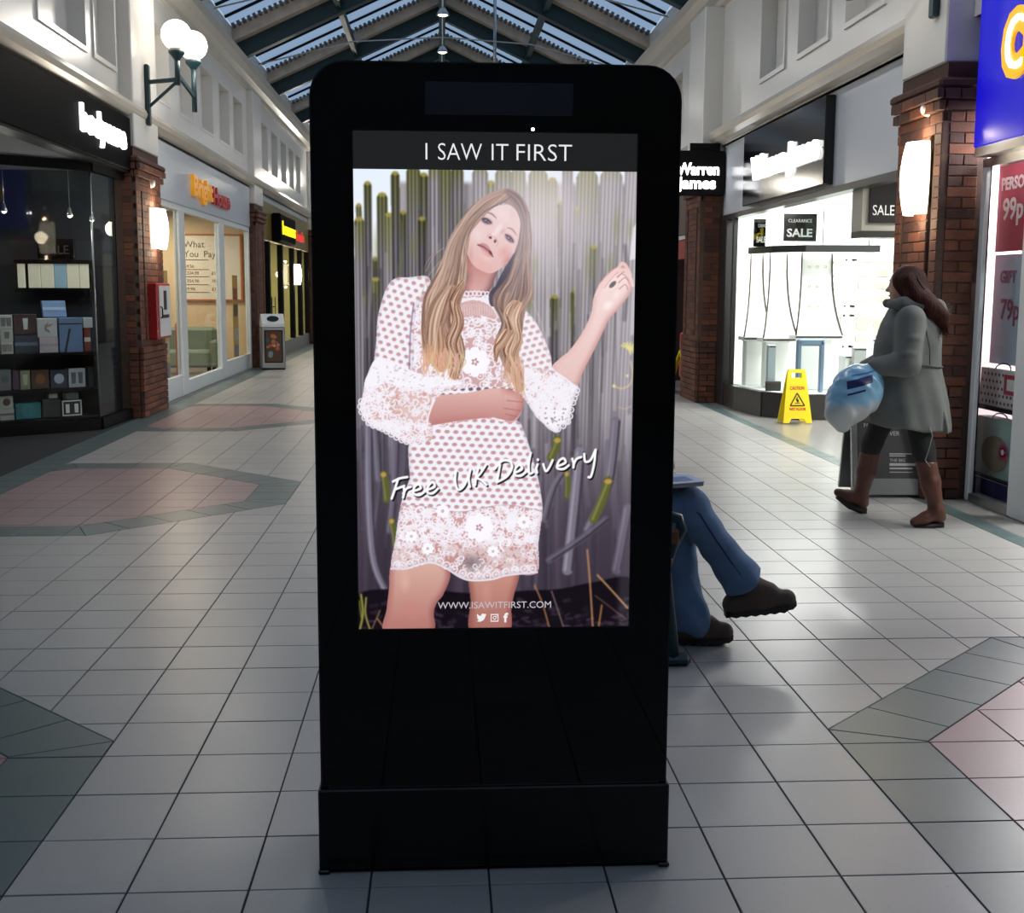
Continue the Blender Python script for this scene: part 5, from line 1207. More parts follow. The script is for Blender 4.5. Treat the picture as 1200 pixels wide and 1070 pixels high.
# ---- carrier bag she holds
bg = thing('shopping_bag', 'full pale blue and white plastic shopping bag carried by the walking person', 'bag', (2.70, 7.62, .62))
B = Blob((2.3, 7.3, .5), (3.0, 7.95, 1.2), .008)
B.ball((2.675, 7.62, .875), (.165, .135, .175), .05); B.ball((2.60, 7.62, .80), (.12, .12, .13), .06); B.cone((2.56, 7.62, .74), (2.60, 7.64, .665), .085, .06, .06); B.cone((2.73, 7.61, .95), (2.765, 7.60, 1.02), .09, .022, .06)
r2 = np.random.RandomState(3); fr_ = r2.uniform(9, 30, (7, 3)); ph_ = r2.uniform(0, 6, 7)
def crease(x, y, z):
    q = 0
    for i in range(7): q = q+np.abs(np.sin(fr_[i, 0]*x+fr_[i, 1]*y+fr_[i, 2]*z+ph_[i]))
    return (q/7-.63)*.032
B.D += crease(*np.meshgrid(*B.ax, indexing='ij')).astype(np.float32)
m = mat('crinkled_bag_plastic', '9cc3d8', .25, spec=.6, coat=.3); nt = m.node_tree; tc = nt.nodes.new('ShaderNodeTexCoord'); sx_ = nt.nodes.new('ShaderNodeSeparateXYZ'); nt.links.new(tc.outputs['Object'], sx_.inputs[0])
nz = nt.nodes.new('ShaderNodeTexNoise'); nz.inputs['Scale'].default_value = 9; nt.links.new(tc.outputs['Object'], nz.inputs['Vector']); ma = nt.nodes.new('ShaderNodeMath'); ma.operation = 'MULTIPLY_ADD'; ma.inputs[1].default_value = .25; nt.links.new(nz.outputs[0], ma.inputs[0]); nt.links.new(sx_.outputs[2], ma.inputs[2])
cr = nt.nodes.new('ShaderNodeValToRGB'); cr.color_ramp.elements[0].position = .25; cr.color_ramp.elements[0].color = (*srgb('b9c0c0'), 1); cr.color_ramp.elements[1].position = .34; cr.color_ramp.elements[1].color = (*srgb('7fb2d2'), 1)
nt.links.new(ma.outputs[0], cr.inputs[0]); nt.links.new(cr.outputs[0], nt.nodes['Principled BSDF'].inputs['Base Color'])
bagm = B.mesh('bag_body', m, bg)
# printed logo wrapped on the bag front
NV = bagm.data; from mathutils.bvhtree import BVHTree
bv = BVHTree.FromPolygons([v.co for v in NV.vertices], [tuple(p.vertices) for p in NV.polygons])
def decal(x0, x1, z0, z1, sk, name, m_):
    t = MB(); nx_, nz_ = 14, 5; vs = []
    for j in range(nz_+1):
        for i in range(nx_+1):
            x = x0+(x1-x0)*i/nx_; z = z0+(z1-z0)*j/nz_+sk*(x-x0); h_ = bv.ray_cast(Vector((x-bg.location.x, -1, z-bg.location.z)), Vector((0, 1, 0)))
            y = h_[0].y-.003 if h_[0] else 0; vs.append((x-bg.location.x, y, z-bg.location.z))
    t.add(vs, [(j*(nx_+1)+i, j*(nx_+1)+i+1, (j+1)*(nx_+1)+i+1, (j+1)*(nx_+1)+i) for j in range(nz_) for i in range(nx_)], 0, True); t.build(name, m_, bg, world=False)
M_NAVY = mat('navy_print', '1d2358', .4)
decal(2.57, 2.73, .895, .945, .28, 'printed_label', M_NAVY); decal(2.60, 2.71, .915, .925, .28, 'printed_script', M_PRINTW) if False else None
decal(2.57, 2.68, .855, .867, .28, 'printed_stripe', M_NAVY); decal(2.60, 2.76, .975, .985, .2, 'printed_stripe', mat('mid_blue_print', '3f6ea8', .4))
MB().tube([(2.74, 7.60, 1.0), (2.75, 7.585, 1.04), (2.76, 7.60, 1.06), (2.77, 7.63, 1.03), (2.76, 7.64, 1.0)], .007, 6).build('bag_handle', MATS['white_print'], bg)

# ---- bench and seated person behind the kiosk
bn = thing('bench', 'teal cast iron bench with brown wooden slats', 'bench', (.68, 5.6, 0)); M_SLAT = mat('varnished_brown_slat', '6b4026', .45, noise=.2, nscale=6)
for y in (4.72, 6.55):
    e = MB(); e.tube([(.94, y, .03), (.925, y, .20), (.90, y, .40), (.93, y, .50), (.965, y, .56), (.95, y, .605), (.88, y, .625), (.60, y, .62), (.40, y, .63)], [.03, .024, .024, .024, .024, .024, .024, .022, .02], 8)
    e.tube([(.90, y, .40), (.45, y, .40), (.30, y, .03)], [.022, .022, .03], 8).tube([(.42, y, .40), (.36, y, .62), (.27, y, .86)], .022, 8)
    e.bbox(.90, 1.01, y-.035, y+.035, 0, .045, .015).bbox(.25, .36, y-.035, y+.035, 0, .045, .015)
    e.build('end_frame', M_TEALMET, bn)
for x in (.48, .58, .68, .78, .88): MB().bbox(x-.04, x+.04, 4.66, 6.62, .425, .455, .006).build('slat', M_SLAT, bn)
for (x, z) in ((.385, .52), (.355, .62), (.325, .72), (.295, .82)): MB().bbox(x-.012, x+.018, 4.66, 6.62, z-.035, z+.035, .006).build('slat', M_SLAT, bn)
MB().bbox(.90, .955, 4.692, 4.748, .50, .565, .01).build('armrest_pad', M_SLAT, bn)
ps = thing('person', 'person in blue jeans and brown shoes sitting cross-legged on the bench', 'person', (.66, 5.12, 0))
M_JEAN = fabric('faded_blue_denim', '5f7b9c', 500, .85, .2); M_JACK = fabric('dark_jacket', '2b2d33'); M_SHOE = fabric('brown_suede', '54453a', 260, .8)
rh, rk, ra = (.66, 4.99, .545), (1.05, 5.0, .605), (1.31, 4.99, .262); lh, lk, la = (.66, 5.18, .535), (1.03, 5.12, .485), (1.06, 5.02, .12)
HC2 = (.60, 5.12, 1.24); B = Blob((.2, 4.7, -.01), (1.6, 5.6, 1.42), .009)
head(B, HC2, (.97, -.2, 0), 1.02); B.chain([(.575, 5.12, 1.05), (.575, 5.12, .80), (.62, 5.12, .57)], [.10, .11, .12], .06); B.cone((.56, 4.95, 1.0), (.56, 5.29, 1.0), .055, .055, .05)
for (s_, e_, w_) in (((.56, 4.94, 1.0), (.64, 4.91, .76), (.86, 4.99, .72)), ((.56, 5.30, 1.0), (.64, 5.33, .76), (.86, 5.24, .72))):
    B.chain([s_, e_, w_], [.045, .04, .028], .02); sg = 1 if s_[1] < 5.1 else -1; hand(B, w_, (.9, .25*sg, .1), (0, .3*sg, .9), (.1, sg*.9, 0), .9, .085)
B.chain([rh, rk, ra], [.07, .05, .036], .03); B.chain([lh, lk, la], [.07, .05, .036], .03); B.cone(ra, (1.41, 4.98, .215), .034, .024, .02); B.cone(la, (1.15, 5.0, .06), .034, .024, .02); B.mesh('body', M_SKIN, ps); eyes(ps, HC2, (.97, -.2, 0), 1.02)
B = Blob((.45, 4.8, .0), (1.55, 5.45, .78), .008)
B.ball((.64, 5.12, .575), (.14, .19, .12), .05); B.chain([rh, rk], [.105, .083], .04); B.chain([rk, (1.175, 4.995, .43), (1.295, 4.99, .277)], [.080, .070, .092], .02); B.chain([lh, lk], [.10, .08], .04); B.chain([lk, (1.04, 5.07, .28), (1.075, 5.02, .085)], [.078, .070, .092], .02)
d_ = np.array([.60, 0, -.80]); B.field(lambda x, y, z: np.where(x > 1.16, (x-1.30)*d_[0]+(z-.267)*d_[2], -1)-.012*np.sin(x*40), (.45, 4.8, 0), (1.6, 5.5, .8), mode='and') ; B.field(lambda x, y, z: np.where(x < 1.3, .055-z+.008*np.sin(x*50), -1), (.45, 4.8, 0), (1.6, 5.5, .2), mode='and')
sl_, (x, y, z) = B.sub((.45, 4.8, 0), (1.6, 5.5, .8)); B.D[sl_] += (.004*np.sin(x*50+z*35+y*20)*np.clip((.42-z)*4, 0, 1)+.002*np.sin(z*55-x*20+y*30)).astype(np.float32)
B.mesh('jeans', M_JEAN, ps)
# outseam stitching on the raised leg
MB().tube([(1.0, 4.925, .63), (1.08, 4.918, .585), (1.155, 4.92, .47), (1.225, 4.914, .37), (1.285, 4.908, .29)], .003, 5).build('side_seam', mat('dark_denim_seam', '22324e', .8), ps)
def shoe(ank, toe, heel, up_):
    ank, toe, heel, up_ = [np.array(v, float) for v in (ank, toe, heel, up_)]; lo = np.minimum(np.minimum(ank, toe), heel)-.14; hi = np.maximum(np.maximum(ank, toe), heel)+.14; B = Blob(lo, hi, .006)
    B.cone(ank, heel+up_*.045, .052, .046, .03); B.cone(ank+up_*.01, (ank+toe)/2+up_*.03, .05, .044, .03); B.cone((heel+toe)/2+up_*.035, toe+up_*.042, .046, .042, .03); B.cone(heel+up_*.04, (heel+toe)/2+up_*.038, .045, .045, .03)
    B.field(lambda x, y, z: (heel[0]-x)*up_[0]+(heel[1]-y)*up_[1]+(heel[2]-z)*up_[2]+.016, lo, hi, mode='and'); B.mesh('shoe', M_SHOE, ps)
    d = (toe-heel); L = np.linalg.norm(d); d /= L; s = np.cross(up_, d); out = []
    for q in range(16):
        t = q/15; w_ = (.044+.006*math.sin(t*3.14))*(1-max(0, (t-.8)/.2)**2*.62)*(1-max(0, (.12-t)/.12)**2*.4); out.append((heel-d*.045+d*(L+.085)*t, w_))
    vs = []; t_ = lambda i: i/15
    for i, (p, w_) in enumerate(out):
        lug = .003 if i % 2 else -.003
        for sg in (-1, 1): vs += [p+s*sg*w_+up_*(-.004+lug+.012*max(0, t_(i)-.8)/.2), p+s*sg*w_+up_*(.022+.012*max(0, t_(i)-.8)/.2)]
    fs = []
    for i in range(15):
        a = i*4; b = a+4; fs += [(a, b, b+1, a+1), (a+2, a+3, b+3, b+2), (a, a+2, b+2, b), (a+1, b+1, b+3, a+3)]
    fs += [(0, 1, 3, 2), (60, 62, 63, 61)]; MB().add(vs, fs).build('shoe_sole', M_SOLE, ps)
    for t in (.35, .48, .6):
        p = heel*(1-t)+toe*t+up_*(.115-.055*t); MB().tube([p-s*.03, p+up_*.012, p+s*.03], .004, 6).build('shoelace', M_SOLE, ps)
shoe((1.32, 4.985, .247), (1.48, 4.975, .162), (1.26, 4.985, .137), (-.11, 0, .994)); shoe((1.075, 5.015, .10), (1.215, 5.0, .012), (1.01, 5.02, .012), (0, 0, 1))
B = Blob((.3, 4.7, .45), (1.0, 5.55, 1.15), .010); B.chain([(.57, 5.12, 1.0), (.575, 5.12, .8), (.60, 5.12, .58)], [.14, .16, .17], .06); B.cone((.56, 4.96, 1.01), (.56, 5.28, 1.01), .08, .08, .05)
for (s_, e_, w_) in (((.56, 4.94, 1.0), (.64, 4.91, .76), (.83, 4.98, .72)), ((.56, 5.30, 1.0), (.64, 5.33, .76), (.83, 5.25, .72))): B.chain([s_, e_, w_], [.075, .065, .045], .03)
B.mesh('jacket', M_JACK, ps)
B = Blob((.4, 4.9, 1.05), (.85, 5.35, 1.45), .009); B.ball((.585, 5.12, 1.275), (.108, .092, .105), .02); B.ball((.545, 5.12, 1.22), (.08, .088, .10), .03); B.ball((.71, 5.10, 1.21), (.08, .10, .085), .01, cut=True); B.mesh('hair', M_HAIR2, ps)
bk = thing('magazine', 'thin magazine resting on the seated person\'s crossed knee', 'magazine', (.97, 5.0, .70)); bk.rotation_euler = (0, -.06, .1)
MB().bbox(-.09, .11, -.11, .11, 0, .016, .003).build('pages', mat('grey_pages', 'a9a7a4', .7), bk, world=False); MB().box(-.092, .112, -.112, .112, .016, .019).build('cover', mat('blue_white_cover', 'aab6cf', .4), bk, world=False); MB().box(-.05, .08, -.06, .05, .019, .0195).build('printed_picture', mat('cover_blue_ink', '4f6ea0', .4), bk, world=False)
# ------------------------------------------------------------------ the advert picture on the screen (a flat print, painted into a colour attribute)
PS = 1.25
PW, PH = int(332*PS), int(537*PS)
def PX(x, y):
    """photograph pixel -> canvas pixel"""
    v = (y-198)/537.; xl, xr = 416-1*v, 748-12.5*v
    return ((x-xl)/(xr-xl)*PW, v*PH)
GYY, GXX = np.mgrid[0:PH, 0:PW].astype(np.float32)
CV = np.zeros((PH, PW, 3), np.float32)
prng = np.random.RandomState(5)
def blur(a, r):
    r = int(round(r))
    if r < 1: return a
    for ax in (0, 1):
        p = np.pad(a, [(r+1, r) if i == ax else (0, 0) for i in range(a.ndim)], mode='edge'); c = np.cumsum(p, axis=ax, dtype=np.float64)
        n = a.shape[ax]; hi = np.take(c, np.arange(2*r+1, 2*r+1+n), ax); lo = np.take(c, np.arange(0, n), ax)
        a = ((hi-lo)/(2*r+1)).astype(np.float32)
    return a
def spline(pts, n=8, closed=False):
    P_ = [np.array(p, float) for p in pts]; N = len(P_); out = []
    for i in range(N if closed else N-1):
        g = (lambda k: P_[k % N]) if closed else (lambda k: P_[min(max(k, 0), N-1)])
        p0, p1, p2, p3 = g(i-1), g(i), g(i+1), g(i+2)
        for t in np.linspace(0, 1, n, endpoint=False):
            out.append(.5*((2*p1)+(-p0+p2)*t+(2*p0-5*p1+4*p2-p3)*t*t+(-p0+3*p1-3*p2+p3)*t**3))
    if not closed: out.append(P_[-1])
    return np.array(out)
def pmask(pts, soft=.7, smooth=True):
    """filled outline (photograph pixels) -> mask"""
    p = spline(pts, 6, True) if smooth else np.array(pts, float)
    p = np.array([PX(*q) for q in p]); m = np.zeros((PH, PW), np.float32)
    for oy in (-.25, .25):
        for ox in (-.25, .25):
            ins = np.zeros((PH, PW), bool); y0 = max(0, int(p[:, 1].min())-1); y1 = min(PH, int(p[:, 1].max())+2)
            yy, xx = GYY[y0:y1]+oy, GXX[y0:y1]+ox; s = np.zeros(yy.shape, bool)
            for i in range(len(p)):
                (xa, ya), (xb, yb) = p[i], p[(i+1) % len(p)]
                if abs(yb-ya) < 1e-9: continue
                s ^= ((ya > yy) != (yb > yy)) & (xx < (xb-xa)*(yy-ya)/(yb-ya)+xa)
            ins[y0:y1] = s; m += ins*.25
    return blur(m, soft) if soft >= 1 else m
def paint(m, col, a=1):
    global CV
    c = np.array([v/255 for v in col], np.float32) if not isinstance(col, np.ndarray) else col
    CV = CV*(1-(m*a)[..., None])+c*(m*a)[..., None]
def stroke(pts, w, col, a=1, sp=True, n=6, taper=False, clipm=None, soft=.6):
    """polyline brush stroke; w in photograph pixels"""
    p = spline(pts, n) if sp and len(pts) > 2 else np.array(pts, float)
    p = np.array([PX(*q) for q in p]); ww = w*PS/2; pad = ww+2
    x0, x1 = int(max(0, p[:, 0].min()-pad)), int(min(PW, p[:, 0].max()+pad+1)); y0, y1 = int(max(0, p[:, 1].min()-pad)), int(min(PH, p[:, 1].max()+pad+1))
    if x1 <= x0 or y1 <= y0: return
    yy, xx = GYY[y0:y1, x0:x1], GXX[y0:y1, x0:x1]; m = np.zeros(yy.shape, np.float32); L = len(p)-1
    for i in range(L):
        a0, b0 = p[i], p[i+1]; d = b0-a0; l2 = d@d+1e-9
        t = np.clip(((xx-a0[0])*d[0]+(yy-a0[1])*d[1])/l2, 0, 1); ds = np.sqrt((xx-a0[0]-t*d[0])**2+(yy-a0[1]-t*d[1])**2)
        r = ww*(1-.85*abs((i+.5)/L*2-1)**2) if taper else ww
        m = np.maximum(m, np.clip((r-ds)/(2*soft)+.5, 0, 1))
    if clipm is not None: m = m*clipm[y0:y1, x0:x1]
    m = (m*a)[..., None]; CV[y0:y1, x0:x1] = CV[y0:y1, x0:x1]*(1-m)+np.array([v/255 for v in col], np.float32)*m
def ell(x, y, rx, ry, ang=0, soft=.0):
    c, s = math.cos(ang), math.sin(ang); cx, cy = PX(x, y); dx, dy = (GXX-cx)/PS, (GYY-cy)/PS
    u, v = (dx*c+dy*s)/rx, (-dx*s+dy*c)/ry; d = np.sqrt(u*u+v*v)
    return np.clip((1-d)/max(soft, 1.2/(min(rx, ry)*2))+.5*(soft == 0), 0, 1).astype(np.float32)
def grad(c0, c1, y0, y1):
    t = np.clip((GYY-PX(0, y0)[1])/(PX(0, y1)[1]-PX(0, y0)[1]), 0, 1)[..., None]
    return np.array([v/255 for v in c0], np.float32)*(1-t)+np.array([v/255 for v in c1], np.float32)*t
# --- cactus thicket
vx = GXX/PS+416; vy = GYY/PS+198
def n1(period, seed, amp=1):
    r = np.random.RandomState(seed); k = int(340/period)+3; return np.interp(np.arange(PW)/PS/period, np.arange(k), r.rand(k)).astype(np.float32)*amp
CV[:] = grad((158, 153, 158), (80, 70, 84), 330, 680)
streak = n1(6, 1)*.5+n1(2.6, 2)*.3+n1(14, 3)*.4
warp = (np.sin(vy/70+vx/50)*3).astype(np.float32)
ix = np.clip(GXX+warp*PS, 0, PW-1).astype(int)
CV *= (.55+.72*streak[ix])[..., None]
sky = grad((226, 236, 247), (240, 240, 245), 198, 330)
paint(np.clip((300-vy)/6, 0, 1)*(vx < 470), sky); paint(np.clip((215-vy)/6, 0, 1)*(vx >= 470), sky)
Z1 = lambda x, y: (400+x/3.243, 130+y/3.243)
def cactus(x0, x1, yt, green=60, shade=1.0, yb=700, lean=0, hazy=0):
    yb = 700; shade = .2+.88*shade; hazy = hazy*1.2+.02; lean *= 1.5
    a, t = Z1(x0, yt); b = Z1(x1, yt)[0]; w = b-a
    m = pmask([(a, t+w*.45), (a+w*.2, t+w*.1), (a+w*.5, t), (b-w*.2, t+w*.1), (b, t+w*.45), (b+lean, yb), (a+lean, yb)], smooth=False)
    u = np.clip((vx-a-lean*(vy-t)/(yb-t))/w, 0, 1); rib = .74+.26*np.cos(u*6.283*max(2, round(w/4.5)))+.16*(.5-abs(u-.5))
    dep = np.clip((vy-t)/green, 0, 1)[..., None]
    c = (np.array([136, 138, 88])/255*(1-dep)+np.array([156, 150, 158])/255*dep)
    fade = np.clip((vy-360)/300, 0, 1)[..., None]; c = c*(1-fade)+np.array([104, 96, 110])/255*fade
    c = c*(rib*shade)[..., None]; c = c*(1-hazy)+np.array([196, 190, 190])/255*hazy
    paint(m*np.clip((600-vy)/150, 0, 1), c.astype(np.float32))
    if green > 20: paint(ell(a+w/2, t+2, w*.38, 2.6), (176, 160, 84), .7)
for c in ((225, 250, 370, 50, .55), (200, 232, 400, 40, .5), (440, 470, 330, 40, .6), (820, 850, 330, 60, .8), (120, 140, 540, 30, .45), (55, 100, 430, 40, .6)): cactus(*c)
for c in ((60, 82, 345, 30, .8), (52, 92, 395, 60, .85), (90, 120, 265, 60, .62), (138, 180, 305, 70, .72), (165, 202, 378, 80, .95), (192, 226, 228, 80, .62), (250, 304, 205, 70, .8), (298, 334, 232, 60, .65), (290, 326, 392, 40, .55), (333, 380, 205, 20, 1.0), (376, 420, 205, 70, .85), (418, 467, 205, 30, .8),
          (498, 560, 205, 15, 1.0, 560, 0, .2), (552, 586, 258, 30, .95, 560, 0, .2), (585, 650, 205, 30, .95, 560, 0, .25), (645, 702, 205, 60, 1, 560, 0, .3), (712, 786, 205, 75, 1.05, 560, 0, .3), (784, 822, 245, 70, 1, 560, 0, .3), (840, 882, 200, 15, .95, 560, -4, .25), (894, 978, 205, 70, 1, 560, -6, .25), (985, 1072, 200, 20, 1.05, 560, -8, .3), (1080, 1135, 190, 15, 1.1, 560, -12, .35)): cactus(*c)
cactus(112, 150, 615, 50, .8); cactus(945, 975, 490, 50, .75, 560, 0, .15); cactus(790, 830, 675, 60, .6, 520); cactus(868, 905, 655, 50, .6, 520); cactus(885, 905, 350, 25, .9, 560, 0, .3)
for (a, b, c, d) in ((1100, 420, 1128, 540), ): paint(pmask([Z1(a, d), Z1(a+8, c), Z1(b+705, c), Z1(b+705, d-60)], smooth=False) if False else pmask([Z1(1097, 545), Z1(1108, 430), Z1(1128, 400), Z1(1126, 540)], smooth=False), (232, 230, 236), .85)
for q in range(70):
    x = prng.uniform(416, 746); y0 = prng.uniform(250, 420); l = prng.uniform(80, 260); g = prng.rand(); ln = prng.uniform(-10, 3)
    stroke([(x, y0), (x+ln*.5+prng.normal()*1.5, y0+l*.5), (x+ln, y0+l)], prng.uniform(1.5, 5), (56, 48, 58) if g < .5 else (190, 184, 194), .34 if g < .5 else .26, soft=1.4)
for q in range(26):
    x = prng.uniform(416, 746); y0 = prng.uniform(230, 380); paint(ell(x, y0, prng.uniform(3, 6), prng.uniform(14, 34), 0, .9), (116, 122, 62), .4)
# hanging trunks, fallen stems and dark ground in the lower part
Z2 = lambda x, y: (400+x/3.243, 430+y/3.243)
paint(np.clip((vy-480)/160, 0, 1), (58, 50, 62), .45)
for k in range(60):
    x = prng.uniform(415, 742); y0 = prng.uniform(430, 560); l = prng.uniform(60, 170); dx = prng.uniform(-12, 8); g = prng.uniform(.5, 1.25)
    stroke([(x, y0), (x+dx*.4, y0+l*.5), (x+dx, y0+l)], prng.uniform(2, 6), (104*g, 98*g, 114*g), .38)
for (pts, w, c) in (([Z2(95, 180), Z2(95, 500), Z2(110, 720), Z2(160, 850)], 9, (128, 124, 140)), ([Z2(120, 180), Z2(130, 400)], 8, (112, 108, 122)), ([Z2(200, 230), Z2(190, 420), Z2(170, 600)], 8, (108, 100, 116)), ([Z2(900, 300), Z2(880, 500), Z2(850, 760)], 13, (136, 132, 146)), ([Z2(1040, 180), Z2(1010, 420), Z2(930, 600)], 11, (118, 112, 126)), ([Z2(1085, 520), Z2(1040, 760)], 12, (104, 96, 112)), ([Z2(760, 560), Z2(800, 430), Z2(870, 330)], 8, (110, 104, 118)), ([Z2(1000, 560), Z2(900, 640), Z2(780, 720)], 9, (96, 90, 104))):
    stroke(pts, w, c, .75); stroke([(p[0]-w*.2, p[1]) for p in pts], w*.22, tuple(min(255, v*1.25) for v in c), .6); stroke([(p[0]+w*.42, p[1]) for p in pts], w*.22, (50, 42, 55), .7)
for (x, y0, y1, w, dx) in ((150, 380, 480, 8, 3), (178, 560, 660, 7, 4), (815, 250, 320, 10, -8), (1010, 410, 560, 11, -18), (850, 380, 470, 6, 0)):
    a, b = Z2(x, y0), Z2(x+dx*3.2, y1); stroke([a, ((a[0]+b[0])/2+2, (a[1]+b[1])/2), b], w, (96, 100, 52), .9); stroke([(a[0]-1, a[1]+3), (b[0]-1, b[1])], w*.25, (140, 140, 84), .7); paint(ell(a[0], a[1]+1, w*.42, 3), (188, 156, 84), .9)
paint(pmask([Z2(45, 850), Z2(250, 830), Z2(500, 850), Z2(700, 840), Z2(820, 835), Z2(950, 810), Z2(1100, 800), Z2(1100, 1000), Z2(45, 1000)]), (24, 18, 26), .93)
for k in range(160):
    x, y = prng.uniform(412, 738), prng.uniform(700, 736); g = prng.uniform(.5, 1.5); paint_c = (58*g, 46*g, 60*g)
    stroke([(x, y), (x+prng.uniform(2, 8), y+prng.uniform(-3, 3))], prng.uniform(2, 5), paint_c, .6, sp=False)
for pts, w, c in (([(686, 640), (689, 680), (692, 735)], 2, (176, 132, 92)), ([(698, 671), (715, 690), (734, 712)], 2, (184, 140, 96)), ([(623, 683), (632, 705), (640, 735)], 1.6, (166, 122, 80)), ([(643, 690), (650, 712), (657, 735)], 1.3, (140, 120, 120)), ([(703, 708), (699, 735)], 1.8, (170, 120, 76)), ([(695, 696), (715, 712), (732, 726)], 1.2, (110, 84, 70)), ([(418, 692), (420, 715), (416, 735)], 2.4, (150, 148, 70)), ([(424, 696), (423, 716), (428, 735)], 1.8, (170, 160, 84)), ([(416, 700), (418, 720)], 1.6, (120, 126, 56)), ([(437, 722), (446, 735)], 1.6, (170, 130, 90)), ([(440, 712), (430, 735)], 1.2, (150, 120, 84))):
    stroke(pts, w, c)
# yellow flower stalk at the right edge
for a in np.linspace(-2.6, 1.2, 9): stroke([(736, 400), (736+9*math.cos(a), 400+7*math.sin(a))], 1.8, (222, 214, 140))
stroke([(739, 415), (741, 430), (738, 442), (728, 447), (719, 444)], 1.3, (214, 196, 150)); stroke([(739, 468), (732, 471), (724, 469)], 1.2, (190, 172, 150)); paint(ell(719, 444, 2, 2), (232, 214, 170)); paint(ell(735, 432, 1.6, 1.6), (232, 214, 170))
CV = blur(CV, 1)
haze = np.clip(1-np.sqrt(((vx-650)/120)**2+((vy-235)/110)**2), 0, 1); paint(haze, (236, 226, 230), .5)
# --- the model: legs
def skin(pts, c, shade_l=None, shade_r=None, w=8):
    m = pmask(pts); paint(m, c)
    e = blur(m, w*PS); inner = np.clip((e-.5)*2, 0, 1); edge = m*(1-inner)
    gx = np.roll(e, -4, 1)-np.roll(e, 4, 1)
    if shade_r is not None: paint(edge*np.clip(-gx*12, 0, 1), shade_r, .8)
    if shade_l is not None: paint(edge*np.clip(gx*12, 0, 1), shade_l, .8)
    return m
skin([(454, 655), (451, 686), (448, 710), (446, 740), (500, 740), (503, 715), (507, 703), (515, 692), (523, 664), (500, 640), (470, 640)], grad((212, 172, 160), (178, 122, 114), 655, 735), (170, 112, 110), (150, 88, 88))
skin([(546, 660), (547, 700), (547, 740), (591, 740), (595, 710), (598, 695), (604, 662), (575, 645)], grad((198, 148, 134), (168, 112, 104), 665, 735), (140, 84, 80), (150, 90, 88))
paint(ell(478, 712, 16, 14, 0, .9), (196, 132, 128), .6); paint(ell(470, 676, 8, 18, 0, .9), (222, 180, 170), .6); paint(ell(566, 690, 9, 26, 0, .9), (206, 154, 144), .5)
# --- lace helpers
LACE = (236, 232, 240)
def honey(m, px_, py_, rx, ry, ang=0, hole=(192, 146, 150), ox=0, oy=0, base=(238, 235, 242), sq=None):
    paint(m, base); c, s = math.cos(ang), math.sin(ang)
    X = (vx-500-ox)*c+(vy-500-oy)*s; Y = -(vx-500-ox)*s+(vy-500-oy)*c
    if sq is not None: X = X+sq
    r = np.floor(Y/py_); fx = ((X/px_+.5*(r % 2)) % 1-.5)*px_; fy = (Y/py_-r-.5)*py_
    d = np.sqrt((fx/rx)**2+(fy/ry)**2); h = np.clip((1-d)*2.2+.2, 0, 1)
    jit = .75+.25*np.sin(X*.31+Y*.17)
    paint(m*h, hole, .9); paint(m*h*np.clip(-fy/ry, 0, 1)*jit, (150, 106, 112), .35)
def floral(m, n, seed, hole=(200, 158, 158), white=(240, 236, 244), dens=1.0, y01=None):
    r = np.random.RandomState(seed); paint(m, hole); ys, xs = np.where(m > .5)
    if not len(ys): return
    for k in range(n):
        i = r.randint(len(ys)); x, y = xs[i]/PS+416, ys[i]/PS+198
        x = x*(1-(y-198)/537*.012)-0
        t = r.rand(); q = r.uniform(2.2, 5.0); a = r.uniform(0, 6.28)
        if t < .3: stroke([(x+q*math.cos(b), y+q*math.sin(b)) for b in np.linspace(0, 6.28, 9)], 1.4, white, .95, clipm=m); stroke([(x-.6, y), (x+.6, y)], 1.8, white, .9, clipm=m)
        elif t < .7: stroke([(x+q*(1-.12*j)*1.5*math.cos(a+j*.7), y+q*(1-.12*j)*1.5*math.sin(a+j*.7)) for j in range(7)], 1.6, white, .95, clipm=m)
        else:
            for b in np.linspace(0, 6.28, 6)[:-1]: stroke([(x, y), (x+q*1.1*math.cos(a+b), y+q*1.1*math.sin(a+b))], 1.7, white, .9, clipm=m)
def flower(x, y, r, m=None, c=(245, 243, 250)):
    for b in np.linspace(0, 6.283, 9)[:-1]: paint(ell(x+r*.62*math.cos(b), y+r*.62*math.sin(b), r*.42, r*.34, b), c, .96)
    paint(ell(x, y, r*.62, r*.62), c); 
    for b in np.linspace(0, 6.283, 6)[:-1]: paint(ell(x+r*.17*math.cos(b), y+r*.17*math.sin(b), r*.1, r*.08, b), (176, 130, 138), .9)
def scallop(pts, r, c=LACE):
    p = spline(pts, 5); acc = 0
    for i in range(len(p)-1):
        acc += np.linalg.norm(p[i+1]-p[i])
        if acc > r*1.5:
            acc = 0; stroke([(p[i][0]+r*math.cos(b), p[i][1]+r*math.sin(b)) for b in np.linspace(0, 6.28, 9)], 1.5, c); paint(ell(p[i][0], p[i][1], r*.35, r*.35), c, .8)
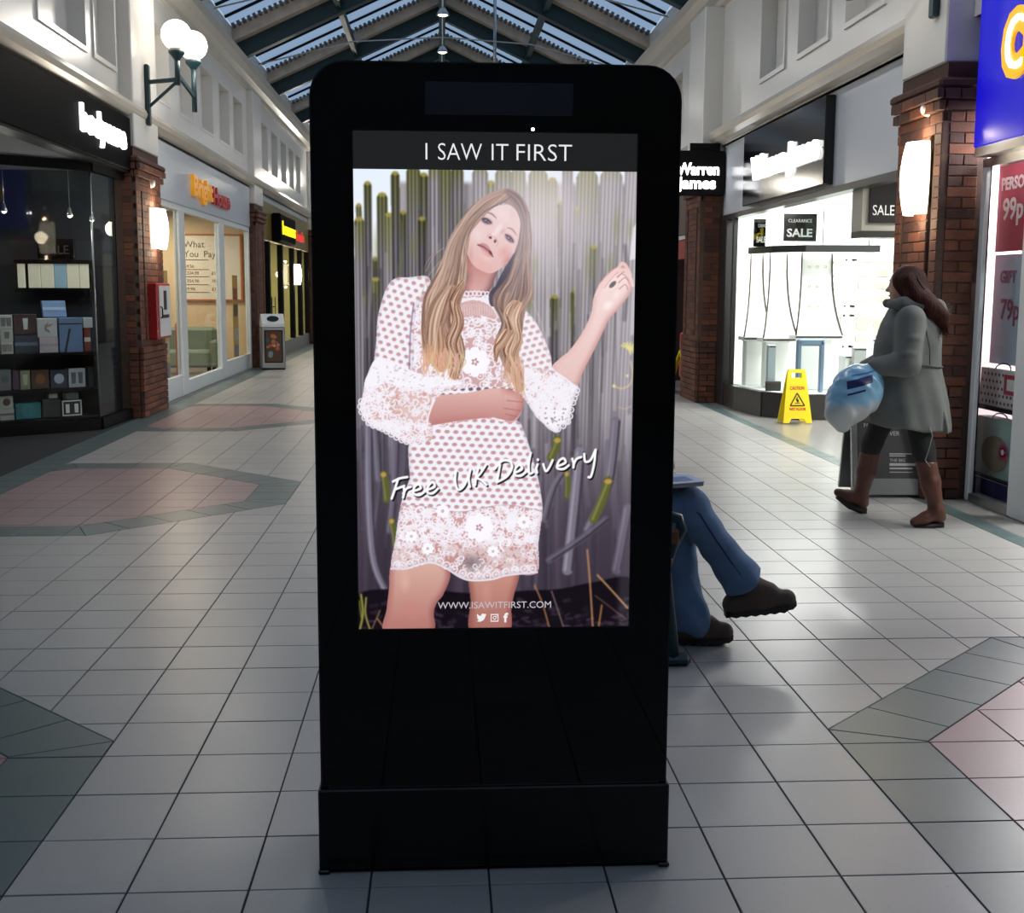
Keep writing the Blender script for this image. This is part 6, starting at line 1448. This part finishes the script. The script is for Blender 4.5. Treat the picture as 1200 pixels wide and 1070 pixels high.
# skirt
DR = [(505, 488), (490, 500), (477, 511), (476, 535), (476.5, 553), (466, 584), (459, 627), (454, 660), (471, 661), (486, 656), (502, 654), (515, 659), (523, 664), (535, 672), (548, 676), (572, 675), (586, 671), (600, 669), (626, 667), (628, 630), (633, 593), (631, 570), (628, 553), (620, 522), (612, 498), (602, 484), (560, 478)]
mD = pmask(DR)
top = np.clip((590-4*np.sin(vx/18)-vy)/2, 0, 1)
honey(mD*top, 10.6, 7.4, 3.7, 2.5, .05, sq=(vy-540)*.06)
mL = mD*(1-top); floral(mL, 560, 11, hole=(204, 160, 160))
paint(mL*np.clip((vy-628)/10, 0, 1), (176, 124, 116), .35); paint(mL*ell(548, 655, 22, 14, 0, .9), (70, 60, 66), .5); floral_keep = None
for k in range(240):
    x, y = prng.uniform(455, 632), prng.uniform(592, 672); q = prng.uniform(2, 4.5); a = prng.uniform(0, 6.28)
    stroke([(x+q*(1-.1*j)*math.cos(a+j*.8), y+q*(1-.1*j)*math.sin(a+j*.8)) for j in range(6)], 1.3, (238, 234, 242), .9, clipm=mL)
flower(558, 612, 17); flower(515, 592, 8); flower(497, 637, 7); flower(574, 641, 7); flower(478, 622, 7); flower(611, 606, 8)
for (x, y, r) in ((490, 592, 8), (597, 610, 8), (500, 615, 10), (590, 632, 9)): stroke([(x+r*(1-.11*j)*math.cos(2+j*.8), y+r*(1-.11*j)*math.sin(2+j*.8)) for j in range(8)], 2.4, (242, 238, 246))
scallop([(456, 656), (471, 657), (502, 650), (523, 660), (548, 671), (572, 670), (600, 664), (624, 662)], 4.2)
stroke([(454, 661), (471, 661), (486, 656), (502, 654), (515, 659), (523, 664), (535, 672), (548, 676), (572, 675), (586, 671), (600, 669), (626, 667)], 2.2, LACE)
paint(mD*blur(1-mD, 5*PS), (176, 164, 184), .75)
# chest
CH = [(500, 325), (530, 333), (548, 330), (570, 336), (596, 344), (614, 356), (622, 385), (616, 420), (612, 460), (600, 486), (560, 482), (505, 492), (486, 470), (478, 420), (478, 370), (484, 335)]
mC = pmask(CH); floral(mC, 520, 21, hole=(206, 168, 170)); flower(555, 416, 17); flower(517, 432, 7)
paint(pmask([(538, 346), (556, 345), (574, 352), (580, 366), (560, 362), (540, 364)]), (206, 168, 166), .85)
for k in range(14): x = 540+k*2.9; stroke([(x, 349+abs(k-6)*.3), (x+.6, 362)], .8, (226, 206, 208), .8)
stroke([(537, 347), (556, 343), (574, 350), (584, 364)], 3.2, LACE); stroke([(537, 341), (548, 337), (560, 339), (570, 345)], 2.4, LACE)
for (x, y) in ((544, 370), (558, 370), (572, 375), (582, 384)): stroke([(x+5*math.cos(b), y+4.5*math.sin(b)) for b in np.linspace(0, 6.28, 10)], 1.8, LACE); paint(ell(x, y, 2, 2), LACE)
honey(pmask([(500, 455), (540, 447), (575, 445), (600, 448), (600, 456), (560, 458), (505, 462)]), 9.5, 7, 3.4, 2.6, 0, hole=(110, 84, 104))
# neck and collar
skin([(545, 300), (548, 318), (543, 336), (556, 341), (570, 338), (580, 318), (585, 300), (565, 290)], grad((196, 142, 138), (214, 172, 168), 305, 336), (168, 112, 110), (120, 84, 90))
for x in np.linspace(541, 570, 7): stroke([(x+2.6*math.cos(b), 337+abs(x-556)*.06+2.6*math.sin(b)) for b in np.linspace(0, 6.28, 8)], 1.5, LACE)
# left sleeve (photograph left)
SL = [(500, 318), (480, 319), (462, 321), (452, 333), (446, 350), (442, 366), (440, 392), (438, 420), (448, 432), (476, 430), (483, 415), (484, 380), (488, 350), (503, 330)]
mS = pmask(SL); honey(mS, 9.6, 7.6, 3.1, 2.5, .28, hole=(196, 150, 152)); paint(mS*blur(1-mS, 4*PS), (178, 164, 186), .7); stroke([(484, 350), (480, 380), (478, 425)], 2, (120, 100, 130), .6)
# forearm across the waist, then ruffles over it
skin([(498, 458), (520, 454), (545, 452), (572, 447), (590, 447), (606, 452), (612, 460), (610, 470), (606, 478), (597, 485), (580, 482), (572, 481), (540, 484), (510, 489), (494, 490)], grad((220, 178, 172), (190, 134, 130), 450, 488), None, (186, 126, 122))
for (a, b) in (((588, 470), (608, 473)), ((590, 477), (604, 480)), ((592, 461), (611, 463))): stroke([a, b], 1.2, (168, 112, 110), .7)
RU = [(440, 412), (432, 428), (427, 436), (423, 456), (420, 471), (430, 489), (446, 496), (460, 503), (474, 511), (490, 510), (503, 507), (504, 492), (498, 480), (505, 466), (512, 456), (525, 447), (545, 440), (520, 436), (500, 434), (480, 428), (460, 416)]
mR = pmask(RU); floral(mR, 330, 31, hole=(214, 178, 178)); paint(mR*blur(1-mR, 3*PS), (196, 186, 204), .5)
m2 = pmask([(440, 412), (428, 434), (427, 446), (450, 441), (470, 444), (500, 446), (540, 441), (515, 435), (485, 428), (462, 416)]); paint(m2, (242, 240, 246), .9)
for k in range(70): x, y = prng.uniform(428, 520), prng.uniform(416, 445); stroke([(x, y), (x+.8, y)], 1.3, (186, 172, 190), .7, clipm=m2)
paint(pmask([(458, 456), (474, 450), (498, 452), (504, 462), (494, 486), (470, 484), (456, 472)]), (206, 156, 144), .55)
for k in range(60): x, y = prng.uniform(456, 502), prng.uniform(450, 488); q = 3.4; a = prng.uniform(0, 6.28); stroke([(x+q*math.cos(a+j*.8), y+q*math.sin(a+j*.8)) for j in range(5)], 1.5, LACE, .95, clipm=mR)
scallop([(423, 458), (421, 471), (430, 487), (446, 494), (474, 509), (502, 505)], 3.2); stroke([(507, 460), (500, 478), (498, 491)], 2, LACE)
# right arm: raised forearm, hand, sleeve
skin([(646, 423), (655, 412), (665, 404), (674, 393), (681, 383), (688, 370), (693, 357), (695, 343), (699, 332), (704, 323), (711, 315), (718, 309), (726, 306), (734, 308), (740, 316), (742, 327), (738, 337), (732, 345), (723, 356), (714, 365), (708, 377), (702, 389), (695, 403), (687, 418), (680, 432), (674, 446), (660, 440)], grad((244, 222, 220), (226, 192, 187), 305, 440), (222, 182, 178), (196, 146, 144), 6)
paint(ell(718, 326, 5.2, 2.6, -.75), (120, 116, 116)); paint(ell(712, 350, 9, 6, -.6, .9), (250, 238, 236), .8); paint(ell(722, 338, 5, 8, .5, .9), (248, 230, 228), .7)
for pts in (([(704, 323), (712, 316), (718, 309), (724, 306)]), ([(724, 318), (732, 311), (738, 316), (741, 326)]), ([(725, 324), (733, 318), (738, 325)]), ([(726, 331), (733, 326), (736, 332)]), ([(724, 306), (729, 300), (733, 302), (736, 310)])): stroke(pts, 1.2, (190, 136, 134), .8)
stroke([(725, 308), (729, 302), (734, 305), (739, 315)], 4.2, (232, 196, 192)); stroke([(724, 313), (732, 309), (739, 318), (742, 327)], 3.6, (236, 204, 200)); stroke([(700, 338), (706, 326), (715, 316), (724, 309)], 5, (236, 206, 203)); stroke([(723, 317), (730, 314), (737, 321)], 1.1, (192, 140, 138), .8); stroke([(708, 330), (716, 320), (724, 312)], 1.1, (200, 150, 148), .6)
SR = [(604, 350), (613, 355), (624, 366), (631, 377), (638, 392), (644, 408), (647, 423), (660, 434), (676, 444), (672, 456), (668, 470), (666, 480), (664, 489), (656, 490), (650, 499), (640, 492), (628, 482), (620, 470), (613, 458), (608, 440), (606, 410), (604, 380)]
mR2 = pmask(SR); up_ = np.clip((424+(vx-620)*.15-vy)/3, 0, 1); honey(mR2*up_, 9, 7.2, 3.4, 2.3, -.25, hole=(206, 164, 164)); floral(mR2*(1-up_), 260, 41, hole=(212, 178, 178))
paint(pmask([(640, 470), (655, 474), (666, 466), (664, 489), (656, 490), (650, 499), (636, 489)]), (242, 240, 247), .75)
for k in range(26): x, y = prng.uniform(636, 664), prng.uniform(470, 492); paint(ell(x, y, 1.2, 1.2), (150, 136, 150), .7)
scallop([(676, 446), (669, 468), (664, 486), (650, 496)], 3); paint(mR2*blur(1-mR2, 3*PS), (200, 188, 206), .6); stroke([(650, 428), (662, 436), (675, 446)], 2.2, LACE)
# face
FZ = lambda x, y: (540+x/10.19, 215+y/10.19)
FO = [FZ(*p) for p in ((330, 300), (430, 235), (540, 215), (640, 235), (695, 300), (708, 400), (700, 520), (664, 680), (606, 800), (545, 890), (455, 962), (360, 1008), (265, 990), (160, 930), (95, 840), (62, 740), (66, 620), (105, 520), (190, 420))]
mF = pmask(FO); paint(mF, grad((230, 204, 204), (222, 180, 176), 240, 315))
for (x, y, rx, ry, an, c, a) in ((500, 330, 16, 10, .4, (238, 214, 214), .7), (200, 560, 12, 14, 0, (236, 214, 214), .7), (520, 760, 11, 9, -.7, (214, 150, 146), .7), (560, 860, 8, 12, .7, (180, 112, 112), .6), (250, 900, 14, 7, .5, (226, 178, 172), .6), (440, 500, 5, 12, .6, (244, 226, 226), .8), (300, 830, 10, 6, .5, (236, 196, 190), .7), (110, 800, 5, 14, 0, (206, 158, 152), .6), (620, 330, 6, 12, 0, (222, 190, 190), .6)):
    paint(ell(*FZ(x, y), rx, ry, an, .95)*mF, c, a)
for (x, y, an, s) in ((305, 405, .38, 1), (578, 605, .72, .95)):
    cx, cy = FZ(x, y)
    paint(ell(cx, cy, 9.2*s, 5.0*s, an, .8), (112, 84, 100), .95); paint(ell(cx, cy, 7.0*s, 3.3*s, an, .5), (70, 54, 70), .95); paint(ell(cx+.2, cy+.3, 4.4*s, 1.3*s, an), (176, 166, 178), .6); paint(ell(cx, cy+.1, 1.9*s, 1.8*s, an), (92, 104, 118)); paint(ell(cx, cy, .9, .9), (34, 30, 40)); paint(ell(cx-.5, cy-.6, .55, .5), (240, 240, 245))
    c, sn = math.cos(an), math.sin(an)
    stroke([(cx-6.4*c+.4*sn, cy-6.4*sn-.4*c), (cx+1.9*sn, cy-1.9*c), (cx+6*c, cy+6*sn)], 1.3, (66, 50, 62), .9); stroke([(cx-5.6*c, cy-5.6*sn), (cx-1.6*sn, cy+1.6*c), (cx+5.6*c, cy+5.6*sn)], .9, (110, 84, 92), .7)
stroke([FZ(300, 305), FZ(370, 325), FZ(428, 378)], 1.9, (150, 116, 112), .9, taper=True); stroke([FZ(548, 480), FZ(610, 500), FZ(668, 570)], 1.9, (156, 120, 114), .9, taper=True)
paint(ell(*FZ(500, 525), 3.4, 6, .75, .9), (196, 150, 152), .6); stroke([FZ(445, 420), FZ(400, 520), FZ(345, 575)], 1.2, (226, 192, 190), .5)
paint(ell(*FZ(350, 596), 2, 1.5, .3), (112, 60, 62)); paint(ell(*FZ(406, 637), 1.6, 2, .3), (120, 62, 64)); stroke([FZ(310, 590), FZ(340, 560), FZ(400, 590), FZ(440, 650), FZ(420, 690)], 1, (204, 150, 148), .7); paint(ell(*FZ(385, 560), 3.2, 2.6, .5, .9), (246, 226, 226), .7)
paint(pmask([FZ(*p) for p in ((195, 678), (250, 660), (290, 668), (320, 690), (350, 735), (380, 815), (345, 805), (305, 770), (255, 735), (215, 700))]), (196, 140, 142)); paint(pmask([FZ(*p) for p in ((225, 715), (270, 740), (320, 785), (362, 815), (335, 825), (280, 795))]), (220, 166, 166), .9)
stroke([FZ(197, 680), FZ(260, 700), FZ(310, 735), FZ(340, 760), FZ(378, 815)], 1.3, (110, 62, 70), .95); paint(ell(*FZ(350, 770), 1.6, 3, -.6), (90, 50, 58), .8)
# hair: guide curves blended with many fine strokes
paint(pmask([(585, 318), (596, 300), (612, 280), (615, 300), (600, 325), (590, 345), (575, 352), (572, 338), (580, 328)]), (84, 78, 92), .95)
paint(pmask([(560, 236), (575, 224), (592, 218), (606, 222), (617, 236), (621, 256), (612, 258), (604, 242), (590, 234), (574, 240), (560, 252)]), (166, 142, 136))
def lock(A, B, n, seed, base, lo, hi, w=(1, 2.6), ymix=(290, 390), top=(176, 150, 140), a=.75):
    r = np.random.RandomState(seed); A_, B_ = np.array(A, float), np.array(B, float)
    m = pmask(list(A)+list(B)[::-1]); t = np.clip((vy-ymix[0])/(ymix[1]-ymix[0]), 0, 1)[..., None]
    paint(m, (np.array(top, np.float32)/255*(1-t)+np.array(base, np.float32)/255*t).astype(np.float32))
    for k in range(n):
        u = r.rand(); ph = r.rand()*6.28; j = np.array([[r.normal()*.8+1.6*math.sin(ph+i*1.3)*min(1, i/4), r.normal()*.8] for i in range(len(A_))])
        p = A_*(1-u)+B_*u+j*(r.rand()*.8+.3); i0 = r.randint(0, max(1, len(p)-4)); i1 = min(len(p), i0+r.randint(3, len(p)+1)); q = p[i0:i1]
        ym = q[:, 1].mean(); tt = min(1, max(0, (ym-ymix[0])/(ymix[1]-ymix[0]))); s = r.rand()
        cl = np.array(lo)*(1-s)+np.array(hi)*s; ct = np.array(top)*(.7+.5*s); c = ct*(1-tt)+cl*tt
        if len(q) > 1: stroke([tuple(v) for v in q], r.uniform(*w), tuple(np.clip(c, 0, 255)), a, n=4, taper=True)
LO = [(588, 219), (566, 228), (549, 244), (535, 263), (524, 282), (517, 303), (506, 325), (497, 341), (494, 362), (492, 384), (496, 404), (504, 416)]
LI = [(598, 222), (580, 238), (562, 254), (550, 270), (546, 292), (545, 312), (543, 334), (537, 352), (534, 372), (540, 392), (542, 408), (536, 426)]
RO = [(596, 219), (610, 227), (619, 244), (622, 268), (621, 292), (622, 316), (624, 336), (614, 356), (610, 378), (606, 398), (606, 416), (608, 436)]
RI = [(592, 222), (606, 240), (611, 258), (607, 282), (602, 300), (593, 322), (580, 338), (579, 352), (587, 370), (580, 390), (584, 404), (590, 424)]
lock(LO, LI, 250, 51, (192, 150, 120), (104, 66, 54), (246, 220, 192)); lock(RO, RI, 230, 52, (184, 140, 112), (92, 62, 56), (236, 206, 176), top=(152, 132, 132), ymix=(315, 400))
for (A, B, sd) in (([(520, 330), (506, 350), (500, 372), (497, 395), (499, 412)], [(534, 330), (528, 352), (520, 375), (522, 400), (517, 428)], 53), ([(545, 330), (536, 350), (541, 372), (534, 395), (540, 415), (534, 436)], [(540, 322), (526, 345), (530, 368), (520, 392), (528, 415), (524, 432)], 54), ([(600, 345), (590, 360), (596, 380), (588, 400), (598, 425), (604, 450)], [(612, 350), (606, 368), (610, 390), (604, 412), (612, 430), (612, 448)], 55), ([(590, 378), (582, 388), (577, 398), (578, 414)], [(600, 382), (592, 394), (584, 404), (580, 416)], 56)):
    lock(A, B, 60, sd, (204, 158, 124), (112, 68, 54), (248, 226, 200), a=.85)
for k in range(46):
    u = prng.rand(); x = 494+u*46; stroke([(x, 398+prng.rand()*10), (x+prng.normal()*3, 415), (x+prng.normal()*5, 420+prng.rand()*18)], 1.6, (196+prng.rand()*36, 156+prng.rand()*40, 130+prng.rand()*40), .8, taper=True)
for k in range(30):
    x = 588+prng.rand()*22; stroke([(x, 410), (x+prng.normal()*3, 430), (x+prng.normal()*5+3, 440+prng.rand()*22)], 1.5, (190+prng.rand()*36, 152+prng.rand()*36, 128+prng.rand()*36), .75, taper=True)
stroke([(600, 226), (592, 232), (570, 243), (556, 257), (548, 272)], 2, (110, 86, 84), .6, taper=True); stroke([(598, 225), (609, 238), (614, 262), (610, 285)], 2.4, (120, 104, 112), .6, taper=True); stroke([(590, 223), (570, 232), (550, 250), (538, 270)], 1.6, (206, 184, 176), .6, taper=True)
for (p, c) in (([(516, 300), (500, 320), (492, 345)], (190, 160, 150)), ([(510, 290), (498, 306), (500, 330)], (180, 150, 140)), ([(624, 345), (632, 372), (636, 402)], (206, 184, 176)), ([(520, 285), (508, 295), (499, 312)], (186, 164, 156)), ([(630, 360), (637, 385), (640, 415)], (214, 196, 190))): stroke(p, .9, c, .6)
# soft veil of light over the upper right, then the slogan
paint(np.clip(1-np.sqrt(((vx-622)/75)**2+((vy-262)/75)**2), 0, 1), (244, 232, 236), .38)
paint(np.clip((vx-736+(vy-198)*.012)/8, 0, 1), (235, 232, 240), .12)
SLO = [[(205, 400), (193, 438), (180, 476)], [(186, 410), (212, 398), (240, 393)], [(194, 440), (228, 427)], [(226, 432), (228, 450), (223, 472)], [(224, 456), (236, 438), (252, 431)],
       [(262, 447), (290, 437), (284, 421), (268, 430), (262, 455), (284, 463), (306, 449)], [(318, 442), (344, 430), (337, 413), (321, 426), (316, 452), (336, 456), (356, 438)],
       [(425, 372), (422, 410), (432, 442), (452, 432), (468, 402), (480, 366)], [(480, 366), (474, 400), (478, 432)], [(510, 362), (502, 395), (498, 424)], [(540, 347), (520, 378), (502, 397)], [(502, 397), (522, 406), (541, 424)],
       [(594, 347), (588, 380), (582, 413)], [(574, 362), (602, 332), (632, 334), (640, 358), (620, 392), (582, 414)], [(650, 378), (678, 364), (670, 347), (654, 360), (650, 385), (672, 390), (692, 376)],
       [(712, 302), (704, 345), (706, 380), (718, 378)], [(738, 346), (733, 362), (736, 378)], [(739, 327), (740, 329)], [(760, 345), (770, 372), (784, 356), (796, 330)], [(812, 354), (845, 340), (838, 323), (820, 334), (814, 360), (838, 364), (858, 350)],
       [(872, 325), (877, 342), (876, 358)], [(877, 346), (888, 326), (906, 318)], [(918, 306), (922, 335), (942, 330), (960, 294)], [(962, 290), (956, 345), (944, 392), (934, 396)]]
for p in SLO: stroke([(Z2(*q)[0]+1.6, Z2(*q)[1]+1.8) for q in p], 3.0, (12, 10, 14), .9)
for p in SLO: stroke([Z2(*q) for q in p], 2.9, (250, 250, 250))
# --- build the picture as a fine grid of coloured vertices
CV = np.clip((CV-.5)*1.07+.495, 0, 1); lin = np.where(CV <= .04045, CV/12.92, ((CV+.055)/1.055)**2.4)[::-1]
gx, gz = np.meshgrid(np.linspace(SX0, SX1, PW), np.linspace(SZ0, SZ1, PH)); nv = PW*PH
co = np.stack([gx.ravel()-KIOSK.location.x, np.full(nv, KY-.0035-KIOSK.location.y), gz.ravel()], 1).astype(np.float32)
i0 = (np.arange(PH-1)[:, None]*PW+np.arange(PW-1)[None]).ravel(); quads = np.stack([i0, i0+1, i0+PW+1, i0+PW], 1)
me = bpy.data.meshes.new('screen_picture'); me.vertices.add(nv); me.vertices.foreach_set('co', co.ravel())
me.loops.add(quads.size); me.polygons.add(len(quads)); me.loops.foreach_set('vertex_index', quads.ravel().astype(np.int32))
me.polygons.foreach_set('loop_start', np.arange(0, quads.size, 4, dtype=np.int32)); me.update(calc_edges=True)
at = me.color_attributes.new('advert', 'FLOAT_COLOR', 'POINT'); at.data.foreach_set('color', np.concatenate([lin.reshape(-1, 3), np.ones((nv, 1))], 1).astype(np.float32).ravel())
m = mat('advert_screen', '000000', .06, spec=.3); nt = m.node_tree; an = nt.nodes.new('ShaderNodeAttribute'); an.attribute_name = 'advert'
nt.links.new(an.outputs['Color'], nt.nodes['Principled BSDF'].inputs['Emission Color']); nt.nodes['Principled BSDF'].inputs['Emission Strength'].default_value = SCREEN
me.materials.append(m); po_ = bpy.data.objects.new('screen_picture', me); COL.objects.link(po_); po_.parent = KIOSK
po_['label'] = 'fashion photograph of a model in a white lace dress before tall cacti'
# lettering on the screen
M_SCRW = mat('lit_screen_white', 'ffffff', .1, emit=.85)
sc_ = (SX1-SX0)/332.; zc_ = (SZ1-SZ0)/537.
for (s_, xa, xb) in (('I', 500, 502), ('SAW', 514.5, 565.5), ('IT', 577, 596.5), ('FIRST', 606, 671)):
    text('header_lettering', s_, 19*zc_/.695, M_SCRW, KIOSK, (SX0+(xa-416)*sc_, KY-.0042, SZ1+(198-187)*zc_), (1, 0, 0), depth=.0006, fit=(xb-xa)*sc_, bold=-.0007)
text('web_address', 'WWW.ISAWITFIRST.COM', 8*zc_/.695, mat('lit_screen_pale', 'ddd5da', .1, emit=.7), KIOSK, (SX0+(508-415)*.688/320, KY-.0048, SZ0+(735-711)*zc_), (1, 0, 0), depth=.0006, fit=134*.688/320)
def sx(x, y): return (SX0+(x-415)*.688/320, SZ0+(735-y)*zc_)
bird = [(554, 727), (558, 727.5), (562, 725.5), (564, 721.5), (564, 720.5), (565.5, 719), (563.6, 719.4), (564.8, 717.6), (562.8, 718.4), (561, 717.6), (559.4, 718.6), (559, 720.6), (556.5, 720), (554.4, 718), (554, 720.2), (555.4, 722), (554.2, 721.8), (555, 724), (556.6, 724.8), (555.6, 725.2), (557, 726)]
MB().prism([sx(*p) for p in bird], KY-.0048, KY-.0036, 'y').build('bird_icon', M_SCRW, KIOSK)
rg = MB()
for (r0, r1, n, c, ph) in ((3.7, 4.6, 4, (575, 723), math.pi/4), (1.5, 2.2, 12, (575, 723), 0)):
    q = 1.41 if n == 4 else 1
    for i in range(n):
        a, b = ph+i*6.2832/n, ph+(i+1)*6.2832/n
        rg.prism([sx(c[0]+r0*q*math.cos(a), c[1]+r0*q*math.sin(a)), sx(c[0]+r1*q*math.cos(a), c[1]+r1*q*math.sin(a)), sx(c[0]+r1*q*math.cos(b), c[1]+r1*q*math.sin(b)), sx(c[0]+r0*q*math.cos(b), c[1]+r0*q*math.sin(b))], KY-.0048, KY-.0036, 'y')
rg.prism([sx(577, 720.4), sx(578, 720.4), sx(578, 721.4), sx(577, 721.4)], KY-.0048, KY-.0036, 'y').build('camera_icon', M_SCRW, KIOSK)
text('letter_icon', 'f', 11*zc_/.72, M_SCRW, KIOSK, (sx(586, 728)[0], KY-.0048, sx(586, 728)[1]), (1, 0, 0), depth=.0008, bold=.0012)
